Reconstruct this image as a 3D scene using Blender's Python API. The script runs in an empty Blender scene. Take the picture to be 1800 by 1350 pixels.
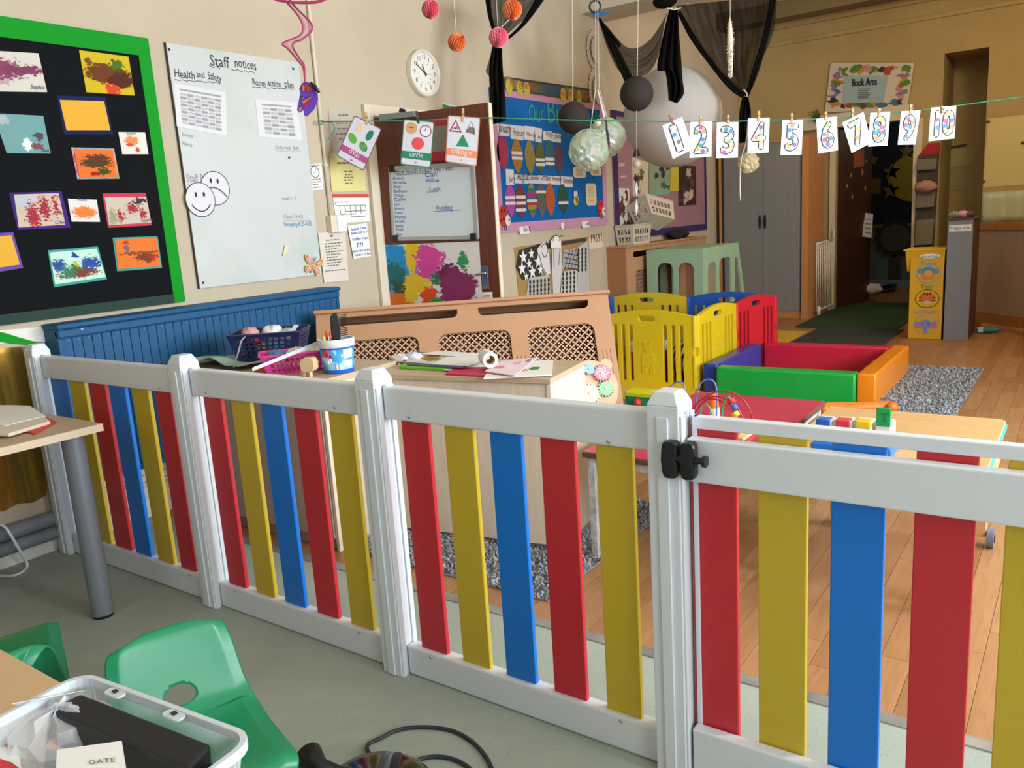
import bpy, bmesh, math, random
from mathutils import Vector as V, Matrix
from mathutils.geometry import tessellate_polygon
random.seed(7)
S = bpy.context.scene
COL = S.collection
PI = math.pi

# ------------------------------------------------------------------ camera
YAW, PITCH, ROLL, FPX, CAMH = 0.625464, -0.198403, -0.064386, 1423.24, 1.35
cf = V((-math.sin(YAW)*math.cos(PITCH), math.cos(YAW)*math.cos(PITCH), math.sin(PITCH)))
_r = cf.cross(V((0, 0, 1))).normalized(); _u = _r.cross(cf)
cr = _r*math.cos(ROLL) + _u*math.sin(ROLL); cu = -_r*math.sin(ROLL) + _u*math.cos(ROLL)
CP = V((0, 0, CAMH))
cam = bpy.data.objects.new('camera', bpy.data.cameras.new('camera')); COL.objects.link(cam)
cam.matrix_world = Matrix(((cr.x, cu.x, -cf.x, CP.x), (cr.y, cu.y, -cf.y, CP.y), (cr.z, cu.z, -cf.z, CP.z), (0, 0, 0, 1)))
cam.data.sensor_width = 36; cam.data.lens = 36*FPX/1800; cam.data.clip_start = .02; cam.data.clip_end = 60
S.camera = cam
S.view_settings.view_transform = 'Standard'; S.view_settings.look = 'None'; S.view_settings.gamma = 1
S.view_settings.use_curve_mapping = False
S.view_settings.exposure = 0.5
S.cycles.max_bounces = 8; S.cycles.transparent_max_bounces = 10; S.cycles.caustics_reflective = False; S.cycles.caustics_refractive = False

# ------------------------------------------------------------------ world and lights
W = bpy.data.worlds.new('world'); S.world = W; W.use_nodes = True
W.node_tree.nodes['Background'].inputs[0].default_value = (0.80, 0.90, 1.0, 1)
W.node_tree.nodes['Background'].inputs[1].default_value = .6
def area_light(name, loc, target, sx, sy, power, col):
    l = bpy.data.lights.new(name, 'AREA'); l.shape = 'RECTANGLE'; l.size = sx; l.size_y = sy; l.energy = power; l.color = col
    o = bpy.data.objects.new(name, l); COL.objects.link(o); o.location = loc
    o.rotation_euler = (V(target)-V(loc)).to_track_quat('-Z', 'Y').to_euler(); return o
DAY = (0.85, 0.935, 1.0); WARM = (1.0, 0.80, 0.44)
WIN = [(-0.9, 0.7), (1.2, 2.8), (3.3, 4.9)]                       # windows in the wall to the right of the camera (y range)
for i, (a, b) in enumerate(WIN):
    area_light('window_daylight', (2.75, (a+b)/2, 1.85), (0, (a+b)/2+.1, 1.45), 1.9, b-a, (62, 165, 225)[i], DAY)
area_light('front_window_daylight', (-1.6, -1.95, 1.9), (-1.9, 1, 1.2), 2.4, 1.5, 3, DAY)
def lamp(name, loc, power, col, size=.12):
    l = bpy.data.lights.new(name, 'POINT'); l.energy = power; l.color = col; l.shadow_soft_size = size
    o = bpy.data.objects.new(name, l); COL.objects.link(o); o.location = loc; return o
lamp('ceiling_lamp', (-0.15, 8.3, 3.15), 44, WARM, .2)
lamp('ceiling_lamp', (-1.9, 8.2, 3.35), 11, (1.0, .84, .6), .2)
lamp('dark_room_fill', (-1.5, 12.2, 2.7), 14, (1.0, .9, .75), .15)  # added fill light, brightens the stars and flower in the dark room

# ------------------------------------------------------------------ pixel helpers (1800 x 1350 frame): a ray meets the plane a thing stands on
def ray(x, y): return cf + cr*((x-900)/FPX) - cu*((y-675)/FPX)
def onx(x, y, X): d = ray(x, y); return CP + d*(X/d.x)
def ony(x, y, Y): d = ray(x, y); return CP + d*(Y/d.y)
def onz(x, y, z=0.0): d = ray(x, y); return CP + d*((z-CAMH)/d.z)
def onp(x, y, P, n): d = ray(x, y); return CP + d*((V(P)-CP).dot(V(n))/d.dot(V(n)))
def dep(x, y, D): return CP + ray(x, y)*D

# ------------------------------------------------------------------ materials
def lin(h):
    if isinstance(h, str):
        h = h.lstrip('#'); c = [int(h[i:i+2], 16)/255 for i in (0, 2, 4)]
    else: c = list(h)
    return tuple((x/12.92 if x <= .04045 else ((x+.055)/1.055)**2.4) for x in c)+(1,)
MATS = {}
class NT:
    def __init__(s, nt): s.nt = nt
    def n(s, t, **k):
        o = s.nt.nodes.new(t)
        for a, b in k.items(): setattr(o, a, b)
        return o
    def l(s, a, b): s.nt.links.new(a, b)
    def math(s, op, a, b=None, clamp=False):
        o = s.n('ShaderNodeMath', operation=op, use_clamp=clamp)
        for i, q in enumerate((a, b)):
            if q is None: continue
            if isinstance(q, (int, float)): o.inputs[i].default_value = q
            else: s.l(q, o.inputs[i])
        return o.outputs[0]
    def mix(s, f, a, b):
        o = s.n('ShaderNodeMix', data_type='RGBA')
        for i, q in ((0, f), (6, a), (7, b)):
            if isinstance(q, (int, float)): o.inputs[i].default_value = q
            elif isinstance(q, (tuple, list)): o.inputs[i].default_value = q
            else: s.l(q, o.inputs[i])
        return o.outputs[2]
    def noise(s, scale, detail=3, vec=None, rough=.5, dist=0):
        o = s.n('ShaderNodeTexNoise'); o.inputs['Scale'].default_value = scale; o.inputs['Detail'].default_value = detail
        o.inputs['Roughness'].default_value = rough; o.inputs['Distortion'].default_value = dist
        if vec is not None: s.l(vec, o.inputs['Vector'])
        return o.outputs[0]
    def ramp(s, f, lo, hi): 
        o = s.n('ShaderNodeMapRange', clamp=True); o.inputs[1].default_value = lo; o.inputs[2].default_value = hi
        s.l(f, o.inputs[0]); return o.outputs[0]
def base(name, rough=.5, metal=0, spec=.5):
    m = bpy.data.materials.new(name); m.use_nodes = True
    N = NT(m.node_tree); b = m.node_tree.nodes['Principled BSDF']
    b.inputs['Roughness'].default_value = rough; b.inputs['Metallic'].default_value = metal; b.inputs['Specular IOR Level'].default_value = spec
    return m, N, b
def mat(name, col='#ffffff', rough=.5, metal=0, spec=.5, var=None, bump=None, alpha=1, trans=0, emit=0, coat=0, stretch=None):
    """plain colour with optional mottling var=(scale, second colour, amount) and fine relief bump=(scale, strength)"""
    if name in MATS: return MATS[name]
    m, N, b = base(name, rough, metal, spec)
    c = lin(col); b.inputs['Base Color'].default_value = c
    vec = None
    if var or bump:
        tc = N.n('ShaderNodeTexCoord'); vec = tc.outputs['Object']
        if stretch:
            mp = N.n('ShaderNodeMapping'); mp.inputs['Scale'].default_value = stretch; N.l(vec, mp.inputs['Vector']); vec = mp.outputs[0]
    if var:
        f = N.math('MULTIPLY', N.ramp(N.noise(var[0], 4, vec, .6), .35, .65), var[2])
        N.l(N.mix(f, c, lin(var[1])), b.inputs['Base Color'])
    if bump:
        bn = N.n('ShaderNodeBump'); bn.inputs['Strength'].default_value = bump[1]; bn.inputs['Distance'].default_value = .004
        N.l(N.noise(bump[0], 4, vec), bn.inputs['Height']); N.l(bn.outputs[0], b.inputs['Normal'])
    if alpha < 1: b.inputs['Alpha'].default_value = alpha
    if trans: b.inputs['Transmission Weight'].default_value = trans
    if coat: b.inputs['Coat Weight'].default_value = coat
    if emit: b.inputs['Emission Color'].default_value = c; b.inputs['Emission Strength'].default_value = emit
    MATS[name] = m; return m
def art(name, paper, blobs, rough=.75, seed=0.0, wob=.16):
    """flat paint on paper: blobs = (u, v, ru, rv, colour, [breakup 0..1]) in the sheet's own 0..1 coordinates"""
    if name in MATS: return MATS[name]
    m, N, b = base(name, rough, 0, .2)
    uv = N.n('ShaderNodeTexCoord').outputs['UV']
    nz = N.n('ShaderNodeTexNoise', noise_dimensions='4D'); nz.inputs['Scale'].default_value = 7; nz.inputs['Detail'].default_value = 5; nz.inputs['W'].default_value = seed
    N.l(uv, nz.inputs['Vector'])
    wv = N.n('ShaderNodeVectorMath', operation='SUBTRACT'); N.l(nz.outputs['Color'], wv.inputs[0]); wv.inputs[1].default_value = (.5, .5, .5)
    ws = N.n('ShaderNodeVectorMath', operation='SCALE'); N.l(wv.outputs[0], ws.inputs[0]); ws.inputs['Scale'].default_value = wob*2
    ad = N.n('ShaderNodeVectorMath', operation='ADD'); N.l(uv, ad.inputs[0]); N.l(ws.outputs[0], ad.inputs[1])
    br = N.noise(16, 5, uv, .7)
    cur = lin(paper)
    for q in blobs:
        u, v, ru, rv, c = q[:5]; k = q[5] if len(q) > 5 else .35
        s = N.n('ShaderNodeVectorMath', operation='SUBTRACT'); N.l(ad.outputs[0], s.inputs[0]); s.inputs[1].default_value = (u, v, 0)
        d = N.n('ShaderNodeVectorMath', operation='DIVIDE'); N.l(s.outputs[0], d.inputs[0]); d.inputs[1].default_value = (ru, rv, 1e6)
        ln = N.n('ShaderNodeVectorMath', operation='LENGTH'); N.l(d.outputs[0], ln.inputs[0])
        val = N.math('ADD', ln.outputs['Value'], N.math('MULTIPLY', N.math('SUBTRACT', br, .5), k*4))
        cur = N.mix(N.math('SUBTRACT', 1.0, N.ramp(val, .9, 1.02)), cur, lin(c))
    N.l(cur, b.inputs['Base Color']); MATS[name] = m; return m

# ------------------------------------------------------------------ mesh builder
def wmat(o):
    m = o.matrix_basis.copy()
    while o.parent: o = o.parent; m = o.matrix_basis @ m
    return m
class MB:
    def __init__(s): s.v = []; s.f = []; s.uv = {}
    def add(s, vs, fs):
        k = len(s.v); s.v += [V(q) for q in vs]; s.f += [tuple(k+i for i in f) for f in fs]; return s
    def hexa(s, a, b):           # two quads (same order), closed
        return s.add(list(a)+list(b), [(3, 2, 1, 0), (4, 5, 6, 7), (0, 1, 5, 4), (1, 2, 6, 5), (2, 3, 7, 6), (3, 0, 4, 7)])
    def bx(s, x0, x1, y0, y1, z0, z1, M=None):
        a = [V(q) for q in ((x0, y0, z0), (x1, y0, z0), (x1, y1, z0), (x0, y1, z0))]; b = [q+V((0, 0, z1-z0)) for q in a]
        if M: a = [M @ q for q in a]; b = [M @ q for q in b]
        return s.hexa(a, b)
    def box(s, c, d, M=None):
        return s.bx(c[0]-d[0]/2, c[0]+d[0]/2, c[1]-d[1]/2, c[1]+d[1]/2, c[2]-d[2]/2, c[2]+d[2]/2, M)
    def slab(s, pts, off):       # polygon pts pushed along off, closed
        n = len(pts); pts = [V(p) for p in pts]; off = V(off); k = len(s.v)
        nr = sum(((pts[i]-pts[0]).cross(pts[(i+1) % n]-pts[0]) for i in range(1, n)), V())
        if nr.dot(off) < 0: pts = pts[::-1]
        s.v += pts+[p+off for p in pts]
        s.f.append(tuple(k+i for i in range(n-1, -1, -1))); s.f.append(tuple(k+n+i for i in range(n)))
        for i in range(n): j = (i+1) % n; s.f.append((k+i, k+j, k+n+j, k+n+i))
        if n == 4:
            s.uv[len(s.f)-5] = s.uvq(pts, 1)
        return s
    @staticmethod
    def uvq(pts, fl): return [(0, 0), (1, 0), (1, 1), (0, 1)]
    def sheet(s, bl, br, tr, tl, off=None):   # one quad with uv (bottom-left first), thickness off behind
        k = len(s.v); P = [V(q) for q in (bl, br, tr, tl)]
        n = (P[1]-P[0]).cross(P[3]-P[0]).normalized()
        t = .0012 if off is None else off
        s.v += P + [p-n*t for p in P]
        s.uv[len(s.f)] = [(0, 0), (1, 0), (1, 1), (0, 1)]
        s.f.append((k, k+1, k+2, k+3)); s.f.append((k+7, k+6, k+5, k+4))
        for i in range(4): j = (i+1) % 4; s.f.append((k+i, k+4+i, k+4+j, k+j))
        return s
    def plate(s, outer, holes, O, ux, uy, t):  # flat outline with holes, thickness t to both... from O along n = ux x uy
        O, ux, uy = V(O), V(ux).normalized(), V(uy).normalized(); n = ux.cross(uy)
        def area(l): return sum(l[i][0]*l[(i+1) % len(l)][1]-l[(i+1) % len(l)][0]*l[i][1] for i in range(len(l)))
        loops = [outer if area(outer) > 0 else outer[::-1]]+[h if area(h) < 0 else h[::-1] for h in holes]
        flat = [p for l in loops for p in l]; N0 = len(flat); k = len(s.v)
        tri = tessellate_polygon([[V((p[0], p[1], 0)) for p in l] for l in loops])
        for z in (0, t): s.v += [O+ux*p[0]+uy*p[1]+n*z for p in flat]
        for a, b, c in tri:
            A, B, C_ = flat[a], flat[b], flat[c]
            if (B[0]-A[0])*(C_[1]-A[1])-(B[1]-A[1])*(C_[0]-A[0]) < 0: b, c = c, b
            s.f.append((k+N0+a, k+N0+b, k+N0+c)); s.f.append((k+a, k+c, k+b))
        i0 = 0
        for l in loops:
            m = len(l)
            for i in range(m):
                a, b = i0+i, i0+(i+1) % m; s.f.append((k+a, k+b, k+N0+b, k+N0+a))
            i0 += m
        return s
    def cyl(s, p0, p1, r0, r1=None, seg=12, caps=True):
        p0, p1 = V(p0), V(p1); r1 = r0 if r1 is None else r1; ax = (p1-p0).normalized()
        a = ax.orthogonal().normalized(); b = ax.cross(a); k = len(s.v)
        for p, r in ((p0, r0), (p1, r1)):
            s.v += [p+(a*math.cos(2*PI*i/seg)+b*math.sin(2*PI*i/seg))*r for i in range(seg)]
        for i in range(seg): j = (i+1) % seg; s.f.append((k+i, k+j, k+seg+j, k+seg+i))
        if caps: s.f.append(tuple(k+i for i in range(seg-1, -1, -1))); s.f.append(tuple(k+seg+i for i in range(seg)))
        return s
    def tube(s, path, r, seg=8, closed=False, rs=None):
        P = [V(q) for q in path]; n = len(P); k = len(s.v); prev = None
        for i, p in enumerate(P):
            t = ((P[(i+1) % n]-P[i-1]) if closed else (P[min(i+1, n-1)]-P[max(i-1, 0)])).normalized()
            a = t.orthogonal().normalized() if prev is None else (prev-t*prev.dot(t)).normalized()
            prev = a; b = t.cross(a); rr = rs[i] if rs else r
            s.v += [p+(a*math.cos(2*PI*j/seg)+b*math.sin(2*PI*j/seg))*rr for j in range(seg)]
        for i in range(n if closed else n-1):
            A, B = k+i*seg, k+((i+1) % n)*seg
            for j in range(seg): q = (j+1) % seg; s.f.append((A+j, A+q, B+q, B+j))
        if not closed: s.f.append(tuple(k+i for i in range(seg-1, -1, -1))); s.f.append(tuple(k+(n-1)*seg+i for i in range(seg)))
        return s
    def lathe(s, prof, O=(0, 0, 0), seg=24, ax=None, sc=(1, 1), caps=True):
        O = V(O); z = V(ax).normalized() if ax else V((0, 0, 1)); a = z.orthogonal().normalized() if ax else V((1, 0, 0)); b = z.cross(a); k = len(s.v); n = len(prof)
        for r, h in prof: s.v += [O+z*h+(a*math.cos(2*PI*j/seg)*sc[0]+b*math.sin(2*PI*j/seg)*sc[1])*r for j in range(seg)]
        for i in range(n-1):
            for j in range(seg): q = (j+1) % seg; s.f.append((k+i*seg+j, k+i*seg+q, k+(i+1)*seg+q, k+(i+1)*seg+j))
        if caps and prof[0][0] > 1e-6: s.f.append(tuple(k+i for i in range(seg-1, -1, -1)))
        if caps and prof[-1][0] > 1e-6: s.f.append(tuple(k+(n-1)*seg+i for i in range(seg)))
        return s
    def ball(s, c, r, seg=20, rings=12, sc=(1, 1, 1), fn=None):
        c = V(c); k = len(s.v)
        for i in range(rings+1):
            th = PI*i/rings
            for j in range(seg):
                ph = 2*PI*j/seg; d = V((math.sin(th)*math.cos(ph), math.sin(th)*math.sin(ph), math.cos(th)))
                q = r*(fn(th, ph) if fn else 1); s.v.append(c+V((d.x*sc[0], d.y*sc[1], d.z*sc[2]))*q)
        for i in range(rings):
            for j in range(seg): q = (j+1) % seg; s.f.append((k+i*seg+j, k+(i+1)*seg+j, k+(i+1)*seg+q, k+i*seg+q))
        return s
    def grid(s, fn, nu, nv, keep=None):
        k = len(s.v)
        for j in range(nv+1):
            for i in range(nu+1): s.v.append(V(fn(i/nu, j/nv)))
        for j in range(nv):
            for i in range(nu):
                if keep and not keep((i+.5)/nu, (j+.5)/nv): continue
                a = k+j*(nu+1)+i
                s.uv[len(s.f)] = [(i/nu, j/nv), ((i+1)/nu, j/nv), ((i+1)/nu, (j+1)/nv), (i/nu, (j+1)/nv)]
                s.f.append((a, a+1, a+nu+2, a+nu+1))
        return s
    def build(s, name, m, parent=None, smooth=False, bevel=0, sub=0, solid=0, local=False, auto=None):
        me = bpy.data.meshes.new(name); o = bpy.data.objects.new(name, me)
        vs = s.v; loc = None
        if parent is not None:
            o.parent = parent
            if not local: inv = wmat(parent).inverted(); vs = [inv @ q for q in vs]
        elif not local:
            xs, ys, zs = [q.x for q in vs], [q.y for q in vs], [q.z for q in vs]
            loc = V(((min(xs)+max(xs))/2, (min(ys)+max(ys))/2, min(zs))); vs = [q-loc for q in vs]
        me.from_pydata([tuple(q) for q in vs], [], s.f)
        if s.uv:
            ul = me.uv_layers.new(name='UVMap').data
            for fi, q in s.uv.items():
                p = me.polygons[fi]
                for li, t in zip(p.loop_indices, q): ul[li].uv = t
        if smooth:
            for p in me.polygons: p.use_smooth = True
            if auto: me.set_sharp_from_angle(angle=math.radians(auto))
        me.materials.append(m if not isinstance(m, str) else MATS[m])
        COL.objects.link(o)
        if loc is not None: o.location = loc
        if solid: q = o.modifiers.new('solid', 'SOLIDIFY'); q.thickness = solid; q.offset = 0
        if bevel: q = o.modifiers.new('bevel', 'BEVEL'); q.width = bevel; q.segments = 2; q.limit_method = 'ANGLE'; q.angle_limit = .7
        if sub: q = o.modifiers.new('sub', 'SUBSURF'); q.levels = sub; q.render_levels = sub
        return o
def tag(o, label=None, cat=None, group=None, kind=None):
    if label: o['label'] = label
    if cat: o['category'] = cat
    if group: o['group'] = group
    if kind: o['kind'] = kind
    return o
def thing(name, label, cat, loc=(0, 0, 0), rz=0, group=None, M=None):
    o = bpy.data.objects.new(name, None); COL.objects.link(o); o.empty_display_size = .05
    if M is not None: o.matrix_basis = M
    else: o.location = V(loc); o.rotation_euler = (0, 0, rz)
    return tag(o, label, cat, group)
def struct(o): o['kind'] = 'structure'; return o
def dup(o, loc=None, rz=None, label=None, group=None, parent=None):
    c = o.copy(); COL.objects.link(c); c.parent = parent
    if loc is not None: c.location = loc
    if rz is not None: c.rotation_euler = (0, 0, rz)
    if label: c['label'] = label
    if group: c['group'] = group
    for ch in list(o.children): dup(ch, parent=c)
    return c
def rrect(x0, x1, y0, y1, r, n=4):
    out = []
    for cx, cy, a in ((x1-r, y0+r, -PI/2), (x1-r, y1-r, 0), (x0+r, y1-r, PI/2), (x0+r, y0+r, PI)):
        out += [(cx+r*math.cos(a+PI/2*i/n), cy+r*math.sin(a+PI/2*i/n)) for i in range(n+1)]
    return out
def rect(x0, x1, y0, y1): return [(x0, y0), (x1, y0), (x1, y1), (x0, y1)]
def circ(cx, cy, r, n=16, ry=None): return [(cx+r*math.cos(2*PI*i/n), cy+(ry or r)*math.sin(2*PI*i/n)) for i in range(n)]
def star(cx, cy, r, k=.42, n=5, a0=PI/2): return [(cx+(r if i % 2 == 0 else r*k)*math.cos(a0+PI*i/n), cy+(r if i % 2 == 0 else r*k)*math.sin(a0+PI*i/n)) for i in range(2*n)]
def catmull(P, n=8):
    P = [V(q) for q in P]; out = []
    for i in range(len(P)-1):
        a, b, c, d = P[max(i-1, 0)], P[i], P[i+1], P[min(i+2, len(P)-1)]
        for j in range(n):
            t = j/n; out.append(.5*((2*b)+(c-a)*t+(2*a-5*b+4*c-d)*t*t+(3*b-a-3*c+d)*t**3))
    return out+[P[-1]]

# ------------------------------------------------------------------ lettering
GL = {}
def _glyphs():
    cu_ = bpy.data.curves.new('glyph', 'FONT'); cu_.size = 1; cu_.resolution_u = 2; o = bpy.data.objects.new('glyph', cu_); COL.objects.link(o)
    def get(t):
        cu_.body = t; bpy.context.view_layer.update(); me = o.evaluated_get(bpy.context.evaluated_depsgraph_get()).to_mesh()
        r = ([tuple(q.co) for q in me.vertices], [tuple(p.vertices) for p in me.polygons]); o.to_mesh_clear(); return r
    w2 = max(q[0] for q in get('||')[0])
    w1 = max(q[0] for q in get('|')[0])
    for ch in 'ABCDEFGHIJKLMNOPQRSTUVWXYZabcdefghijklmnopqrstuvwxyz0123456789?:.-,':
        vs, fs = get(ch); adv = max(q[0] for q in get(ch+'|')[0])-w1
        GL[ch] = (vs, fs, adv)
    bpy.data.objects.remove(o); bpy.data.curves.remove(cu_)
_glyphs()
def letters(mb, txt, O, ux, uy, n, width=None, size=None, off=.0015, shear=0., jit=0., tall=1.):
    """flat letters on a surface, baseline from O along ux"""
    O, ux, uy, n = V(O), V(ux).normalized(), V(uy).normalized(), V(n).normalized()
    tot = sum(GL[c][2] if c in GL else .3 for c in txt) or 1
    k = size if size else width/tot; x = 0
    for c in txt:
        if c in GL:
            vs, fs, adv = GL[c]; a = random.uniform(-jit, jit); dy = random.uniform(-jit, jit)*.25
            mb.add([O+n*off+ux*k*(x+q[0]+q[1]*(shear+a*.6))+uy*k*tall*(q[1]+dy+a*q[0]*.5) for q in vs], fs); x += adv
        else: x += .3
    return mb
def stroke(mb, pts, w, n, off=.0016):
    """pen line: flat ribbon through pts on a surface with normal n"""
    P = [V(p) for p in pts]; n = V(n).normalized()
    L = []
    for i, p in enumerate(P):
        t = (P[min(i+1, len(P)-1)]-P[max(i-1, 0)]).normalized(); b = n.cross(t).normalized()*w/2; L.append((p+b+n*off, p-b+n*off))
    for i in range(len(P)-1): mb.add([L[i][1], L[i+1][1], L[i+1][0], L[i][0]], [(0, 1, 2, 3)])
    return mb
# ================================================================== the room
XL, YF, YB = -3.817, 1.63, 10.6
X_, Y_, Z_ = V((1, 0, 0)), V((0, 1, 0)), V((0, 0, 1))
CREAM = mat('cream_wall_paint', '#c5b7a1', .75, spec=.25, var=(1.3, '#b9aa92', .6), bump=(30, .08))
YCREAM = mat('yellow_wall_paint', '#bda878', .75, spec=.25, var=(1.1, '#ab966a', .6), bump=(30, .08))
WHITEP = mat('white_gloss_paint', '#ece8df', .35, var=(6, '#d8d2c6', .5))
def floor_mat():
    m, N, b = base('green_concrete', .7, 0, .3)
    v = N.n('ShaderNodeTexCoord').outputs['Object']
    c = N.mix(N.ramp(N.noise(2.2, 5, v, .6), .3, .7), lin('#abb3a7'), lin('#9ba397'))
    c = N.mix(N.math('MULTIPLY', N.ramp(N.noise(170, 2, v), .60, .72), .55), c, lin('#6d7266'))
    c = N.mix(N.math('MULTIPLY', N.ramp(N.noise(9, 6, v, .7), .66, .78), .5), c, lin('#c3c6bb'))
    N.l(c, b.inputs['Base Color'])
    bp = N.n('ShaderNodeBump'); bp.inputs['Strength'].default_value = .12; N.l(N.noise(120, 3, v), bp.inputs['Height']); N.l(bp.outputs[0], b.inputs['Normal'])
    MATS['green_concrete'] = m; return m
def plank_mat(name, brick):
    m, N, b = base(name, .38, 0, .4)
    v = N.n('ShaderNodeTexCoord').outputs['Object']
    mp = N.n('ShaderNodeMapping'); mp.inputs['Scale'].default_value = (14, 1.3, 1); N.l(v, mp.inputs['Vector'])
    if brick:
        rt = N.n('ShaderNodeMapping'); rt.inputs['Rotation'].default_value = (0, 0, PI/2); N.l(v, rt.inputs['Vector'])
        bk = N.n('ShaderNodeTexBrick'); N.l(rt.outputs[0], bk.inputs['Vector']); bk.inputs['Scale'].default_value = 1; bk.inputs['Brick Width'].default_value = .9
        bk.inputs['Row Height'].default_value = .085; bk.inputs['Mortar Size'].default_value = .0012; bk.inputs['Mortar Smooth'].default_value = 0
        bk.inputs['Color1'].default_value = lin('#b5855a'); bk.inputs['Color2'].default_value = lin('#9a6c46'); bk.inputs['Mortar'].default_value = lin('#5d3b20')
        c = bk.outputs['Color']; 
    else:
        rnd = N.n('ShaderNodeObjectInfo').outputs['Random']
        c = N.mix(rnd, lin('#bd8d62'), lin('#a2744c'))
        of = N.n('ShaderNodeCombineXYZ'); N.l(N.math('MULTIPLY', rnd, 37.0), of.inputs[0]); N.l(N.math('MULTIPLY', rnd, 91.0), of.inputs[1])
        ad = N.n('ShaderNodeVectorMath', operation='ADD'); N.l(v, ad.inputs[0]); N.l(of.outputs[0], ad.inputs[1]); N.l(ad.outputs[0], mp.inputs['Vector'])
    g = N.ramp(N.noise(3.2, 6, mp.outputs[0], .6, 1.2), .3, .72)
    c = N.mix(N.math('MULTIPLY', g, .5), c, lin('#8b5a32'))
    N.l(c, b.inputs['Base Color']); MATS[name] = m; return m
CONC = floor_mat(); PLK = plank_mat('oak_plank', False); PLKF = plank_mat('oak_floor_far', True)
DARKG = mat('dark_gap', '#3a2616', .9)
fl = MB().bx(-3.95, 2.3, -2.0, 2.075, -.1, 0).build('floor', CONC); struct(fl); fl['label'] = 'grey green concrete floor in front of the picket fence'
PX0, PX1, PY0, PY1 = -2.31, .155, 2.115, 6.6
f2 = MB()
f2.bx(-3.95, PX0, PY0, YB, -.1, 0); f2.bx(PX1, 2.3, PY0, YB, -.1, 0); f2.bx(PX0, PX1, PY1, YB, -.1, 0)
f2.bx(-3.95, 2.3, YB, 14.2, -.1, 0)
fw = struct(f2.build('floor', PLKF)); fw['label'] = 'strip wood floor of the far half of the room'
MB().bx(PX0, PX1, PY0, PY1, -.1, -.012).build('subfloor', DARKG, fw)
pk = {}
w = .085
for i in range(29):
    x = PX0+i*w; y = PY0 - random.choice([.15, .3, .45, .6, .75, 0.0]); 
    while y < PY1-.05:
        L = random.choice([.75, .9, 1.05]); a, b = max(y, PY0), min(y+L, PY1); y += L
        if b-a < .06: continue
        key = round(b-a, 3)
        if key not in pk:
            pk[key] = MB().bx(-w/2+.0007, w/2-.0007, -(b-a)/2+.0008, (b-a)/2-.0008, -.012, 0).build('plank', PLK, fw, local=True); o = pk[key]
        else: o = pk[key].copy(); COL.objects.link(o)
        o.parent = fw; o.location = V((x+w/2, (a+b)/2, 0))-fw.location
ts = MB().bx(-3.8, 2.3, 2.072, 2.118, -.01, .005).build('threshold_strip', mat('aluminium_strip', '#b9b8b6', .45, .6, var=(9, '#8d8a86', .7)), None, bevel=.002)
struct(ts); 
# ---- left wall with the doorway behind the open door
DY0, DY1, DZ = 3.93, 4.74, 2.06
wl = MB().plate(rect(-2, 12, -.1, 3.7), [[(DY0, .0), (DY1, .0), (DY1, DZ), (DY0, DZ)]], (XL-.14, 0, 0), Y_, Z_, .14).build('wall_left', CREAM); struct(wl)
struct(MB().bx(XL-1.3, XL-1.2, 3.3, 5.4, 0, 2.6).build('wall_corridor', mat('corridor_paint', '#b9ae9b', .8)))
# ---- back wall: doorway to the dark room and an alcove
AX0, AX1, AZ = -1.466, -1.035, 2.86
BX0, BX1, BZ = -2.60, -1.72, 2.2
wb = MB().plate(rect(-3.95, 2.3, -.1, 3.7), [[(BX0, 0), (BX1, 0), (BX1, BZ), (BX0, BZ)], [(AX0, 0.02), (AX1, 0.02), (AX1, AZ), (AX0, AZ)]], (0, YB+.12, 0), X_, Z_, .12)
wb = struct(wb.build('wall_back', YCREAM))
al = MB().bx(AX0-.1, AX1+.1, YB+.80, YB+.90, 0, 3.2)
al.bx(AX0-.1, AX0, YB+.12, YB+.80, 0, 3.2); al.bx(AX1, AX1+.1, YB+.12, YB+.80, 0, 3.2); al.bx(AX0-.1, AX1+.1, YB+.12, YB+.90, AZ, 3.2)
struct(al.build('wall_alcove', YCREAM))
# dark room behind the doorway
NAVY = mat('navy_display_paper', '#0d1524', .9); MINT = mat('mint_wall_paint', '#5f7b78', .8)
db = MB().bx(-3.9, -1.0, 13.3, 13.4, .93, 3.0).build('wall_dark_room', NAVY); struct(db)
struct(MB().bx(-3.9, -1.0, 13.31, 13.4, 0, .93).build('wall_dark_room', MINT))
struct(MB().bx(-3.9, -1.0, 13.26, 13.31, 0, .12).build('baseboard_dark_room', mat('grey_blue_skirting', '#8a97a6', .6)))
struct(MB().bx(-3.9, -1.0, 13.29, 13.31, .9, .95).build('trim_1', mat('olive_border', '#6a6a22', .8)))
for a in ((-3.95, -3.85), (-1.05, -.95)): struct(MB().bx(a[0], a[1], YB+.12, 13.4, 0, 3.0).build('wall_dark_room', NAVY))
struct(MB().bx(-3.95, -.95, YB+.12, 13.5, 3.0, 3.1).build('ceiling_dark_room', NAVY))
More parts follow.
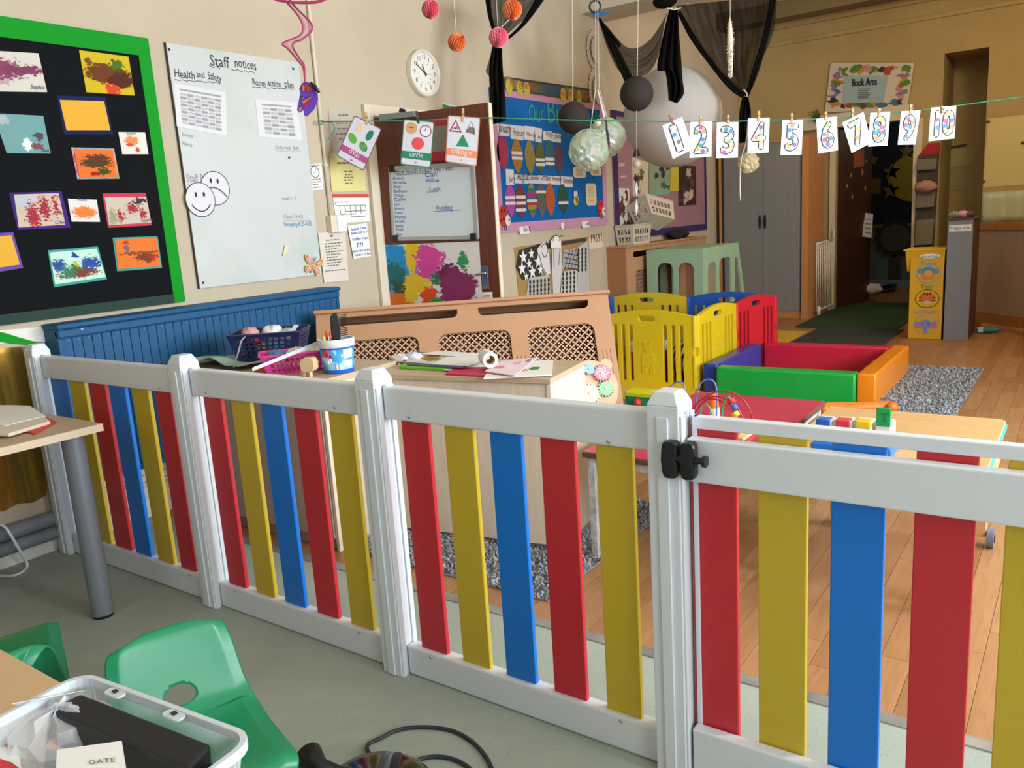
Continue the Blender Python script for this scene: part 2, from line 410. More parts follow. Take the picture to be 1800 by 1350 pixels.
# ---- wall to the right, outside the picture, with three windows, and the wall behind the camera
holes = [[(a, .85), (b, .85), (b, 2.85), (a, 2.85)] for a, b in WIN]
wr = MB().plate(rect(-2, 13.5, -.1, 3.7), holes, (2.2, 0, 0), Y_, Z_, .12); struct(wr.build('wall_right', CREAM))
wf = MB().plate(rect(-3.95, 2.3, -.1, 3.7), [[(-2.8, 1.1), (-.4, 1.1), (-.4, 2.7), (-2.8, 2.7)]], (0, -1.75, 0), X_, Z_, .12); struct(wf.build('wall_front', CREAM))
for k, (a, b) in enumerate(WIN):
    t = MB()
    for z in (.85, 1.85, 2.81): t.bx(2.2, 2.26, a, b, z, z+.05)
    for y in (a, (a+b)/2-.025, b-.05): t.bx(2.2, 2.26, y, y+.05, .85, 2.85)
    struct(t.build('window_%d' % (k+1), WHITEP))
ce = MB().bx(-3.95, 2.3, -2, 12, 3.6, 3.7).build('ceiling', mat('ceiling_paint', '#e6dcc6', .8)); struct(ce)
# ceiling beam where the two halves of the room meet, pipes and cornice on the back wall
struct(MB().bx(XL, 2.2, 6.68, 7.12, 3.10, 3.6).build('trim_2', mat('beam_paint', '#d8cfbd', .75, spec=.25)))
tr = MB()
tr.bx(XL, 2.2, YB-.05, YB, 3.43, 3.50); tr.bx(XL, 2.2, YB-.03, YB, 3.24, 3.29)
struct(tr.build('trim_3', YCREAM, bevel=.008))
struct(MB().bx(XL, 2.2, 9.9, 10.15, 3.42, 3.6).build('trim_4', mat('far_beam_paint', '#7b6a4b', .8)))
struct(MB().bx(.25, 2.2, 6.78, 7.02, 0, 3.10).build('wall_light_blocker', CREAM))  # unseen pier added to keep window light off the far end
# picture rail marks: skirting on the left wall
sk = MB().bx(XL, XL+.022, -1.7, 3.9, 0, .16); sk.bx(XL, XL+.014, -1.7, 3.9, .16, .18); sk.bx(XL, XL+.022, 4.85, YB, 0, .16)
struct(sk.build('baseboard_left', WHITEP, bevel=.004))
# lower wall panel with horizontal grooves seen under the blue cover
for i in range(3):
    o = MB().bx(XL, XL+.02, 1.74, 3.36, .185+i*.036, .185+i*.036+.033).build('trim_%d' % (5+i), WHITEP, bevel=.003); struct(o)
# ================================================================== picket fence, gate
PVC = mat('white_pvc', '#dde1e7', .32, spec=.5)
SL = {'r': mat('red_slat', '#c42934', .38), 'y': mat('yellow_slat', '#c9ac2c', .38), 'b': mat('blue_slat', '#0b74d4', .38)}
SCR = mat('steel_screw', '#c9c9c6', .25, 1.0)
BLK = mat('black_plastic', '#15171b', .38)
YS = 1.645
def post(px, py, label):
    p = ony(px, py, 1.602); x1 = p.x; x0 = x1-.078; y0, y1 = 1.602, 1.680; h = .958
    t = thing('fence_post', label, 'fence post', ((x0+x1)/2, (y0+y1)/2, 0), group='white posts of the picket fence')
    m = MB(); c = .014
    m.bx(x0, x1, y0, y1, 0, h-.03)
    m.hexa([(x0, y0, h-.03), (x1, y0, h-.03), (x1, y1, h-.03), (x0, y1, h-.03)], [(x0+c, y0+c, h), (x1-c, y0+c, h), (x1-c, y1-c, h), (x0+c, y1-c, h)])
    m.build('shaft', PVC, t, bevel=.003)
    MB().bx(x0+.026, x1-.024, y0-.006, y0, .004, h-.055).build('front_rib', PVC, t, bevel=.002)
    s = MB().bx(x1, x1+.006, y0+.004, y0+.024, .0, h-.05); s.bx(x1, x1+.006, y1-.02, y1-.002, .0, h-.05); s.build('side_channel', PVC, t, bevel=.002)
    MB().bx(x1-.001, x1+.0012, y0+.032, y0+.048, h-.062, h-.046).build('slot_shade', mat('shadow_grey', '#8d9096', .6), t)  # grey patch painted as the shade inside the square slot hole
    return x0, x1
P0 = post(54, 612, 'white fence post standing against the wall at the gold foil')
P1 = post(315, 640, 'white fence post between the two panels by the blue wall cover')
P2 = post(655, 665, 'white fence post in front of the pale birch cupboard')
P3 = post(1192, 715, 'white fence post carrying the black gate latch')
def slat(t, key, pa, pb, py, z0, z1, y=YS, th=.016):
    xa = ony(pa, py, y).x; xb = ony(pb, py, y).x; k = abs((xa+xb)/2)/y
    xb -= th*k*.85
    return MB().bx(xa, xb, y, y+th, z0, z1).build('slat', SL[key], t, bevel=.0025)
def panel(xa, xb, slats, bolts, label):
    t = thing('picket_fence', label, 'fence', ((xa+xb)/2, YS, 0), group='picket fence panels')
    for nm, z0, z1 in (('top_rail', .812, .908), ('bottom_rail', .002, .098)):
        MB().bx(xa+.004, xb-.004, YF, YF+.042, z0, z1).build(nm, PVC, t, bevel=.006)
    for key, a, b, y in slats: slat(t, key, a, b, y, .09, .82)
    for bx_, by in bolts:
        p = ony(bx_, by, YF); MB().lathe([(.0052, 0), (.005, .0015), (.0028, .003), (0, .0033)], p-V((0, .0002, 0)), 10, ax=(0, -1, 0)).build('bolt', SCR, t, smooth=True)
    return t
panel(P0[1], P1[0], [('b', 88, 121, 668), ('y', 120, 153, 671), ('r', 155.5, 189, 675), ('b', 191, 224, 680), ('y', 231, 265, 685), ('r', 271.5, 304, 690)], [(91, 659), (280, 682), (333, 1011)], 'short picket fence panel in front of the blue wall cover, beside the desk leg')
panel(P1[1], P2[0], [('r', 357, 393, 700), ('y', 406, 445, 708), ('b', 458, 500, 716), ('r', 516, 560, 724), ('y', 577.5, 624, 735)], [(362, 690), (588, 716), (413, 1039), (632, 1112)], 'picket fence panel in front of the baskets and low cupboard')
panel(P2[1], P3[0], [('r', 705, 757, 745), ('y', 780.5, 836, 755), ('b', 860.5, 920, 765), ('r', 949, 1014, 777), ('y', 1047, 1116, 790)], [(719, 733), (1070, 776), (757.5, 1155), (1092, 1268)], 'picket fence panel beside the gate post, in front of the birch cupboard')
g = thing('fence_gate', 'picket gate with wide white front rail and colourful slats beside the latch post', 'gate', (-.35, YS, 0))
GX0, GX1 = P3[1]+.012, .42
yg = 1.648
for key, a, b in (('r', 1215.5, 1299), ('y', 1332, 1422), ('b', 1461, 1559), ('r', 1608, 1719), ('y', 1770, 1898)):
    slat(g, key, a, b, 880, .03, .88, y=yg)
xx = GX1-.09
for key, k in (('b', 0),): MB().bx(GX1-.14, GX1-.06, yg, yg+.016, .03, .88).build('slat', SL[key], g, bevel=.0025)
MB().bx(GX0, GX1, yg-.004, yg+.022, .872, .900).build('cap_rail', PVC, g, bevel=.003)
MB().bx(GX0, GX1, yg-.034, yg-.003, .758, .857).build('front_rail', PVC, g, bevel=.004)
zb = ony(1217, 1281, yg-.034).z
MB().bx(GX0, GX1, yg-.034, yg-.003, .012, zb).build('bottom_rail', PVC, g, bevel=.004)
MB().bx(GX0, GX0+.012, yg-.003, yg+.022, .0, .900).build('stile', PVC, g, bevel=.002)
MB().bx(GX1, GX1+.05, yg-.03, yg+.03, .0, .92).build('hinge_stile', PVC, g, bevel=.003)
# latch
def latch_block(px0, px1, py, name, parent):
    a, b = ony(px0, py, 1.60), ony(px1, py, 1.60); cx = (a.x+b.x)/2; hw = (b.x-a.x)/2; z = a.z
    out = [(-hw*.75, -.042), (hw*.75, -.042), (hw, -.03), (hw, -.012), (hw*.8, 0), (hw, .012), (hw, .03), (hw*.75, .042), (-hw*.75, .042), (-hw, .03), (-hw*1.15, .0), (-hw, -.03)]
    return MB().plate(out, [], (cx, 1.606, z), X_, Z_, .028).build(name, BLK, parent, bevel=.006)
lt = thing('gate_latch', 'black plastic two-piece gate latch with push knob on the white post', 'latch', tuple(ony(1198, 803, 1.6)))
latch_block(1169, 1197, 803, 'keeper', lt); latch_block(1201, 1227, 806, 'bolt_housing', lt)
a, b = ony(1180, 805, 1.585), ony(1241, 812, 1.585)
k = MB().cyl((a.x, 1.588, a.z), (b.x-.006, 1.588, a.z), .0075, seg=12); k.cyl((b.x-.008, 1.588, a.z), (b.x, 1.588, a.z), .013, seg=14); k.build('push_knob', BLK, lt, smooth=True, auto=40)
# ================================================================== furniture behind the fence
def wood(name, c1, c2, st=(3, 18, 18), rough=.5, sc=2.5): return mat(name, c1, rough, var=(sc, c2, .7), stretch=st)
BIRCH = wood('birch_veneer', '#e4d5c0', '#d8c6ae', (14, 14, 1.6)); BIRCHT = wood('birch_top', '#c9b295', '#bda486', (1.6, 14, 14))
MDF = mat('mdf_board', '#bd8f6b', .6, var=(3, '#b28460', .6)); MDFD = mat('mdf_edge', '#8a5f42', .7)
TAUPE = wood('shaded_taupe', '#b5a293', '#a99687', (14, 14, 1.6))  # taupe has the shade on the low cupboard's front put into the colour
BLUEP = mat('blue_gloss_paint', '#114573', .33, var=(40, '#174f83', .6), bump=(60, .05))
def chipped():
    m, N, b = base('chipped_blue_paint', .55, 0, .35)
    v = N.n('ShaderNodeTexCoord').outputs['Object']
    k = N.ramp(N.noise(22, 6, v, .62), .685, .72)
    N.l(N.mix(k, N.mix(N.noise(8, 3, v), lin('#0f4a74'), lin('#165582')), lin('#a9c0cf')), b.inputs['Base Color']); MATS['chipped_blue_paint'] = m; return m
CHIP = chipped()
# blue boarded cover on the left wall
BXF = -3.70
t = thing('radiator_cover', 'chipped blue tongue-and-groove cover along the wall beneath the whiteboard', 'radiator cover', (BXF-.05, 2.55, .285))
n = 36; y0, y1 = 1.745, 3.375; wv = (y1-y0)/n
b0 = MB().bx(BXF-.014, BXF, 0, wv-.0022, .30, .975).build('board', CHIP, t, bevel=.0022)
inv = wmat(t).inverted()
b0.location = (0, y0, 0)
for i in range(1, n):
    o = b0.copy(); COL.objects.link(o); o.parent = t; o.location = (0, y0+i*wv, 0)
MB().bx(BXF-.03, BXF-.016, y0, y1, .30, .98).build('backing', BLUEP, t)
m = MB(); m.bx(XL, BXF+.028, 1.72, 3.395, 1.005, 1.03); m.bx(BXF-.02, BXF+.018, 1.725, 3.39, .965, 1.005); m.build('top_rail', CHIP, t, bevel=.009)
MB().bx(BXF-.02, BXF+.012, 1.725, 3.39, .285, .315).build('bottom_rail', CHIP, t, bevel=.005)
for a, b in ((1.725, 1.745), (3.372, 3.392)): MB().bx(XL, BXF+.006, a, b, .285, 1.005).build('end_panel', CHIP, t, bevel=.003)
# birch cupboard (front right corner measured on the floor)
RZ = math.radians(10)
t = thing('birch_cupboard', 'pale birch cupboard with papers on top, behind the fence', 'cupboard', (-2.1485, 2.736, 0), RZ)
Wc, Dc, Hc = .84, .40, .735
MB().bx(-Wc/2, Wc/2, -Dc/2, Dc/2, Hc-.022, Hc).build('top', BIRCHT, t, local=True, bevel=.002)
for s in (-1, 1): MB().bx(s*(Wc/2-.004)-(.018 if s > 0 else 0), s*(Wc/2-.004)+(.018 if s < 0 else 0), -Dc/2+.006, Dc/2-.004, 0, Hc-.022).build('side_panel', BIRCH, t, local=True, bevel=.0015)
MB().bx(-Wc/2+.022, Wc/2-.022, -Dc/2+.012, -Dc/2+.028, .03, Hc-.024).build('front_panel', BIRCH, t, local=True, bevel=.0015)
MB().bx(-Wc/2+.022, Wc/2-.022, -Dc/2+.03, -Dc/2+.045, 0, .05).build('plinth', TAUPE, t, local=True)
MB().bx(-Wc/2+.022, Wc/2-.022, Dc/2-.02, Dc/2-.008, .02, Hc-.022).build('back_panel', BIRCH, t, local=True)
# low cupboard under the baskets
t = thing('low_cupboard', 'cupboard with shade-darkened taupe front and birch side under the baskets, behind the fence', 'cupboard', (-3.10, 2.42, 0), math.radians(1))
Wc, Dc, Hc = 1.08, .46, .757
MB().bx(-Wc/2, Wc/2, -Dc/2, Dc/2, Hc-.025, Hc).build('top', BIRCHT, t, local=True, bevel=.002)
for s in (-1, 1): MB().bx(s*(Wc/2-.012)-.009, s*(Wc/2-.012)+.009, -Dc/2+.006, Dc/2-.004, 0, Hc-.025).build('side_panel', BIRCH, t, local=True, bevel=.0015)
for a, b in ((-Wc/2+.024, -.003), (.003, Wc/2-.024)): MB().bx(a, b, -Dc/2, -Dc/2+.018, .06, Hc-.028).build('door', TAUPE, t, local=True, bevel=.002)
MB().bx(-Wc/2+.024, Wc/2-.024, -Dc/2+.03, -Dc/2+.045, 0, .06).build('plinth', TAUPE, t, local=True)
MB().bx(-Wc/2+.02, Wc/2-.02, Dc/2-.02, Dc/2-.008, .02, Hc-.025).build('back_panel', BIRCH, t, local=True)
# MDF radiator cover standing loose, leaning back
Tt = V((-2.29, 4.179, .9)); Lt = V((-3.571, 3.09, .9)); d = (Tt-Lt).normalized(); nn = V((d.y, -d.x, 0)); Lg = (Tt-Lt).length
dn = (nn*.329+V((0, 0, -.605))).normalized(); fn = d.cross(-dn).normalized()      # down the front, and front normal
hgt = .9/-dn.z
t = thing('mdf_radiator_cover', 'long tan fibreboard radiator cover with cross-pierced grilles, leaning behind the cupboards', 'radiator cover', tuple((Tt+Lt)/2+dn*hgt))
O = Lt
grl = []
gw = [( .28, .62), (.72, 1.07), (1.17, 1.52)]
wins = [rrect(a, b, -.62, -.175, .05) for a, b in ((.10, .57), (.68, 1.09), (1.19, 1.575))]
slots = []
def slot(a, b): return [(a, -.028), (b, -.028), (b, -.04)]+[(b-.03+.03*math.cos(q), -.05+.03*math.sin(q)-.0) for q in (0, -.5, -1.0, -1.5)]+[(a+.03+.03*math.cos(q), -.05+.03*math.sin(q)) for q in (-1.7, -2.2, -2.7)]+[(a, -.04)]
slots = [slot(.10, .80), slot(.92, 1.56)]
MB().plate([(0, -hgt), (Lg, -hgt), (Lg, 0), (0, 0)], wins+slots, O-fn*.018, d, -dn, .018).build('front_panel', MDF, t)
MB().plate([(-.012, -.004), (Lg+.012, -.004), (Lg+.012, .018), (-.012, .018)], [], O-fn*.17, d, -dn, .19).build('top_ledge', MDF, t, bevel=.006)
for a in (0, Lg-.016): MB().plate([(a, -hgt), (a+.016, -hgt), (a+.016, -.004), (a, -.004)], [], O-fn*.165, d, -dn, .147).build('end_panel', MDF, t)
MB().plate([(.016, -hgt), (Lg-.016, -hgt), (Lg-.016, -.004), (.016, -.004)], [], O-fn*.165, d, -dn, .004).build('shade_back', mat('shadow_board', '#4a3123', .9), t)  # dark sheet coloured as the shade seen through the grille holes
def plus_grille(mb, x0, x1, y0, y1, p, O, ux, uy, n, off):
    a, w_ = p*.7, p*.23
    plus = [(w_, w_), (w_, a), (-w_, a), (-w_, w_), (-a, w_), (-a, -w_), (-w_, -w_), (-w_, -a), (w_, -a), (w_, -w_), (a, -w_), (a, w_)]
    dia = [(p, 0), (0, p), (-p, 0), (0, -p)]
    j = 0; y = y0
    while y <= y1:
        x = x0+(p if j % 2 else 0)
        while x <= x1:
            k = len(mb.v)
            for q in plus+dia: mb.v.append(O+ux*(x+q[0])+uy*(y+q[1])+n*off)
            P_ = list(range(k, k+12)); D = list(range(k+12, k+16))   # right, top, left, bottom
            mb.f += [(D[0], D[1], P_[1], P_[0], P_[11]), (D[1], D[2], P_[4], P_[3], P_[2]), (D[2], D[3], P_[7], P_[6], P_[5]), (D[3], D[0], P_[10], P_[9], P_[8])]
            mb.f += [(D[1], P_[2], P_[1]), (D[2], P_[5], P_[4]), (D[3], P_[8], P_[7]), (D[0], P_[11], P_[10])]
            x += 2*p
        y += p; j += 1
    return mb
for a, b in ((.10, .57), (.68, 1.09), (1.19, 1.575)):
    plus_grille(MB(), a-.005, b+.005, -.625, -.17, .021, O, d, -dn, fn, -.012).build('grille', mat('mdf_grille', '#cfa382', .6), t)
for c in (.625, 1.14, 1.628):
    for i in range(3): x = c+(i-1)*.022; MB().plate(rect(x, x+.006, -.62, -.34), [], O, d, -dn, .003).build('groove_strip', MDF, t, bevel=.001)

# ------------------------------------------------------------------ things on the low cupboard
ZC = .757
NAVYP = mat('navy_plastic', '#1b2350', .4); PINKP = mat('pink_plastic', '#e0439a', .4)
def lattice_basket(name, label, cat, c, rz, wt, dt, wb_, db_, h, nx, ny, nz, m, rim=.012, group=None):
    """tapered basket: four pierced walls, base and rim"""
    t = thing(name, label, cat, c, rz, group)
    tops = [(-wt/2, -dt/2), (wt/2, -dt/2), (wt/2, dt/2), (-wt/2, dt/2)]; bots = [(-wb_/2, -db_/2), (wb_/2, -db_/2), (wb_/2, db_/2), (-wb_/2, db_/2)]
    for i in range(4):
        j = (i+1) % 4; nu = nx if i % 2 == 0 else ny
        A, B, C_, D = V((*bots[i], 0)), V((*bots[j], 0)), V((*tops[j], h)), V((*tops[i], h))
        mb = MB(); mx, mz = .12, .13
        us = [0, mx*.8]; vs = [0, mz]
        for q in range(nu):
            a = mx*.8+(1-mx*1.6)*q/nu; b = mx*.8+(1-mx*1.6)*(q+1)/nu; us += [a+(b-a)*.68, b]
        for q in range(nz):
            a = mz+(1-mz*1.7)*q/nz; b = mz+(1-mz*1.7)*(q+1)/nz; vs += [a+(b-a)*.68, b]
        us = us[:-1]+[1]; vs = vs[:-1]+[1]
        def pt(u, v): return (A*(1-u)+B*u)*(1-v)+(D*(1-u)+C_*u)*v
        for x in range(len(us)-1):
            for y in range(len(vs)-1):
                if x % 2 == 1 and y % 2 == 1 and x < len(us)-1 and y < len(vs)-1: continue
                mb.add([pt(us[x], vs[y]), pt(us[x+1], vs[y]), pt(us[x+1], vs[y+1]), pt(us[x], vs[y+1])], [(0, 1, 2, 3)])
        mb.build('wall', m, t, local=True, solid=.003)
    MB().bx(-wb_/2, wb_/2, -db_/2, db_/2, 0, .003).build('base', m, t, local=True)
    mb = MB(); o = rim
    pts = rrect(-wt/2-o*.3, wt/2+o*.3, -dt/2-o*.3, dt/2+o*.3, .025)
    mb.tube([(x, y, h) for x, y in pts], rim*.5, 6, True); mb.build('rim', m, t, smooth=True, local=True)
    return t
NB = (-3.24, 2.505, ZC+.014)
lattice_basket('storage_basket', 'navy blue plastic lattice basket heaped with bits, in front of the blue cover', 'basket', NB, math.radians(38), .34, .25, .28, .20, .13, 9, 7, 5, NAVYP)
lattice_basket('storage_basket', 'shallow pink plastic lattice basket beside the white bucket', 'basket', (-2.86, 2.345, ZC), math.radians(52), .32, .17, .27, .13, .085, 11, 6, 3, PINKP)
TAG = [mat('scrap_pink', '#d79a90', .6), mat('scrap_white', '#e8e6e2', .5), mat('scrap_mint', '#bfd8cf', .6), mat('scrap_red', '#c02c3c', .5), mat('scrap_blue', '#5b86b0', .5), mat('scrap_tan', '#b98d5f', .6)]
def crumple(name, c, r, m, sc=(1, 1, .7), label=None, cat='scrap', seed=1, group=None):
    rr = random.Random(seed); a = [(rr.uniform(2, 5), rr.uniform(0, 6), rr.uniform(2, 6), rr.uniform(0, 6)) for _ in range(3)]
    o = MB().ball(c, r, 16, 10, sc, lambda th, ph: 1+sum(.12*math.sin(k*th+p)*math.cos(round(q)*ph+s) for k, p, q, s in a)).build(name, m, smooth=True); return tag(o, label, cat, group)
for i, (dx, dy, dz, r, k, lb) in enumerate([(-.09, -.03, .13, .04, 0, 'pink crumpled toy head on the navy basket'), (-.02, .02, .12, .05, 1, 'white crumpled tissue in the middle of the navy basket'), (.06, .02, .105, .045, 2, 'mint cloth bundle at the end of the navy basket'), (-.10, .0, .09, .035, 3, 'small red block under the pink toy in the navy basket'), (.03, -.03, .06, .05, 4, 'blue cloth seen through the navy basket'), (-.02, -.04, .05, .04, 5, 'tan scrap seen through the navy basket')]):
    crumple('craft_scrap', (NB[0]+dx*.8+.02, NB[1]+dx*.5+dy, NB[2]+dz), r, TAG[k], label=lb, seed=i, group='bits in the navy basket')
t = MB().slab([(-3.13, 2.52, .885), (-3.10, 2.545, .93), (-3.085, 2.56, .925), (-3.115, 2.535, .88)], (.004, -.005, 0)).build('clear_strip', mat('milky_plastic', '#cfd3d4', .3)); tag(t, 'stiff clear strip sticking up out of the navy basket', 'strip')
for i, (dx, dy, r, k, lb) in enumerate([(-.08, -.05, .035, 4, 'blue bits in the pink basket'), (0, .0, .045, 1, 'white netting bunched in the pink basket'), (.06, .05, .04, 1, 'white ribbon bundle beside the bucket in the pink basket')]):
    crumple('craft_scrap', (-2.86+dx, 2.345+dy, ZC+.075), r, TAG[k], (1.2, 1, .6), lb, seed=20+i, group='bits in the pink basket')
# black and white cord over the basket edge
o = MB().tube(catmull([dep(432, 590, 3.82), dep(424, 600, 3.78), dep(420, 615, 3.74), dep(414, 635, 3.66), dep(411, 645, 3.62)], 6), .004, 6).build('twine', mat('twine_bw', '#cfcfcf', .8, var=(300, '#22252a', 1.0))); tag(o, 'black and white twisted cord hanging from the navy basket', 'cord')
# mint towel
def towel():
    def fn(u, v):
        x = -3.58+.46*u; y = 2.215+.26*v
        return (x, y, ZC+.006+(1-v)**.8*(.034*abs(math.sin(3.1*u+1.2*v))+.010*(1+math.sin(14*u+3*v))))
    return MB().grid(fn, 26, 12).build('folded_towel', mat('mint_towel', '#a9c4b6', .95, bump=(160, .5)), smooth=True, solid=.006)
tag(towel(), 'rumpled pale green towel beneath the navy basket', 'towel')
# white ribbon stretched to the bucket
a_, b_ = onz(445, 652, .80), V((-2.72, 2.42, .885))
o = MB().slab([a_, b_, b_+V((0, 0, .018)), a_+V((0, 0, .014))], (.004, -.006, 0)).build('ruler_strip', mat('white_plastic', '#e8e9ea', .35)); tag(o, 'long white plastic strip lying across the pink basket to the bucket', 'strip')
# bucket
BC = V((-2.635, 2.375, ZC))
t = thing('plastic_bucket', 'white rimmed blue labelled plastic bucket holding pens and a hairbrush', 'bucket', BC)
prof = [(.0, 0), (.072, 0), (.075, .01), (.083, .13), (.0, .13)]
def bucket_mat():
    m, N, b = base('bucket_label', .35, 0, .5)
    tc = N.n('ShaderNodeTexCoord'); sp = N.n('ShaderNodeSeparateXYZ'); N.l(tc.outputs['Object'], sp.inputs[0])
    c = N.mix(N.ramp(N.noise(24, 3, tc.outputs['Object']), .5, .56), lin('#3f9fe0'), lin('#a9d6f2'))
    z = sp.outputs[2]
    band = N.math('MULTIPLY', N.math('GREATER_THAN', z, .018), N.math('LESS_THAN', z, .105))
    c = N.mix(band, lin('#1262c8'), c)
    N.l(c, b.inputs['Base Color']); return m
MB().lathe([(.0, .0), (.064, 0), (.066, .006), (.0735, .118)], BC, 32).build('label_body', bucket_mat(), t, smooth=True)
MB().lathe([(.074, .112), (.0785, .116), (.0795, .142), (.078, .147), (.071, .147), (.069, .12), (.062, .01), (0, .01)], BC, 32).build('rim', mat('white_plastic'), t, smooth=True, auto=50)
ha = [BC+V((.0885*math.cos(q)*1.02, .0885*math.sin(q), .132-.06*math.sin((q+2.2)/2.6*PI))) for q in [(-2.2+i*.2) for i in range(14)]]
fwd = (CP-BC); fwd.z = 0; fwd.normalize(); sd = Z_.cross(fwd)
cream_l = MB()
for c0, c1, z0, z1 in ((.35, 1.0, .03, .055), (.35, 1.0, .066, .104)):
    cream_l.grid(lambda u, v: BC+(fwd*math.cos(c0+(c1-c0)*u)+sd*math.sin(c0+(c1-c0)*u))*(.0655+.0093*(z0+(z1-z0)*v)/.13+.0012)+Z_*(z0+(z1-z0)*v), 6, 1)
cream_l.build('text_panel', mat('label_white', '#e9eef2', .5), t)
rd = MB()
for q, z, s in ((-.75, .088, .017), (-.55, .085, .015), (-.65, .1, .012), (-.35, .078, .01)):
    p = BC+(fwd*math.cos(q)+sd*math.sin(q))*.0735+Z_*z; rd.ball(p, s, 10, 6, (.5, .5, .8))
rd.build('red_print', mat('print_red', '#c9262f', .5), t, smooth=True)
wc = MB()
for q, z, s in ((-.6, .055, .02), (-.45, .06, .018), (.1, .032, .02), (-.1, .03, .018)):
    p = BC+(fwd*math.cos(q)+sd*math.sin(q))*.0683+Z_*z; wc.ball(p, s, 10, 6, (.35, .35, .6))
wc.build('white_print', mat('label_white'), t, smooth=True)
pens = [(-.045, .02, '#e0c040', .1, 'yellow pen standing in the bucket'), (-.03, -.01, '#e46a1e', .12, 'orange pen standing in the bucket'), (-.02, .015, '#d93a2c', .115, 'red pen standing in the bucket'), (-.01, -.02, '#1d1d22', .11, 'black pen standing in the bucket'), (-.05, -.02, '#7fc98a', .09, 'pale green pen standing in the bucket')]
for i, (dx, dy, c, h, lb) in enumerate(pens):
    p = BC+sd*dx+fwd*dy+Z_*.02; q = p+V((dx*.3, dy*.3, h+.04))
    k = thing('felt_pen', lb, 'pen', p, group='pens in the bucket')
    MB().cyl(p, p+(q-p)*.75, .005, seg=8).build('barrel', mat('pen_white%d' % i, '#e6e0d2', .4), k, smooth=True); MB().cyl(p+(q-p)*.75, q, .0055, .004, seg=8).build('cap', mat('pen_%d' % i, c, .4), k, smooth=True)
hb = thing('hairbrush', 'black hairbrush standing bristles out of the bucket', 'hairbrush', BC+Z_*.02)
p0 = BC+sd*.0+Z_*.03; up = (Z_*1+sd*.02).normalized(); n_ = sd
pl = [(-.014, .10), (.016, .10), (.022, .14), (.022, .20), (.014, .222), (-.004, .226), (-.018, .21), (-.02, .15)]
MB().plate(pl, [], p0+fwd*.0-fwd*.008, sd, up, .018).build('head', BLK, hb, bevel=.004)
MB().cyl(p0, p0+up*.11, .009, .012, seg=10).build('handle', mat('wine_plastic', '#5d1228', .35), hb, smooth=True)
br = MB()
for i in range(12):
    for j in range(3): a_ = p0+up*(.125+i*.008)+sd*.021+fwd*((j-1)*.006); br.cyl(a_, a_+sd*.03+up*.004, .0012, seg=3)
br.build('bristles', BLK, hb)['kind'] = 'stuff'
# wooden toy
t = thing('wooden_toy', 'small pale wooden block toy on pegs between the baskets and bucket', 'toy', (-2.69, 2.27, ZC))
MB().plate(rrect(-.03, .03, 0, .06, .018), [], (-2.69, 2.275, ZC+.022), (.9, .43, 0), Z_, .05).build('block', mat('pale_pine', '#d9bd8d', .55), t, bevel=.004)
for dx in (-.022, .022): MB().bx(-2.69+dx-.008, -2.69+dx+.008, 2.235, 2.25, ZC, ZC+.03).build('peg', mat('pale_pine'), t, bevel=.002)
o = MB().bx(-3.03, -2.95, 2.23, 2.27, ZC, ZC+.03).build('orange_block', mat('orange_plastic', '#e2622a', .4), bevel=.004); tag(o, 'small orange block at the end of the pink basket', 'block')

# ------------------------------------------------------------------ papers on the birch cupboard
ZT = .7355
def sheet_on(name, px, z, m, label, cat='paper', lift=.0, parent=None, group=None, t=.0015):
    P_ = [onz(x, y, z) for x, y in px]; o = MB().sheet(*P_, off=t).build(name, m, parent)
    return o if parent else tag(o, label, cat, group)
PW = mat('white_paper', '#eeece8', .7, spec=.2)
def stack(name, px, z0, h, m, label, cat, group=None):
    P_ = [onz(x, y, z0+h) for x, y in px]; o = MB().slab(P_, (0, 0, -h)).build(name, m, bevel=min(h*.3, .002)); return tag(o, label, cat, group)
stack('ring_binder', [(702, 644), (780, 648), (792, 640), (720, 630)], ZT, .012, mat('lime_plastic', '#6fb81e', .4), 'bright lime green folder under the papers on the birch cupboard', 'folder')
stack('clipboard', [(716, 640), (812, 645), (850, 630), (735, 618)], ZT+.013, .006, mat('slate_blue_card', '#5b6288', .6), 'slate blue clipboard under white papers on the birch cupboard', 'clipboard')
art('magazine_print', '#d9d4c8', [(.3, .5, .3, .2, '#c77f3a'), (.6, .4, .25, .2, '#7a8a3c'), (.5, .7, .2, .15, '#b2503a')])
for i, (px, z, m_, lb) in enumerate([([(712, 636), (765, 640), (800, 622), (735, 620)], .021, MATS['magazine_print'], 'printed leaflet with brown and green pictures, on the birch cupboard'),
        ([(760, 640), (822, 643), (870, 626), (795, 622)], .0225, PW, 'large white sheet on the blue clipboard'),
        ([(738, 622), (800, 626), (850, 622), (775, 616)], .026, PW, 'white sheet at the back of the paper pile'),
        ([(776, 650), (838, 656), (866, 636), (815, 632)], .006, PW, 'white sheet lying half under the clipboard, near the pink folder')]):
    sheet_on('loose_paper', px, ZT+z, m_, lb, group='papers on the birch cupboard')
crumple('crumpled_paper', onz(705, 630, ZT+.02), .05, PW, (1.3, .8, .42), 'crumpled white paper at the end of the paper pile', 'paper', 41)
crumple('crumpled_paper', onz(726, 627, ZT+.028), .04, mat('lilac_paper', '#d9d8e6', .7), (1.2, .8, .5), 'crumpled lilac white paper on the pile beside the grille', 'paper', 42)
stack('document_wallet', [(783, 656), (862, 660), (885, 644), (800, 646)], ZT, .008, mat('crimson_card', '#cf2f52', .5), 'crimson document wallet on the front edge of the birch cupboard', 'folder')
art('carrot_bag', '#eceae6', [(.5, .35, .16, .1, '#e59a78', .2), (.72, .45, .09, .1, '#4d8a3a', .3), (.2, .2, .1, .05, '#d58a94')], wob=.06)
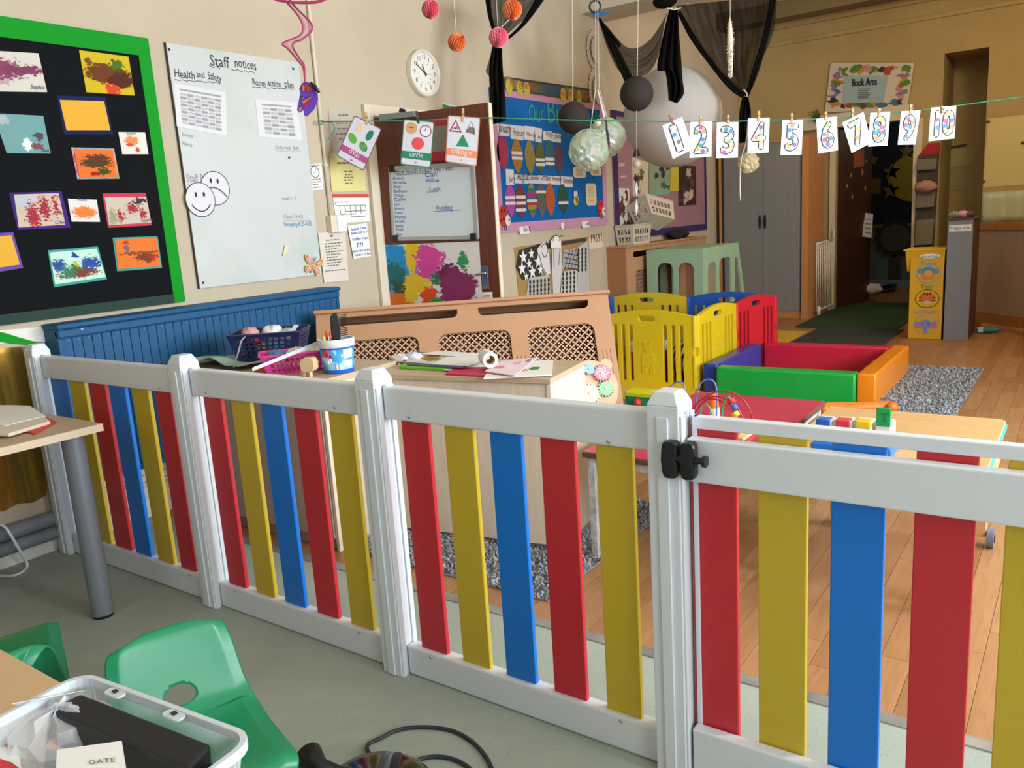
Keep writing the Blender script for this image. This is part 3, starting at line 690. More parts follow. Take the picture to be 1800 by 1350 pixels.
sheet_on('carrot_bag', [(850, 664), (970, 658), (972, 632), (866, 640)], ZT+.010, MATS['carrot_bag'], 'white printed bag with carrot picture on the cupboard corner', 'bag', t=.006)
art('pink_bag', '#ecd6de', [(.6, .6, .12, .12, '#e3a6bb'), (.25, .3, .15, .12, '#d67f92'), (.85, .8, .08, .12, '#b77f96')], wob=.06)
sheet_on('pink_packet', [(852, 652), (905, 660), (945, 628), (880, 634)], ZT+.018, MATS['pink_bag'], 'pale pink printed packet lying on the white carrot bag', 'packet', t=.004)
# paper roll
c0, c1 = onz(838, 632, ZT+.034), onz(878, 634, ZT+.034); c0.z = c1.z = ZT+.052
ax_ = (c1-c0).normalized(); L_ = (c1-c0).length
t = thing('paper_roll', 'roll of white paper with brown cardboard core lying on the paper pile', 'paper roll', (c0+c1)/2-Z_*.03)
ax_ = V((.75, -.66, 0)).normalized(); mid = onz(858, 632, ZT+.05); mid.z = ZT+.055
A, B = mid-ax_*.05, mid+ax_*.05
MB().lathe([(.020, .05), (.020, 0), (.033, 0), (.034, .05), (.033, .10), (.020, .10), (.020, .05)], A, 24, ax=ax_, caps=False).build('paper', PW, t, smooth=True, auto=40)
MB().lathe([(.0195, .098), (.0195, .002), (.018, .002), (.018, .098), (.0195, .098)], A, 24, ax=ax_, caps=False).build('core', mat('cardboard', '#a98a66', .8), t, smooth=True)
# gear toy board (bear shaped) leaning on the grille
gc = onp(1040, 682, (-1.84, 3.30, .5), nn); 
t = thing('gear_board', 'bear-shaped pale orange busy board with turning gears, at the cupboard side', 'toy', gc-Z_*.3)
gp, gq = -dn, d
gn = fn
bo = circ(0, 0, .128, 28, .14)
MB().plate(bo, [], gc-gn*.012, d, -dn, .012).build('board', mat('peach_board', '#e9b795', .5), t)
for sx in (-1, 1): MB().plate(circ(sx*.085, .11, .03), [], gc-gn*.012, d, -dn, .0118).build('ear', mat('peach_board'), t)
for (x, y, r, c, nt) in ((.0, .092, .029, '#9bc6d6', 8), (.058, .066, .044, '#dd8ea3', 18), (-.05, .045, .026, '#c9c1de', 10), (-.012, -.03, .050, '#f0e6cc', 18), (.066, -.012, .040, '#9fd3a4', 16)):
    out = []
    for i in range(nt*2): rr_ = r if i % 2 else r*.82; a = PI*i/nt; out += [(x+rr_*math.cos(a-.06), y+rr_*math.sin(a-.06)), (x+rr_*math.cos(a+.1), y+rr_*math.sin(a+.1))]
    gg = MB().plate(out, [], gc+gn*.001, d, -dn, .012).build('gear', mat('gear'+c, c, .45), t)
    MB().cyl(gc+d*x-dn*y+gn*.012, gc+d*x-dn*y+gn*.017, r*.16, seg=10).build('pin', mat('white_plastic'), gg, smooth=True, auto=40)
    if nt == 18 and r < .06:
        sw = MB()
        for q in range(6):
            pts = [gc+d*(x+r*(.2+.5*s)*math.cos(q*PI/3+s*1.2))-dn*(y+r*(.2+.5*s)*math.sin(q*PI/3+s*1.2))+gn*.013 for s in (0, .33, .66, 1)]
            stroke(sw, pts, .006, gn, .0008)
        sw.build('swirl_print', mat('swirl_white', '#f0dfe2', .5), gg)
# ================================================================== things on the left wall
def wq(name, px, m, off=.004, label=None, cat='paper', group=None, parent=None, t=.0015, X=XL):
    """flat sheet on the left wall, corners bottom-left, bottom-right, top-right, top-left in photo pixels"""
    o = MB().sheet(*[onx(x, y, X+off) for x, y in px], off=min(t, off*.9)).build(name, m, parent)
    return o if parent is not None else tag(o, label, cat, group)
def wtext(mb, txt, a, b, off, shear=.0, jit=.12, tall=1.15, X=XL):
    A, B = onx(*a, X), onx(*b, X); u = (B-A); w_ = u.length; u.normalize(); return letters(mb, txt, A, u, Z_, X_, width=w_, off=off, shear=shear, jit=jit, tall=tall)
def wline(mb, pts, w_, off, wob=0, X=XL):
    P_ = [onx(x, y, X) for x, y in pts]
    if wob:
        q = []
        for i in range(len(P_)-1):
            n_ = max(2, int((P_[i+1]-P_[i]).length/.02))
            q += [P_[i].lerp(P_[i+1], j/n_)+Z_*wob*((-1)**j) for j in range(n_)]
        P_ = q
    return stroke(mb, P_, w_, X_, off)
INK = mat('black_ink', '#1e2024', .6); INKB = mat('blue_ink', '#1d4fae', .6); INKL = mat('faint_grey_ink', '#8f9296', .7); INKC = mat('cyan_ink', '#2f86c4', .6); INKN = mat('navy_ink', '#252b63', .6)
# ---- black display board with green border
BLKF = mat('black_felt', '#15171a', .95, spec=.1, bump=(300, .3)); GRNB = mat('green_border', '#0b8f22', .75, spec=.2)
tr_, br_ = onx(250, 67, XL), onx(325, 528, XL); y1 = (tr_.y+br_.y)/2; zt, zb_ = 2.325, 1.05; yL = .6
t = thing('display_board', 'black felt display board with bright green border, covered in children\'s paintings', 'display board', (XL, 1.5, zb_))
MB().bx(XL+.0015, XL+.022, yL, y1, zb_, zt).build('felt_panel', BLKF, t)
MB().bx(XL+.022, XL+.027, yL, y1, zt-.085, zt).build('border_strip', GRNB, t)
MB().bx(XL+.022, XL+.0265, y1-.062, y1, zb_, zt-.085).build('border_strip', GRNB, t)
MB().bx(XL+.022, XL+.03, yL, y1-.062, zb_, zb_+.045).build('border_strip', mat('dark_green_felt', '#243c34', .9), t)
art('art1', '#cfc9bf', [(.35, .55, .42, .28, '#86405e', .55), (.72, .55, .3, .13, '#7a3a5a', .6), (.3, .25, .25, .1, '#b89ba6', .6)], seed=1)
art('art2', '#c9b024', [(.5, .5, .5, .26, '#6a3a1c', .4), (.75, .35, .3, .2, '#54281a', .4), (.55, .1, .16, .16, '#d2432b', .3), (.7, .72, .15, .14, '#4a6a22', .5), (.15, .75, .05, .08, '#7a4a20', .4)], seed=2)
art('art4', '#6f9c9c', [(.12, .85, .14, .12, '#a8b0b4', .6), (.5, .22, .12, .16, '#dfe3e0', .6), (.8, .45, .12, .1, '#54484c', .8), (.75, .18, .14, .1, '#7a4a52', .9)], seed=3)
art('art5', '#dcd8d0', [(.42, .62, .26, .2, '#dc8a4c', .5), (.35, .4, .16, .08, '#c84a2c', .6), (.6, .2, .08, .14, '#c84a3a', .7)], seed=4)
art('art6', '#e2702e', [(.5, .55, .42, .2, '#4e3a20', .7), (.6, .72, .3, .12, '#5a3420', .7), (.42, .12, .12, .1, '#9a1f1c', .3), (.68, .2, .18, .14, '#3c4a1e', .5)], seed=5)
art('art7', '#c9b7a4', [(.2, .8, .3, .2, '#b9bcc4', .7), (.35, .3, .14, .4, '#a02c3c', 1.2), (.62, .55, .12, .35, '#a02c3c', 1.2), (.88, .6, .07, .3, '#a02c3c', 1.2)], seed=6)
art('art8', '#dcd8d2', [(.5, .42, .42, .26, '#e07a36', .5)], seed=7)
art('art9', '#c7b9aa', [(.3, .3, .1, .2, '#a0303c', 1.3), (.62, .6, .14, .2, '#a0303c', 1.3), (.85, .35, .08, .2, '#a0303c', 1.3), (.85, .85, .16, .12, '#3c3238', 1.0), (.12, .3, .08, .3, '#9a9a74', 1.2)], seed=8)
art('art11', '#bfe0cd', [(.5, .3, .42, .2, '#7a3c34', .6), (.8, .55, .2, .22, '#2d4c9a', .8), (.15, .55, .14, .2, '#2d4c9a', .8), (.5, .85, .06, .12, '#1f3f9a', .4), (.5, .48, .12, .1, '#2e7a3c', .5), (.5, .58, .08, .06, '#c9b040', .5), (.3, .35, .16, .2, '#3c7a5c', .9)], seed=9)
art('art12', '#de7430', [(.7, .35, .26, .14, '#7a3a24', .7), (.85, .32, .07, .08, '#c0261e', .3), (.25, .88, .09, .08, '#c8281e', .4), (.25, .65, .05, .12, '#6a6468', .5), (.55, .5, .5, .05, '#8a4a28', .9)], seed=10)
art('confetti', '#b9a0a8', [(.1, .5, .12, .5, '#b5506a', 1.2), (.5, .9, .5, .1, '#7a9ab0', 1.2), (.9, .3, .12, .4, '#c8a050', 1.2), (.5, .1, .5, .1, '#5aa09a', 1.2)], seed=11)
CARD = {k: mat('card_'+k, c, .8, spec=.2) for k, c in dict(blue='#16204f', purple='#43237a', red='#c53a52', lilac='#6a4aa0', teal='#3f9a90', yellow='#dfa83a', white='#e4e1db').items()}
G_ = 'children\'s paintings on the black board'
def painting(px, m, label, off=.0235, txt=None, tpx=None, back=None, bpx=None):
    if back:
        t = thing('painting', label, 'painting', onx(*px[0], XL+off), group=G_)
        wq('mount', bpx, back, off, parent=t, t=.001); wq('sheet', px, m, off+.0022, parent=t, t=.001); par = t
    else:
        par = wq('painting', px, m, off, label, 'painting', G_, t=.001)
    if txt:
        b = MB(); wtext(b, txt, *tpx, off+.004, shear=.15); b.build('written_name', INKN, par)
painting([(-48, 160), (83, 162), (67.5, 93.7), (-62, 86)], MATS['art1'], 'white sheet with smeared purple paint, top of the board at the picture edge', txt='Sophie', tpx=((49, 157), (74, 158.5)))
painting([(152, 162), (237, 168), (226, 99.5), (139, 88)], MATS['art2'], 'yellow sheet with brown, red and green paint below the green corner')
painting([(117, 229), (194, 229), (183, 178), (105, 175.5)], CARD['yellow'], 'plain mustard yellow sheet on dark blue card', back=CARD['blue'], bpx=[(113, 236), (199, 236), (185, 170), (100, 168)])
painting([(12, 269), (89, 270), (76, 203.5), (-12, 199)], MATS['art4'], 'dusty teal sheet with white blobs and specks', txt='Laura', tpx=((68, 267.5), (86, 268.5)))
painting([(215, 271), (261, 271), (255, 232.5), (208, 232)], MATS['art5'], 'small white sheet with pale orange smear near the green border', txt='Autumn', tpx=((217, 237), (234, 237)))
painting([(140, 312), (206, 311), (198, 264), (130, 262)], MATS['art6'], 'orange sheet with dark green brown paint and red dots', back=MATS['confetti'], bpx=[(136, 315), (210, 314), (200.5, 261), (125, 259)])
painting([(33, 400), (115, 395), (103, 339.5), (24.5, 342)], MATS['art7'], 'beige sheet with red prints on purple card', back=CARD['purple'], bpx=[(31, 404), (124, 400), (108, 336), (16, 339)], txt='Chloe', tpx=((92, 394.5), (112, 393.5)))
painting([(126, 389.5), (176, 390), (170, 351), (119, 349)], MATS['art8'], 'small white sheet with solid orange blot in the middle of the board', txt='Rosie', tpx=((131, 354), (148, 354)))
painting([(192, 396), (266, 391), (257, 346), (184, 346.5)], MATS['art9'], 'beige sheet with finger prints on red card', back=CARD['red'], bpx=[(190, 400.5), (267, 396), (256, 339), (180, 340)], txt='Sophie', tpx=((243, 391), (263, 389.5)))
painting([(-38, 476), (35, 465), (20, 413.5), (-52, 420)], CARD['yellow'], 'plain mustard sheet on lilac card at the picture edge', back=CARD['lilac'], bpx=[(-40, 484), (41, 471), (23, 408), (-56, 414)])
painting([(97, 500), (186, 487), (170, 437), (87, 444)], MATS['art11'], 'mint sheet splattered blue, green and brown, lowest on the board', back=CARD['teal'], bpx=[(95, 505), (188, 491), (172, 433), (84, 440)])
painting([(208, 473), (283, 468), (275, 418), (202, 421)], MATS['art12'], 'orange sheet with brown speckles on teal card, lower corner of the board', back=CARD['teal'], bpx=[(206, 477), (285, 471), (277, 415), (198, 418)])
# paper strip and green paper curve under the board
o = wq('backing_paper', [(-20, 605), (88, 600), (96, 572), (-20, 583)], CARD['white'], .006, 'white paper strip below the black board', 'paper')
def fcurve():
    pts = [(-20, 598), (-20, 580), (8, 585), (30, 592), (55, 599), (75, 603), (88, 606), (60, 606), (20, 604)]
    return MB().slab([onx(x, y, XL+.008) for x, y in pts], (.0015, 0, 0)).build('paper_border', GRNB)
tag(fcurve(), 'curved green paper border above the gold foil', 'paper')
# gold foil sheet low on the wall
def foil_mat():
    m, N, b = base('gold_foil', .17, .85, .5); v = N.n('ShaderNodeTexCoord').outputs['Object']
    N.l(N.mix(N.noise(3, 2, v), lin('#c9a24a'), lin('#a8833a')), b.inputs['Base Color'])
    bp = N.n('ShaderNodeBump'); bp.inputs['Strength'].default_value = .5; bp.inputs['Distance'].default_value = .03
    mp = N.n('ShaderNodeMapping'); mp.inputs['Scale'].default_value = (1, 4, .8); N.l(v, mp.inputs[0]); N.l(N.noise(2.2, 1, mp.outputs[0]), bp.inputs['Height']); N.l(bp.outputs[0], b.inputs['Normal']); return m
yf0, yf1 = 1.0, 1.60
pts = [(yf0, .24), (yf0, 1.0), (1.62, .945)]
pts += [(1.635+.006*(-1)**i, .935-.65*i/16) for i in range(1, 16)]
pts += [(1.61-.06*i, .255+.008*(-1)**i-.0*i) for i in range(0, 10)]
tag(MB().plate(pts, [], (XL+.004, 0, 0), Y_, Z_, .002).build('foil_sheet', foil_mat()), 'shiny gold foil sheet with zigzag edge, low on the wall by the desk', 'foil')
GP = mat('grey_pipe_lagging', '#7d8289', .6, bump=(80, .2))
for z, r, lb in ((.165, .034, 'upper grey lagged pipe along the skirting'), (.098, .032, 'lower grey lagged pipe along the skirting')):
    t = MB().cyl((XL+.055, -.5, z), (XL+.055, P0[0]-.0 if False else 1.60, z), r, seg=14).build('heating_pipe', GP, smooth=True, auto=40); tag(t, lb, 'pipe', 'grey pipes along the wall')
o = MB().tube(catmull([onx(0, 922, XL+.1), onx(12, 930, XL+.12), onz(30, 960, .12), onz(48, 993, .01), onz(30, 1010, .006), onz(0, 1012, .006), onz(-30, 1005, .006)], 8), .006, 8).build('white_cable', mat('white_plastic'), smooth=True); tag(o, 'white cable hanging down the pipes onto the floor', 'cable')
# ---- staff whiteboard
def wb_mat():
    m, N, b = base('smudged_whiteboard', .3, 0, .4); v = N.n('ShaderNodeTexCoord').outputs['Object']
    c = N.mix(N.math('MULTIPLY', N.ramp(N.noise(2.6, 3, v), .45, .7), .55), lin('#c9cdcd'), lin('#c1c3b4'))
    c = N.mix(N.math('MULTIPLY', N.ramp(N.noise(4.1, 4, v), .56, .76), .5), c, lin('#a9c7c6')); N.l(c, b.inputs['Base Color']); return m
WBM = wb_mat()
y0, y1, z0, z1 = 2.532, 3.372, 1.105, 2.322
t = thing('staff_whiteboard', 'large whiteboard with handwritten staff notices on the wall above the blue cover', 'whiteboard', (XL, 2.95, z0))
MB().bx(XL+.0015, XL+.016, y0, y1, z0, z1).build('board', WBM, t, bevel=.003)
MB().bx(XL+.0015, XL+.017, y0-.004, y0, z0, z1).build('dark_edge', mat('dark_edge', '#4a443c', .8), t)
for (x, y) in ((297, 87), (515, 121), (357, 497), (545, 478), (508, 277)):
    p = onx(x, y, XL+.016); MB().cyl(p, p+X_*.003, .007, seg=10).build('screw', mat('dark_screw', '#3a3a3c', .4, .6), t)
b = MB(); o_ = .0175
wtext(b, 'Staff', (366, 115), (400, 121), o_, tall=1.15); wtext(b, 'notices', (409, 118), (448, 124.5), o_, tall=1.4)
wline(b, [(364, 117), (390, 121.5)], .003, o_, .004); wline(b, [(402, 123), (450, 129)], .003, o_, .004)
wtext(b, 'Health', (303, 136), (340, 140.5), o_, tall=1.3); wtext(b, 'and', (342, 136), (357, 138.5), o_, tall=1.3); wtext(b, 'Safety', (362, 140), (386, 145), o_, tall=1.6)
wline(b, [(304, 141), (350, 144.5), (390, 147)], .003, o_, .003)
wtext(b, 'Room', (440, 150), (464, 154), o_, tall=1.4); wtext(b, 'action', (467, 151), (491, 154.5), o_, tall=1.35); wtext(b, 'plan', (497, 154), (514, 157), o_, tall=1.4)
wline(b, [(440, 154), (495, 156.5), (517, 158.5)], .003, o_, .002)
b.build('handwriting', INK, t)
b = MB(); wtext(b, 'Boxes', (317, 240), (336, 243), o_); wtext(b, 'Nancy', (317, 255), (335, 259), o_); wtext(b, 'Duty hour Roll', (481, 262), (522, 264), o_); wline(b, [(482, 266), (530, 266)], .002, o_, .003); wtext(b, 'Staff R', (325, 320), (356, 320), o_, tall=1.5); wline(b, [(326, 325), (350, 327)], .002, o_, .003)
wtext(b, 'Clean Check', (495, 384), (530, 383), o_, tall=1.2); wline(b, [(496, 387), (548, 388)], .002, o_, .002); b.build('faint_handwriting', INKL, t)['kind'] = 'stuff'
b = MB(); wtext(b, 'Sweeping 8.25-4.30', (496, 398), (545, 397), o_, tall=1.4); wtext(b, 'Lunch 1 - 2', (493, 352), (518, 351), o_); b.build('blue_handwriting', INKC, t)
def table_paper(name, px, rows, cols, label, hdr, inset, cat='paper'):
    t = thing(name, label, cat, onx(*px[0], XL+.018)); wq('sheet', px, mat('laminated_paper', '#d8d8da', .35), .018, parent=t, t=.001)
    bl, br2, tr2, tl = [onx(x, y, XL+.0192) for x, y in px]
    def pt(u, v): return (bl*(1-u)+br2*u)*(1-v)+(tl*(1-u)+tr2*u)*v
    g1, g2 = MB(), MB()
    for r in range(rows):
        for c in range(cols):
            u0, u1 = inset+(1-2*inset)*(c+.06)/cols, inset+(1-2*inset)*(c+.94)/cols; v0, v1 = .08+.74*(r+.15)/rows, .08+.74*(r+.85)/rows
            (g1 if (r+c) % 2 else g2).add([pt(u0, v0), pt(u1, v0), pt(u1, v1), pt(u0, v1)], [(0, 1, 2, 3)])
    g1.add([pt(inset, .86), pt(1-inset, .86), pt(1-inset, .9), pt(inset, .9)], [(0, 1, 2, 3)])
    g1.build('printed_cells', mat('print_grey', hdr, .6), t); g2.build('printed_cells', mat('print_light'+name, '#b9b9bd', .6), t)
table_paper('rota_sheet', [(311, 222), (399, 239), (397, 162), (305, 146)], 9, 6, 'laminated landscape rota table under the health and safety heading', '#97979d', .1)
table_paper('action_sheet', [(455, 240), (532, 247), (520, 180), (449, 175)], 7, 4, 'laminated portrait sheet under the room action plan heading', '#b5b5bb', .14)
def smiley(name, cpx, rpx, label, happy, off):
    C_ = onx(*cpx, XL+off); r = rpx; t = thing(name, label, 'paper face', C_, group='paper faces on the whiteboard')
    MB().plate(circ(0, 0, r, 28), [], C_-X_*.001, Y_, Z_, .001).build('disc', mat('grey_white_paper', '#d6d4da', .6), t)
    b = MB(); P_ = [C_+Y_*x+Z_*y for x, y in circ(0, 0, r*.985, 32)]; stroke(b, P_+[P_[0]], .004, X_, .0005)
    if happy: m_ = [(-.62, -.28), (-.4, -.52), (0, -.68), (.4, -.52), (.62, -.28)]; e = ((-.27, .3), (.27, .3))
    else: m_ = [(-.55, -.05), (-.2, .05), (.2, -.05), (.55, -.3), (.72, -.5)]; e = ((-.25, .45), (.22, .42))
    stroke(b, catmull([C_+Y_*(x*r)+Z_*(y*r) for x, y in m_], 5), .006, X_, .0008)
    for x, y in e: b.add([C_+X_*.0009+Y_*(x*r+q[0]*.55)+Z_*(y*r+q[1]) for q in circ(0, 0, r*.15, 12)], [tuple(range(12))])
    b.build('ink_drawing', INK, t)
smiley('sad_face_cutout', (378.5, 331), .088, 'paper circle with frowning face, tucked behind the smiling one', False, .018)
smiley('smiling_face_cutout', (352.5, 351), .088, 'paper circle with smiling face on the whiteboard', True, .0205)
o = wq('sticky_note', [(497, 450), (504, 446), (509, 432), (501, 431)], mat('pale_yellow_note', '#d9d6a8', .8), .026, 'pale yellow sticky note peeling off the whiteboard', 'note'); 
def flat_butterfly(C_, s, ux, uy, n_, t, wing, bars, body):
    for sx in (-1, 1):
        for (o1) in ([(0, .02), (.25, .32), (.62, .62), (.78, .5), (.66, .2), (.35, .0)], [(0, -.02), (.35, -.02), (.6, -.15), (.62, -.42), (.38, -.55), (.12, -.3)]):
            q = [(sx*x*s, y*s) for x, y in o1]; w_ = MB().plate(q, [], C_, ux, uy, .0012).build('wing', wing, t)
            cx = sum(p[0] for p in q)/6; cy = sum(p[1] for p in q)/6
            for k, c in enumerate(bars):
                f0 = .8-.26*k; MB().plate([((p[0]-cx)*f0+cx*(.96), (p[1]-cy)*f0+cy) for p in q], [], C_+n_*(.0013+.0006*k), ux, uy, .0005).build('wing_band', c, w_)
    MB().plate(circ(0, 0, .05*s, 10, .34*s), [], C_, ux, uy, .003).build('body', body, t)
    a = MB()
    for sx in (-1, 1): stroke(a, [C_+uy*.3*s, C_+ux*(sx*.12*s)+uy*.52*s], .04*s, n_, .001); a.add([C_+ux*(sx*.12*s+q[0])+uy*(.54*s+q[1])+n_*.001 for q in circ(0, 0, .03*s, 8)], [tuple(range(8))])
    a.build('antennae', INK, t)
C_ = onx(551, 467, XL+.03); t = thing('paper_butterfly', 'striped paper butterfly on the lower corner of the whiteboard', 'paper butterfly', C_)
flat_butterfly(C_, .095, (Y_*.93+Z_*-.3).normalized(), (Z_*.93+Y_*.3).normalized(), X_, t, mat('lime_cut', '#d6cf7a', .7), [mat('orange_cut', '#d8643a', .7), mat('rose_cut', '#d79fb2', .7)], mat('tan_cut', '#c99a76', .7))
# ---- conduit, socket, notices beside the door
CON = mat('cream_conduit', '#ddcfb8', .5)
yp = 3.495
t = thing('cable_conduit', 'cream painted conduit running down the wall to a switch box', 'conduit', (XL, yp, 1.33)); MB().cyl((XL+.012, yp, 1.45), (XL+.012, yp, 3.55), .011, seg=10).build('tube', CON, t, smooth=True)
for z in (1.75, 2.4): MB().lathe([(.015, -.008), (.015, .008)], (XL+.012, yp, z), 12).build('clip', CON, t, smooth=True)
p = onx(590, 393, XL); q = MB().bx(XL, XL+.045, p.y-.075, p.y+.045, p.z-.055, p.z+.05).build('switch_box', mat('cream_plastic', '#dfd2b9', .5), bevel=.005); tag(q, 'cream box with white face plate below the conduit', 'switch box')
MB().bx(XL+.045, XL+.052, p.y-.03, p.y+.045, p.z-.052, p.z+.048).build('face_plate', mat('white_plastic'), q, bevel=.003)
def notice(name, px, m, label, lines=(), off=.005, ink=INK, cat='notice', title=None):
    t = thing(name, label, cat, onx(*px[0], XL+off), group='notices beside the door'); wq('sheet', px, m, off, parent=t, t=.001)
    bl, br2, tr2, tl = [onx(x, y, XL+off+.0012) for x, y in px]
    def pt(u, v): return (bl*(1-u)+br2*u)*(1-v)+(tl*(1-u)+tr2*u)*v
    b = MB()
    for (v, u0, u1, h) in lines: 
        u = u0
        while u < u1:
            e = min(u1, u+random.uniform(.05, .13)); b.add([pt(u, v), pt(e, v), pt(e, v+h), pt(u, v+h)], [(0, 1, 2, 3)]); u = e+.025
    if lines: b.build('print_lines', ink, t)
    return t, pt
GREYT = mat('grey_text', '#6c6a68', .7)
t, pt = notice('clock_notice', [(543, 335), (568, 333), (565, 287), (540, 290)], PW, 'small notice with printed clock beside the whiteboard', [(.08, .1, .9, .04), (.2, .3, .7, .04), (.29, .1, .9, .04), (.38, .1, .9, .05), (.92, .1, .95, .04)], ink=GREYT)
b = MB(); c = pt(.5, .7); P_ = [c+Y_*x+Z_*y for x, y in circ(0, 0, .032, 20)]; stroke(b, P_+[P_[0]], .005, X_, .001); stroke(b, [c-Z_*.012-Y_*.008, c, c+Z_*.02+Y_*.012], .003, X_, .001); b.build('clock_print', mat('grey_text'), t)
t, pt = notice('sleeve_notice', [(584, 283), (640, 279), (633, 190), (577, 190)], mat('cloudy_sleeve', '#bdb5a6', .3), 'cloudy plastic sleeve holding a grey notice above the yellow sheet', [(.85, .3, .6, .03), (.7, .2, .8, .02), (.6, .25, .75, .02), (.5, .2, .8, .02), (.4, .25, .7, .02)], .004, ink=GREYT)
t, pt = notice('yellow_notice', [(583, 337), (644, 336), (640, 268), (579, 270)], mat('pale_yellow_paper', '#ded28c', .7), 'pale yellow notice beside the door frame', [(.72, .2, .8, .05), (.5, .38, .62, .035), (.42, .4, .6, .035), (.35, .36, .64, .035), (.28, .36, .64, .035), (.2, .4, .6, .03)], .0065, ink=GREYT)
t, pt = notice('fire_plan', [(592, 393), (650, 389), (648, 341), (584, 341)], PW, 'building plan with red header strip above the handwritten times', [], .005)
b = MB(); b.add([pt(0, .88), pt(1, .88), pt(1, 1), pt(0, 1)], [(0, 1, 2, 3)]); b.build('red_strip', mat('strip_red', '#cf4634', .6), t)
b = MB(); random.seed(3)
for seg in [(.05, .6, .9, .6), (.05, .6, .05, .72), (.05, .72, .45, .72), (.15, .6, .15, .3), (.3, .6, .3, .4), (.45, .6, .45, .2), (.6, .6, .6, .35), (.75, .6, .75, .3), (.9, .6, .9, .25), (.15, .3, .6, .3), (.45, .2, .9, .2), (.3, .4, .9, .4), (.2, .1, .2, .3)]:
    stroke(b, [pt(seg[0], seg[1]), pt(seg[2], seg[3])], .004, X_, .001)
b.build('plan_lines', mat('grey_text'), t)
t, pt = notice('handwritten_times', [(622, 455), (652, 450), (645, 392), (611, 397)], PW, 'white note with blue handwritten session times, taped below the plan', [], .012)
b = MB()
for s_, a, c in (('Session Times', (614, 406), (642, 402)), ('Babies-8.30 to 11', (615, 413), (645, 409)), ('Toddler-11am', (616, 424), (644, 420)), ('P.M', (625, 435), (636, 433)), ('Babies-3pm to 4pm', (618, 444), (648, 440)), ('Toddler-2.15-3pm', (620, 451), (649, 447))): wtext(b, s_, a, c, .0145, jit=.1)
b.build('blue_handwriting', INKB, t)
t, pt = notice('typed_notice', [(570, 497), (613, 493), (607, 405), (559, 410)], mat('aged_paper', '#d9d0c2', .7), 'curling cream typed notice under the switch box, by the blue cover', [(.9, .42, .52, .04), (.83, .25, .75, .02)]+[(.76-.055*i, .2, .85-.1*(i % 3), .022) for i in range(9)]+[(.22, .1, .9, .02)], .01, ink=GREYT)
# ---- door frame and open door
fr = MB(); fr.bx(XL, XL+.03, 3.855, 3.93, 0, 2.13); fr.bx(XL, XL+.03, 4.74, 4.815, 0, 2.13); fr.bx(XL, XL+.03, 3.93, 4.74, 2.06, 2.13); fr.bx(XL-.14, XL, 3.93, 3.945, 0, 2.06); fr.bx(XL-.14, XL, 4.725, 4.74, 0, 2.06)
struct(fr.build('trim_8', CON, bevel=.004))
H0 = V((XL+.012, 3.925, 0)); H1 = V((-2.972, 4.052, 0)); dd = (H1-H0).normalized(); DWd = (H1-H0).length; dnm = V((dd.y, -dd.x, 0))     # dnm faces the camera
WALN = wood('walnut_door', '#6a3420', '#58291a', (26, 26, 1.2), .45, 2)
dr = struct(thing('door_1', None, None, H0)); dr['label'] = 'dark brown wooden door standing open, with whiteboard and painting on it'
MB().plate([(0, .008), (DWd, .008), (DWd, 2.045), (0, 2.045)], [], H0-dnm*.04, dd, Z_, .04).build('leaf', WALN, dr)
MB().plate([(DWd-.0, .008), (DWd+.006, .008), (DWd+.006, 2.045), (DWd, 2.045)], [], H0-dnm*.04, dd, Z_, .04).build('edge_strip', CON, dr)
def dpx(x, y, off=0): return onp(x, y, H0+dnm*off, dnm)
def dq(name, px, m, off, label=None, cat='paper', parent=None, t=.0015):
    o = MB().sheet(*[dpx(x, y, off) for x, y in px], off=t).build(name, m, parent); return o if parent is not None else tag(o, label, cat)
GM = mat('grey_metal', '#8f9092', .4, .5)
c = MB(); P_ = [dpx(x, y, .001) for x, y in ((674, 213), (736, 206), (734, 196), (673, 202))]; MB().slab(P_, dnm*.045).build('door_closer', GM, dr, bevel=.004)
MB().slab([dpx(x, y, .03) for x, y in ((702, 197), (716, 199), (712, 192), (704, 190))], dnm*.01).build('closer_arm', BLK, dr, bevel=.002)
hp = MB().slab([dpx(x, y, .001) for x, y in ((849, 509), (860, 508), (857, 467), (847, 468))], dnm*.006).build('handle_plate', mat('chrome', '#b9bec4', .15, 1.0), dr, bevel=.002)
a, b = dpx(852, 480, .035), dpx(838, 483, .035); hl = MB(); hl.tube([dpx(854, 480, .005), dpx(854, 480, .035), dpx(851, 480.5, .04), dpx(836, 483, .04)], .007, 8); hl.build('lever', mat('chrome'), hp, smooth=True)
t = thing('door_whiteboard', 'framed whiteboard with lunch notes and handwritten names on the brown door', 'whiteboard', dpx(697, 423))
WP = [(694, 420), (840, 417), (832, 288), (687, 296)]
MB().slab([dpx(x, y, .002) for x, y in WP], dnm*.008).build('board', mat('clean_whiteboard', '#d2dcdf', .25), t)
for i in range(4):
    a, b = dpx(*WP[i], .003), dpx(*WP[(i+1) % 4], .003); u = (b-a).normalized(); v = dnm.cross(u)*.012
    MB().slab([a-u*.006-v, b+u*.006-v, b+u*.006+v, a-u*.006+v], dnm*.014).build('frame_bar', mat('alu_frame', '#b3b1aa', .4, .4), t, bevel=.002)
for x, y in ((691, 297), (697, 419), (834, 416)):
    p = dpx(x, y, .002); MB().slab([p+dd*a+Z_*b for a, b in ((-.022, -.022), (.022, -.022), (.022, .022), (-.022, .022))], dnm*.02).build('corner_cap', BLK, t, bevel=.005)
def dtext(mb, txt, a, b, off=.011, tall=1.1, jit=.1): A, B = dpx(*a, 0), dpx(*b, 0); u = B-A; return letters(mb, txt, A, u, Z_, dnm, width=u.length, off=off, jit=jit, tall=tall)
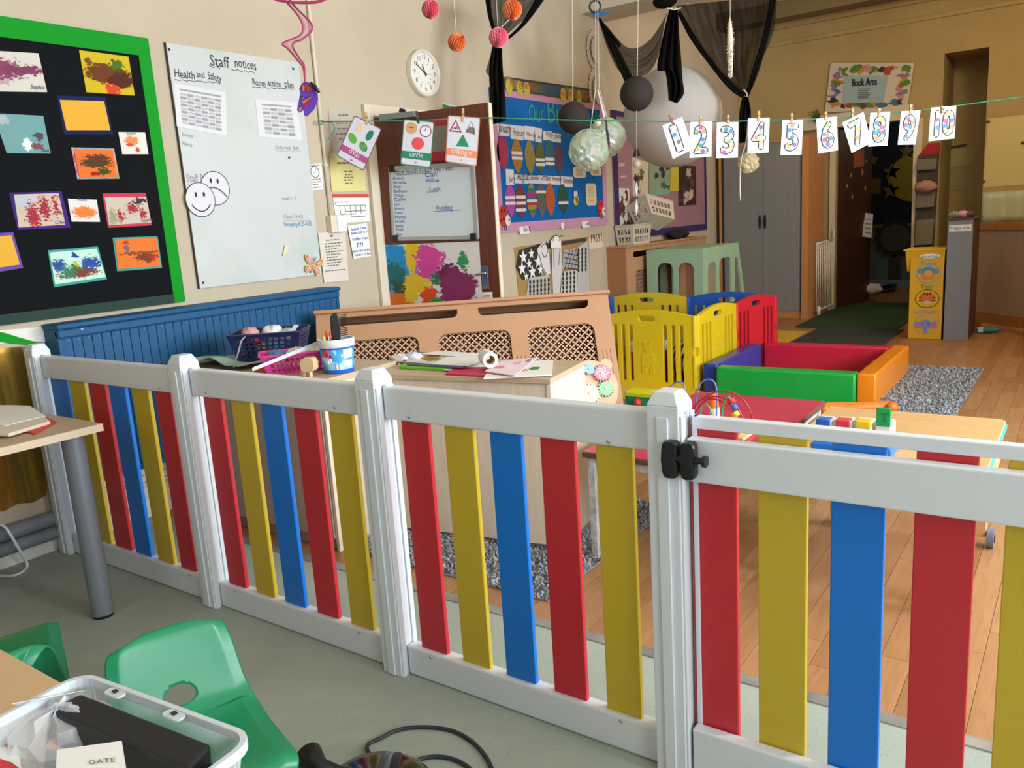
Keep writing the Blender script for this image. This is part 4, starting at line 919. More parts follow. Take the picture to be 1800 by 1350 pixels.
b = MB(); dtext(b, 'How much Lunch did I eat?', (695, 307), (800, 299), tall=1.15); stroke(b, [dpx(697, 308), dpx(760, 304)], .003, dnm, .011); b.build('heading', mat('grey_marker', '#4d5560', .6), t)
b = MB()
for i, s_ in enumerate(['Amari:', 'Amelia:', 'Ava:', 'Bethany', 'Chloe', 'Callie', 'Leo', 'Henry', 'Luna', 'Macey:', 'Noah:', 'Nate', 'Poli', 'Zoe']):
    y = 316+i*7.55; dtext(b, s_, (692.5+i*.42, y), (692.5+i*.42+3.6*len(s_)*.95, y-.8), tall=.85)
dtext(b, 'Cian:', (749, 312), (772, 310), tall=1.1); dtext(b, 'Willow', (750, 321), (774, 319.5), tall=1.0); dtext(b, 'Lunch:', (756, 336.5), (778, 335), tall=1.1); dtext(b, 'Pudding', (769, 370), (797, 368.5), tall=1.2)
stroke(b, [dpx(751, 338), dpx(772, 336.5)], .003, dnm, .011); stroke(b, [dpx(763, 372), dpx(812, 369)], .003, dnm, .011)
b.build('blue_handwriting', INKB, t)
art('door_painting', '#dcd8d2', [(.10, .75, .2, .3, '#2d8ec8', .5), (.28, .62, .14, .25, '#2d8ec8', .6), (.1, .45, .17, .3, '#2c6a72', .5), (.2, .3, .12, .2, '#3d5440', .6), (.08, .15, .1, .2, '#2d8ec8', .9), (.18, .12, .15, .2, '#dd6a22', .5), (.33, .85, .08, .3, '#e0bc2c', .4), (.36, .42, .14, .16, '#dcb630', .5), (.3, .3, .08, .16, '#dcb630', .4), (.5, .78, .15, .22, '#d24a96', .4), (.48, .58, .1, .12, '#cf4492', .5), (.48, .22, .09, .16, '#dc4a20', .4), (.56, .08, .1, .1, '#23964a', .4), (.6, .48, .1, .1, '#3a7a4e', .7), (.84, .72, .05, .12, '#2c9456', .6), (.7, .55, .14, .16, '#6e3050', .6), (.77, .3, .185, .3, '#86305c', .25)], seed=21, wob=.07)
dq('door_painting', [(676, 548), (849, 542), (842, 424), (669, 431)], MATS['door_painting'], .004, 'large bright finger painting with purple circle, pinned to the brown door', 'painting')
t = thing('door_label', 'small white card lettered Door below the handle', 'label', dpx(848, 526)); dq('card', [(848.5, 526), (866, 525), (865, 513), (847, 514)], PW, .005, parent=t); b = MB(); dtext(b, 'Door', (850.5, 522.5), (863, 521.5), .0065, 1.2, 0); b.build('lettering', INK, t)
t = thing('shape_poster', 'grey poster with red bands partly behind the triangle card on the door', 'poster', dpx(758, 283)); dq('sheet', [(757, 280), (797, 276), (795, 210), (760, 212)], mat('grey_poster', '#9a938e', .6), .003, parent=t)
for q in ([(757, 284), (797, 280), (797, 264), (757, 268)], [(760, 222), (795, 219), (795, 207), (760, 210)]): dq('red_band', q, mat('poster_red', '#bf2f3c', .6), .0045, parent=t, t=.001)
# green exit sign above the door, behind it
t = thing('exit_sign', 'green sign showing above the top edge of the brown door', 'sign', onx(780, 188, XL)); wq('plate', [(778, 196), (815, 205), (800, 186), (778, 181)], mat('sign_white', '#dedede', .5), .006, parent=t); wq('green_face', [(779, 196), (815, 205), (800, 188), (779, 183)], mat('sign_green', '#1d7a48', .5), .008, parent=t, t=.001)
# ---- wall clock
CC = onx(739, 129, XL); CC.y = 4.462; CC.z = 2.372
t = thing('wall_clock', 'round white wall clock above the open door', 'clock', CC)
MB().lathe([(.152, 0), (.155, .012), (.152, .04), (.143, .047), (.133, .04), (.131, .028), (0, .028)], CC, 40, ax=X_).build('case', mat('clock_white', '#e4dfd2', .35), t, smooth=True, auto=35)
MB().cyl(CC+X_*.028, CC+X_*.030, .131, seg=40).build('dial', mat('dial_white', '#e9e6dd', .5), t)
b = MB()
for h in range(1, 13):
    a = PI/2-h*PI/6; s_ = str(h); sz = .042; p = CC+Y_*(.103*math.cos(a)-.009*len(s_))+Z_*(.103*math.sin(a)-.012); letters(b, s_, p, Y_, Z_, X_, size=sz, off=.031)
for h in range(12):
    a = h*PI/6; p = CC+Y_*(.066*math.cos(a))+Z_*(.066*math.sin(a)); q = CC+Y_*(.074*math.cos(a))+Z_*(.074*math.sin(a)); stroke(b, [p, q], .004, X_, .031)
b.build('numerals', INK, t)['kind'] = 'stuff'
def hand(a, l, w_, nm, m_): q = MB(); dv = Y_*math.cos(a)+Z_*math.sin(a); pv = Y_*-math.sin(a)+Z_*math.cos(a); q.slab([CC+X_*.034-dv*.02-pv*w_, CC+X_*.034-dv*.02+pv*w_, CC+X_*.034+dv*l+pv*w_*.5, CC+X_*.034+dv*l-pv*w_*.5], X_*.001); q.build(nm, m_, t)
hand(math.radians(112), .06, .0045, 'hour_hand', INK); hand(math.radians(148), .10, .0035, 'minute_hand', INK); hand(math.radians(-5), .05, .002, 'second_hand', mat('grey_hand', '#6a6a6a', .5))
# ---- blue birthday board
BB = mat('blue_board_paper', '#0f63ad', .75, spec=.2, var=(5, '#0c5697', .5)); PB = mat('mauve_border', '#c58fb0', .75, spec=.2)
y0, y1, z0, z1 = 5.225, 6.995, 1.262, 2.355
t = thing('birthday_board', 'bright blue pinboard with mauve border showing months and painted crayons', 'display board', (XL, 6.1, z0))
MB().bx(XL+.0015, XL+.015, y0, y1, z0, z1).build('panel', BB, t)
for a, b, c, e in ((y0, y1, z1-.055, z1), (y0, y1, z0, z0+.075), (y0, y0+.06, z0+.075, z1-.055), (y1-.07, y1, z0+.075, z1-.055)): MB().bx(XL+.015, XL+.02, a, b, c, e).build('border_strip', PB, t)
OB = .016
b = MB()
for s_, a, c in (('Our', (926, 213), (953, 214)), ('Birthdays', (958, 216), (1056, 226))): wtext(b, s_, a, c, OB+.003, tall=1.45 if s_ == 'Our' else 1.1, jit=.12)
b.build('cutout_letters', mat('teal_cutout', '#1f9a86', .7), t)
# happy birthday banner
t = thing('birthday_banner', 'shiny happy birthday banner strip along the top of the blue board', 'banner', onx(888, 160, XL))
art('banner_foil', '#3d4f66', [(.08, .5, .12, .8, '#7a7a3a', 1.0), (.3, .5, .1, .8, '#5a6a3a', 1.0), (.75, .5, .25, .8, '#6f7038', 1.0), (.55, .5, .12, .5, '#33506f', .5), (.5, .95, .6, .12, '#3a2c34', .8), (.5, .05, .6, .12, '#4a4a38', .8)], rough=.3, seed=31)
wq('foil_strip', [(888, 158), (1036, 181), (1036, 156), (888, 134.5)], MATS['banner_foil'], .022, parent=t)
b = MB(); wtext(b, 'PY', (892, 153), (903, 155), .024, tall=.95, jit=.1); wtext(b, 'BIRTH', (908, 156), (940, 162), .024, tall=.7); wtext(b, 'HAPPY', (981, 169), (1008, 173), .024, tall=.75); wtext(b, 'BIRTH', (1010, 173), (1035, 178), .024, tall=.7); b.build('red_letters', mat('banner_red', '#b32a3a', .4), t)['kind'] = 'stuff'
b = MB()
for x in (895, 914, 926, 990, 1003, 1018): P_ = onx(x, 152+.15*(x-888), XL+.0232); b.add([P_+Y_*q[0]+Z_*q[1] for q in circ(0, 0, .045, 14, .06)], [tuple(range(14))])
b.build('yellow_ovals', mat('banner_yellow', '#b5a838', .4), t)
# months and painted crayons
MW = mat('month_card', '#d9d2d4', .75)
months = [('January', [(872, 238), (896, 240), (896, 219), (872, 217)], '#5a1f30'), ('February', [(898, 244), (920, 247), (921, 222), (896, 219)], '#6d5a2a'), ('March', [(921, 245), (939, 248), (940, 223), (922, 221)], '#7a6830'), ('April', [(941, 249), (952, 251), (953, 226), (940, 224)], '#4d5a2a'), ('May', [(955, 246), (970, 248), (970, 231), (955, 230)], '#5a6a60'), ('June', [(971, 249), (986, 251), (986, 236), (971, 233)], '#6a3a34'),
          ('July', [(890, 326), (904, 325), (903, 298), (889, 297)], '#7a3a7a'), ('August', [(905, 322), (928, 323), (928, 307), (905, 306)], '#2a2530'), ('September', [(927, 322), (946, 323), (946, 309), (927, 308)], '#7a4a6a'), ('October', [(946, 323), (966, 324), (966, 309), (946, 308)], '#3a3034'), ('November', [(966, 324), (985, 325), (985, 310), (966, 309)], '#6a3a3a'), ('December', [(986, 328), (1007, 329), (1007, 311), (986, 310)], '#17171c')]
for nm, px, ink in months:
    k = thing('month_card', 'white card lettered %s on the blue birthday board' % nm, 'label', onx(*px[0], XL+OB), group='month cards'); wq('card', px, MW, OB+.001, parent=k, t=.0008)
    b = MB(); (x0_, y0_), (x1_, y1_) = px[0], px[1]; wtext(b, nm, (x0_+1, y0_-6), (x1_-1, y1_-6), OB+.003, tall=1.7 if len(nm) > 5 else .9, jit=.1, shear=.15); b.build('lettering', mat('ink'+ink, ink, .6), k)
cr_ = [('deep pink', 883.5, 269, 10, 30, ['#a83350']), ('ochre', 909, 275, 9.5, 30, ['#a8752a']), ('khaki', 931.5, 277, 9, 30, ['#8f8244']), ('dark olive', 949, 277, 8, 27, ['#5a5e22']), ('bottle green', 966, 272, 8, 26, ['#2f5f63']), ('plum', 982.5, 279, 8.5, 26, ['#5b3f56']),
       ('magenta', 897.5, 353, 9.5, 28, ['#a8479a']), ('brick red', 915, 354, 9, 30, ['#7a3428']), ('striped', 935, 353, 9, 30, ['#a8862c', '#2f7a5c', '#a8327a', '#2f6a8a', '#a83a2c', '#a88a2c', '#3f7a3a', '#a8479a']), ('grey', 951.5, 352, 8.5, 29, ['#5f5f58']), ('orange', 967, 351, 8.5, 29, ['#b5562a']), ('forest green', 990, 350, 8.5, 26, ['#1c4f3a'])]
for nm, cx, cy, rx, ry, cols in cr_:
    C_ = onx(cx, cy, XL+OB+.003); rY = abs(onx(cx+rx, cy, XL).y-onx(cx-rx, cy, XL).y)/2; rZ = abs(onx(cx, cy+ry, XL).z-onx(cx, cy-ry, XL).z)/2
    k = thing('paper_crayon', '%s painted crayon shape on the blue birthday board' % nm, 'paper shape', C_, group='painted crayon shapes')
    def half(v):   # half width at v in -1..1
        return rY*(1-abs(v)**2.2)**.62 if v > 0 else rY*max(.04, (1-(-v)**1.7)**.8)
    nb = len(cols)
    for i in range(nb):
        v1, v0 = 1-2*i/nb, 1-2*(i+1)/nb; vs = [v0+(v1-v0)*j/8 for j in range(9)] if nb == 1 else [v0, (v0+v1)/2, v1]
        if nb == 1: vs = [-1+2*j/14 for j in range(15)]
        pts = [(half(max(-.999, min(.97, v))), v*rZ) for v in vs]; pts += [(-x, y) for x, y in pts[::-1]]
        MB().plate(pts, [], C_, Y_, Z_, .001).build('painted_card', mat('crayon'+cols[i], cols[i], .8, var=(40, '#2a2a2a', .15)), k)
    if nm in ('ochre', 'dark olive', 'bottle green', 'magenta', 'brick red', 'striped', 'grey', 'forest green'):
        for j, v in enumerate({'ochre': (.2, -.1), 'dark olive': (-.15, -.45), 'bottle green': (-.3, -.6), 'magenta': (.2, -.15), 'brick red': (.25, -.1, -.5), 'striped': (0,), 'grey': (.5,), 'forest green': (-.25,)}[nm]):
            MB().plate(rect(-rY*1.0, rY*1.0, v*rZ-.012, v*rZ+.012), [], C_+X_*.0015, Y_, Z_, .0006).build('name_slip', MW, k)
for i, (px, lb) in enumerate([([(1007, 312), (1029, 314), (1030, 294), (1008, 293)], 'cream scalloped note below the iridescent ball'), ([(1037, 307), (1056, 307), (1058, 296), (1037, 293)], 'cream scalloped note half hidden by the iridescent ball'), ([(1031, 362), (1049, 361), (1047, 322), (1028, 323)], 'tall cream scalloped note on the blue board')]):
    A = [onx(x, y, XL+OB+.004) for x, y in px]; c = (A[0]+A[2])/2; w_, h_ = (A[1]-A[0]).length, (A[3]-A[0]).length
    k = thing('scalloped_note', lb, 'note', c, group='cream notes on the blue board')
    out = []
    for (sx, sy, L2, n2, ax) in ((0, -1, w_, 5, 0), (1, 0, h_, 7, 1), (0, 1, w_, 5, 0), (-1, 0, h_, 7, 1)): pass
    N2 = 40
    for j in range(N2):
        a = 2*PI*j/N2; ca, sa = math.cos(a), math.sin(a); r = 1/max(abs(ca), abs(sa)); r = min(r, 1.25); out.append((ca*r*w_/2*(1+.03*(-1)**j), sa*r*h_/2*(1+.02*(-1)**j)))
    MB().plate(out, [], c, Y_, Z_, .001).build('paper', mat('cream_note', '#d6c9a8', .75), k)
    b = MB()
    for j in range(7): z = c.z+h_*(.3-.1*j); stroke(b, [V((c.x+.001, c.y-w_*.3, z)), V((c.x+.001, c.y+w_*.25, z))], .006, X_, .001)
    b.build('print_lines', mat('tan_print', '#a89c80', .7), k)
for cx, cy, s_, lb in ((885, 380, 1, 'red paper ladybird in the near corner of the blue board'), (1056, 366, .9, 'red paper ladybird in the far corner of the blue board')):
    C_ = onx(cx, cy, XL+OB+.006); k = thing('paper_ladybird', lb, 'paper ladybird', C_, group='paper ladybirds')
    MB().plate(circ(0, 0, .062*s_, 18, .085*s_), [], C_, Y_, Z_, .001).build('shell', mat('ladybird_red', '#c3302a', .6), k)
    MB().plate(circ(.055*s_, -.035*s_, .035*s_, 14, .045*s_), [], C_+X_*.0015, Y_, Z_, .001).build('face', mat('face_cream', '#e0d8cc', .6), k)
    b = MB()
    for x, y, r in ((-.02, .04, .013), (.0, -.02, .013), (-.035, -.03, .011), (.07, -.03, .01), (.02, .045, .011)): b.add([C_+X_*.003+Y_*(x*s_+q[0])+Z_*(y*s_+q[1]) for q in circ(0, 0, r*s_, 10)], [tuple(range(10))])
    for x in (-.03, 0, .03): stroke(b, [C_+Y_*x*s_-Z_*.075*s_, C_+Y_*x*s_-Z_*.11*s_], .008, X_, .002)
    b.build('spots_and_legs', INK, k)['kind'] = 'stuff'
C_ = onx(1013, 353, XL+OB+.006); k = thing('paper_bee', 'small paper bee under the december card', 'paper bee', C_)
MB().plate(circ(0, 0, .05, 16, .04), [], C_, (Y_*.9+Z_*.3), (Z_*.9-Y_*.3), .001).build('body', mat('bee_yellow', '#d2b860', .6), k)
for dx in (0, .025): MB().plate(rect(dx-.006, dx+.006, -.037, .037), [], C_+X_*.0015, (Y_*.9+Z_*.3), (Z_*.9-Y_*.3), .0008).build('stripe', INK, k)
for dx, a in ((.01, .5), (-.02, .8)): MB().plate(circ(dx, .055, .018, 12, .035), [], C_, Y_, Z_, .0008).build('wing', mat('face_cream'), k)
for px, s_, lb in (([(914, 412), (931, 410), (929, 397), (913, 399)], 'BACK', 'white tag lettered BACK below the blue board'), ([(987, 403), (991, 402), (991, 391), (986, 392)], '', 'tiny plain white tag in the middle below the blue board'), ([(1024, 401), (1036, 399), (1035, 388), (1023, 390)], 'WRITE', 'white tag lettered WRITE below the blue board')):
    k = thing('wall_tag', lb, 'label', onx(*px[0], XL+.022), group='tags below the blue board'); wq('tag_card', px, PW, .024, parent=k)
    if s_: b = MB(); wtext(b, s_, (px[0][0]+2, px[0][1]-4), (px[1][0]-2, px[1][1]-4), .026, jit=0, tall=1.3); b.build('lettering', INK, k)
# ---- black and white collage below
t = thing('collage_poster', 'black and white paper collage of patterned scraps and swirls under the blue board', 'collage', onx(910, 525, XL))
wq('backing', [(913, 530), (1038, 521), (1035, 416), (904, 435)], mat('tan_card', '#a88346', .8), .005, parent=t)
def scrap(px, c, nm='paper_scrap', off=.009): return MB().slab([onx(x, y, XL+off) for x, y in px], (.0012, 0, 0)).build(nm, mat('scrap'+c, c, .8), t)
scrap([(907, 470), (912, 440), (950, 428), (958, 465), (948, 490), (918, 492)], '#2b2c2e')
for cx, cy, r in ((920, 452, 8), (934, 446, 6), (946, 460, 8), (918, 472, 8), (936, 478, 8), (950, 474, 6), (930, 464, 6), (925, 486, 5)):
    C_ = onx(cx, cy, XL+.0115); MB().plate(star(0, 0, r*.0075), [], C_, Y_, Z_, .0008).build('paper_star', PW, t)
scrap([(925, 520), (930, 488), (965, 484), (968, 525)], '#b9b6b4', off=.010)
scrap([(944, 438), (956, 424), (966, 440), (968, 480), (960, 486), (950, 465)], '#dcdad8', off=.012)
scrap([(970, 450), (972, 420), (986, 424), (988, 470), (984, 515), (972, 520)], '#d0cecd', off=.0125)
scrap([(990, 440), (1012, 436), (1016, 470), (988, 474)], '#a9a8a8', off=.0105)
scrap([(985, 522), (988, 478), (1014, 474), (1016, 520)], '#c9c7c6', off=.0105)
scrap([(1016, 520), (1014, 436), (1034, 422), (1037, 518)], '#bcbabb', off=.0095)
scrap([(915, 440), (960, 428), (1030, 418), (1030, 424), (962, 436), (917, 446)], '#3a3a3c', off=.0085)
b = MB()
for (x0_, y0_), n_, m_ in (((1017, 440), 3, 6), ((990, 482), 4, 5), ((932, 496), 6, 5)):
    for i in range(n_):
        for j in range(m_):
            P_ = onx(x0_+i*6.5, y0_+j*(7 if m_ > 5 else 8)-i*.8, XL+.0135); b.add([P_+Y_*q[0]+Z_*q[1] for q in circ(0, 0, .016, 8, .02)], [tuple(range(8))])
for i in range(4): wline(b, [(990+i*6, 474-i), (1000+i*5, 438)], .008, .0135); wline(b, [(990, 444+i*9), (1014, 450+i*8)], .008, .0135)
b.build('ink_pattern', mat('scrap#2b2c2e'), t)
b = MB()
for s_ in ([(950, 436), (958, 428), (963, 440), (958, 452), (952, 444)], [(948, 448), (954, 470), (962, 484)], [(974, 470), (974, 424), (984, 428), (982, 466)], [(960, 424), (966, 446), (968, 478)]): stroke(b, catmull([onx(x, y, XL+.0142) for x, y in s_], 5), .007, X_, .001)
b.build('swirl_lines', INK, t)
bt = [onx(x, y, XL+.03) for x, y in ((968, 436), (968, 424), (974, 415), (980, 415), (986, 424), (986, 436))]; MB().slab(bt, (.002, 0, 0)).build('bug_head', PW, t)
b = MB(); stroke(b, catmull([onx(x, y, XL+.032) for x, y in ((972, 424), (974, 415), (980, 414))], 4), .008, X_, .001); stroke(b, catmull([onx(x, y, XL+.032) for x, y in ((983, 424), (985, 415), (990, 415))], 4), .008, X_, .001); b.build('feelers', INK, t)
t = thing('number_strip', 'narrow strip of small brown numerals printed beside the collage', 'strip', onx(1037, 438, XL)); wq('strip', [(1036, 438), (1060, 434), (1059, 414), (1035, 420)], mat('strip_cream', '#ddd2bd', .7), .003, parent=t, t=.001); b = MB(); wtext(b, '19691', (1037, 428), (1059, 424), .005, tall=1.2, jit=0); b.build('numerals', mat('brown_ink', '#5a4038', .6), t)
# ---- mauve family board further along
MV = mat('mauve_board_paper', '#9f7684', .8, spec=.2); DP = mat('dark_purple_border', '#33235c', .8)
y0, y1, z0, z1 = 7.15, 9.47, 1.10, 2.32
t = thing('family_board', 'mauve pinboard with dark purple border and photographs, in the far corner', 'display board', (XL, 8.3, z0))
MB().bx(XL+.0015, XL+.015, y0, y1, z0, z1).build('panel', MV, t)
for a, b, c, e in ((y0, y1, z1-.05, z1), (y0, y1, z0, z0+.07), (y0, y0+.09, z0+.07, z1-.05), (y1-.05, y1, z0+.07, z1-.05)): MB().bx(XL+.015, XL+.02, a, b, c, e).build('border_strip', DP, t)
def photo(nm, px, label, cols, seed, paper='#d8d0c4', wob=.2):
    rr = random.Random(seed); bl = []
    for i in range(9): bl.append((rr.uniform(.1, .9), rr.uniform(.1, .9), rr.uniform(.08, .2), rr.uniform(.06, .16), rr.choice(cols), .5))
    wq(nm, px, art(nm+str(seed), paper, bl, seed=seed, wob=wob), OB+.003, label, 'photographs', 'photo sheets on the mauve board')
for k_, (px, lb, cols, paper) in enumerate([([(1083, 416), (1110, 413), (1106, 331), (1080, 330)], 'tall white sheet of small family photographs beside the dark purple border', ['#5a2f26', '#8a4a3a', '#3a4a3a', '#7a3028'], '#d2cdc4'),
        ([(1112, 345), (1139, 348), (1140, 286), (1111, 276)], 'sheet of pale photographs beneath the black lantern string', ['#3a3430', '#b8a890', '#5a4a3a', '#c9b9a2'], '#c9bda2'),
        ([(1141, 345), (1178, 341), (1178, 290), (1141, 284)], 'wide sheet of green and pink photographs beside the yellow paper', ['#2a3a34', '#7aa890', '#b88a7a', '#3a2e2e', '#4a6a5a'], '#8a9a80'),
        ([(1193, 362), (1224, 360), (1223, 292), (1192, 290)], 'dark brown photo collage beside the yellow paper', ['#2a2420', '#5a4a44', '#c8b0a0', '#a06a3a', '#4a3a5a'], '#3c2f2a'),
        ([(1125, 372), (1150, 368), (1150, 350), (1124, 352)], 'small photograph strip above the white baskets', ['#3a3a4a', '#5a4a44', '#8a6a5a'], '#cfc6ba')]): photo('photo_sheet', px, lb, cols, 60+k_, paper)
wq('yellow_sheet', [(1178, 336), (1193, 335), (1193, 289), (1179, 290)], mat('mustard_paper', '#c9b33a', .75), OB+.004, 'plain mustard yellow paper strip between two photo sheets', 'paper')
for px, lb in (([(1088, 293), (1098, 292), (1098, 286), (1088, 287)], 'small cream caption slip high on the mauve board'), ([(1090, 313), (1101, 312), (1101, 308), (1090, 309)], 'small faint caption slip under the cream one on the mauve board')): wq('caption_slip', px, mat('caption', '#c9aa9a', .75), OB+.003, lb, 'label', 'caption slips')
# pale tissue discs on the wall above the boards
for cx, cy, r, lb in ((1050, 88, .16, 'faint tissue paper rosette high on the wall near the black ring'), (1055, 158, .18, 'faint tissue paper rosette above the blue board')):
    C_ = onx(cx, cy, XL+.03); k = thing('tissue_rosette', lb, 'rosette', C_, group='tissue rosettes'); out = [(r*(1+.06*(-1)**j)*math.cos(2*PI*j/48), r*1.1*(1+.06*(-1)**j)*math.sin(2*PI*j/48)) for j in range(48)]
    MB().plate(out, [], C_-X_*.02, Y_, Z_, .001).build('tissue_layer', mat('pale_tissue', '#cdbfae', .9), k); MB().plate([(x*.7, y*.7) for x, y in out], [], C_, Y_, Z_, .001).build('tissue_layer', mat('pale_tissue'), k)
# ================================================================== things hanging across the room
SPP, SPN, SPR = V((-3.72, 3.49, 0)), V((-.585, .811, 0)), V((.811, .585, 0))
def sp(x, y, off=0.): return onp(x, y, SPP-SPN*off, SPN)
FACE = -SPN                                        # hanging cards face the viewer
LN = [(565, 214), (640, 213), (733, 212), (814, 208), (870, 207), (960, 210), (1050, 212), (1180, 214), (1280, 214), (1340, 211), (1400, 211), (1452, 208), (1546, 202), (1601, 196), (1657, 189), (1740, 178), (1830, 166), (1960, 148)]
cord = mat('green_cord', '#2c8a63', .7)
t = thing('hanging_line', 'thin green line strung across the room carrying the cards', 'line', sp(565, 214))
MB().tube([sp(*q) for q in LN], .0035, 6).build('cord', cord, t, smooth=True)
MB().tube(catmull([sp(565, 214), sp(572, 214), sp(583, 216), sp(588, 226), sp(582, 238), sp(576, 247)], 6), .003, 6).build('loose_end', cord, t, smooth=True)
MB().tube([sp(*q) for q in ((560, 213), (568, 211), (568, 218), (560, 219))], .0035, 6, True).build('knot', cord, t, smooth=True)
PEG = mat('peg_wood', '#c9a26a', .6); PEGR = mat('peg_reddish', '#a8604a', .6); PEGD = mat('peg_dark', '#3a3430', .6)
def peg(x, y0, y1, lean, m, label):
    a, b = sp(x-lean, y0, .012), sp(x+lean, y1, .012); u = (b-a).normalized(); v = SPR*.007
    k = thing('clothes_peg', label, 'clothes peg', b, group='pegs on the green line')
    for s_ in (0, 1): MB().slab([a-v-SPN*(.006*s_-.003), a+v-SPN*(.006*s_-.003), b+v-SPN*(.006*s_-.003), b-v-SPN*(.006*s_-.003)], SPN*.005).build('jaw', m, k, bevel=.001)
    c = a.lerp(b, .45); MB().cyl(c-SPR*.009-FACE*-.002, c+SPR*.009-FACE*-.002, .004, seg=8).build('spring', mat('peg_spring', '#8a8a88', .4, .8), k)
class Card:
    def __init__(s, name, px, label, cat, group, back, rad=.0, off=.0, border=None):
        s.P = [sp(x, y, off) for x, y in px]      # bl br tr tl
        s.t = thing(name, label, cat, (s.P[0]+s.P[1])/2, group=group)
        s.n = FACE; s.k = 0
        q = [s.pt(*c) for c in rrect(0, 1, 0, 1, .05)] if rad else s.P
        MB().slab(q, SPN*.0012).build('card', border or back, s.t)
        if border: MB().slab([s.pt(*c)+s.n*.0006 for c in rrect(.03, .97, .022, .978, .05)], s.n*.0004).build('face', back, s.t)
    def pt(s, u, v): bl, br, tr, tl = s.P; return (bl*(1-u)+br*u)*(1-v)+(tl*(1-u)+tr*u)*v
    def shape(s, pts, m, name='printed_shape', lift=.0016):
        s.k += 1; return MB().slab([s.pt(u, v)+s.n*(lift+.0001*s.k) for u, v in pts], s.n*.0003).build(name, m, s.t)
    def text(s, txt, u0, u1, v, m, tall=1.0, name='lettering'):
        a, b = s.pt(u0, v), s.pt(u1, v); d_ = b-a; up = (s.pt(u0, v+.1)-a).normalized()
        letters(bm := MB(), txt, a, d_, up, s.n, width=d_.length, off=.003, tall=tall); return bm.build(name, m, s.t)
CW = mat('laminated_white', '#cfd0d8', .3)
C3 = 'shape cards on the green line'
BER, GRN_, ORG = mat('berry_print', '#b14a7c', .5), mat('deep_green_print', '#137a5a', .5), mat('orange_print', '#e88355', .5)
WHT = mat('white_print', '#dcdce2', .5)
def el(cx, cy, rx, ry, a=0, n=20): return [(cx+rx*math.cos(q)*math.cos(a)-ry*math.sin(q)*math.sin(a), cy+(rx*math.cos(q)*math.sin(a)+ry*math.sin(q)*math.cos(a))) for q in [2*PI*i/n for i in range(n)]]
c = Card('shape_card', [(591.4, 273.7), (639, 301), (671.3, 226.5), (623, 202.3)], 'tilted card lettered oval with four green and beige ovals', 'card', C3, CW, 1, .010, mat('berry_edge', '#7c4a66', .5))
c.shape([(.03, .16), (.97, .16), (.97, .30), (.03, .30)], BER, 'colour_band'); c.text('oval', .3, .68, .195, WHT, 1.3)
c.shape(el(.32, .80, .13, .11, 1.2), mat('oval_beige', '#e6c4a0', .5)); c.shape(el(.72, .75, .13, .10, 1.2), mat('oval_teal', '#107a63', .5)); c.shape(el(.25, .52, .17, .09, -.3), mat('oval_lime', '#5fa832', .5)); c.shape(el(.68, .47, .16, .09, -.3), mat('oval_melon', '#2f6e3c', .5, var=(60, '#7fb45a', .8)))
c.shape(el(.5, .08, .04, .015), GREYT)
c = Card('shape_card', [(703.4, 289), (757, 295.4), (763.8, 214), (709.4, 209)], 'card lettered circle with two clocks and red circle', 'card', C3, CW, 1, .008, mat('green_edge', '#2f6e58', .5))
c.shape([(.03, .15), (.97, .15), (.97, .31), (.03, .31)], GRN_, 'colour_band'); c.text('circle', .27, .72, .2, WHT, 1.2)
c.shape(el(.27, .82, .19, .13), mat('wood_clock', '#c79a66', .6)); c.shape(el(.74, .78, .19, .13), mat('clock_ring', '#8f2a34', .5)); c.shape(el(.74, .78, .16, .11), WHT); c.shape(el(.52, .5, .2, .135), mat('coral_red', '#d8484e', .5)); c.shape(el(.5, .08, .04, .014), GREYT)
bm = MB(); stroke(bm, [c.pt(.68, .8), c.pt(.74, .78), c.pt(.75, .86)], .004, c.n, .004); stroke(bm, [c.pt(.2, .84), c.pt(.28, .82), c.pt(.35, .84)], .004, c.n, .004); bm.build('clock_hands', INK, c.t)
c = Card('shape_card', [(782.7, 284.5), (838, 292.6), (844.5, 206.7), (787.4, 202.5)], 'card lettered triangle with road sign and green triangle', 'card', C3, CW, 1, .008, mat('orange_edge', '#c9815f', .5))
c.shape([(.03, .16), (.97, .16), (.97, .31), (.03, .31)], ORG, 'colour_band'); c.text('triangle', .17, .82, .205, WHT, 1.15)
c.shape([(.06, .66), (.46, .66), (.25, .92)], mat('sign_red', '#a8353f', .5)); c.shape([(.13, .69), (.39, .69), (.25, .87)], WHT); c.shape([(.3, .36), (.72, .38), (.5, .63)], mat('triangle_green', '#128256', .5)); c.shape([(.58, .68), (.88, .64), (.84, .78), (.7, .8)], mat('slate_print', '#6c6a68', .6))
bm = MB(); stroke(bm, [c.pt(.6, .7), c.pt(.74, .92), c.pt(.86, .68)], .003, c.n, .004); stroke(bm, [c.pt(.2, .71), c.pt(.23, .78), c.pt(.27, .71)], .005, c.n, .004); stroke(bm, [c.pt(.27, .71), c.pt(.3, .8), c.pt(.33, .71)], .005, c.n, .004); bm.build('line_drawing', INK, c.t); c.shape(el(.5, .085, .03, .014), ORG)
peg(644, 197, 219, 1, PEG, 'wooden peg holding the oval card'); peg(734, 195, 217, 2, PEGD, 'dark peg holding the circle card'); peg(814, 190, 214, 0, PEG, 'wooden peg holding the triangle card')
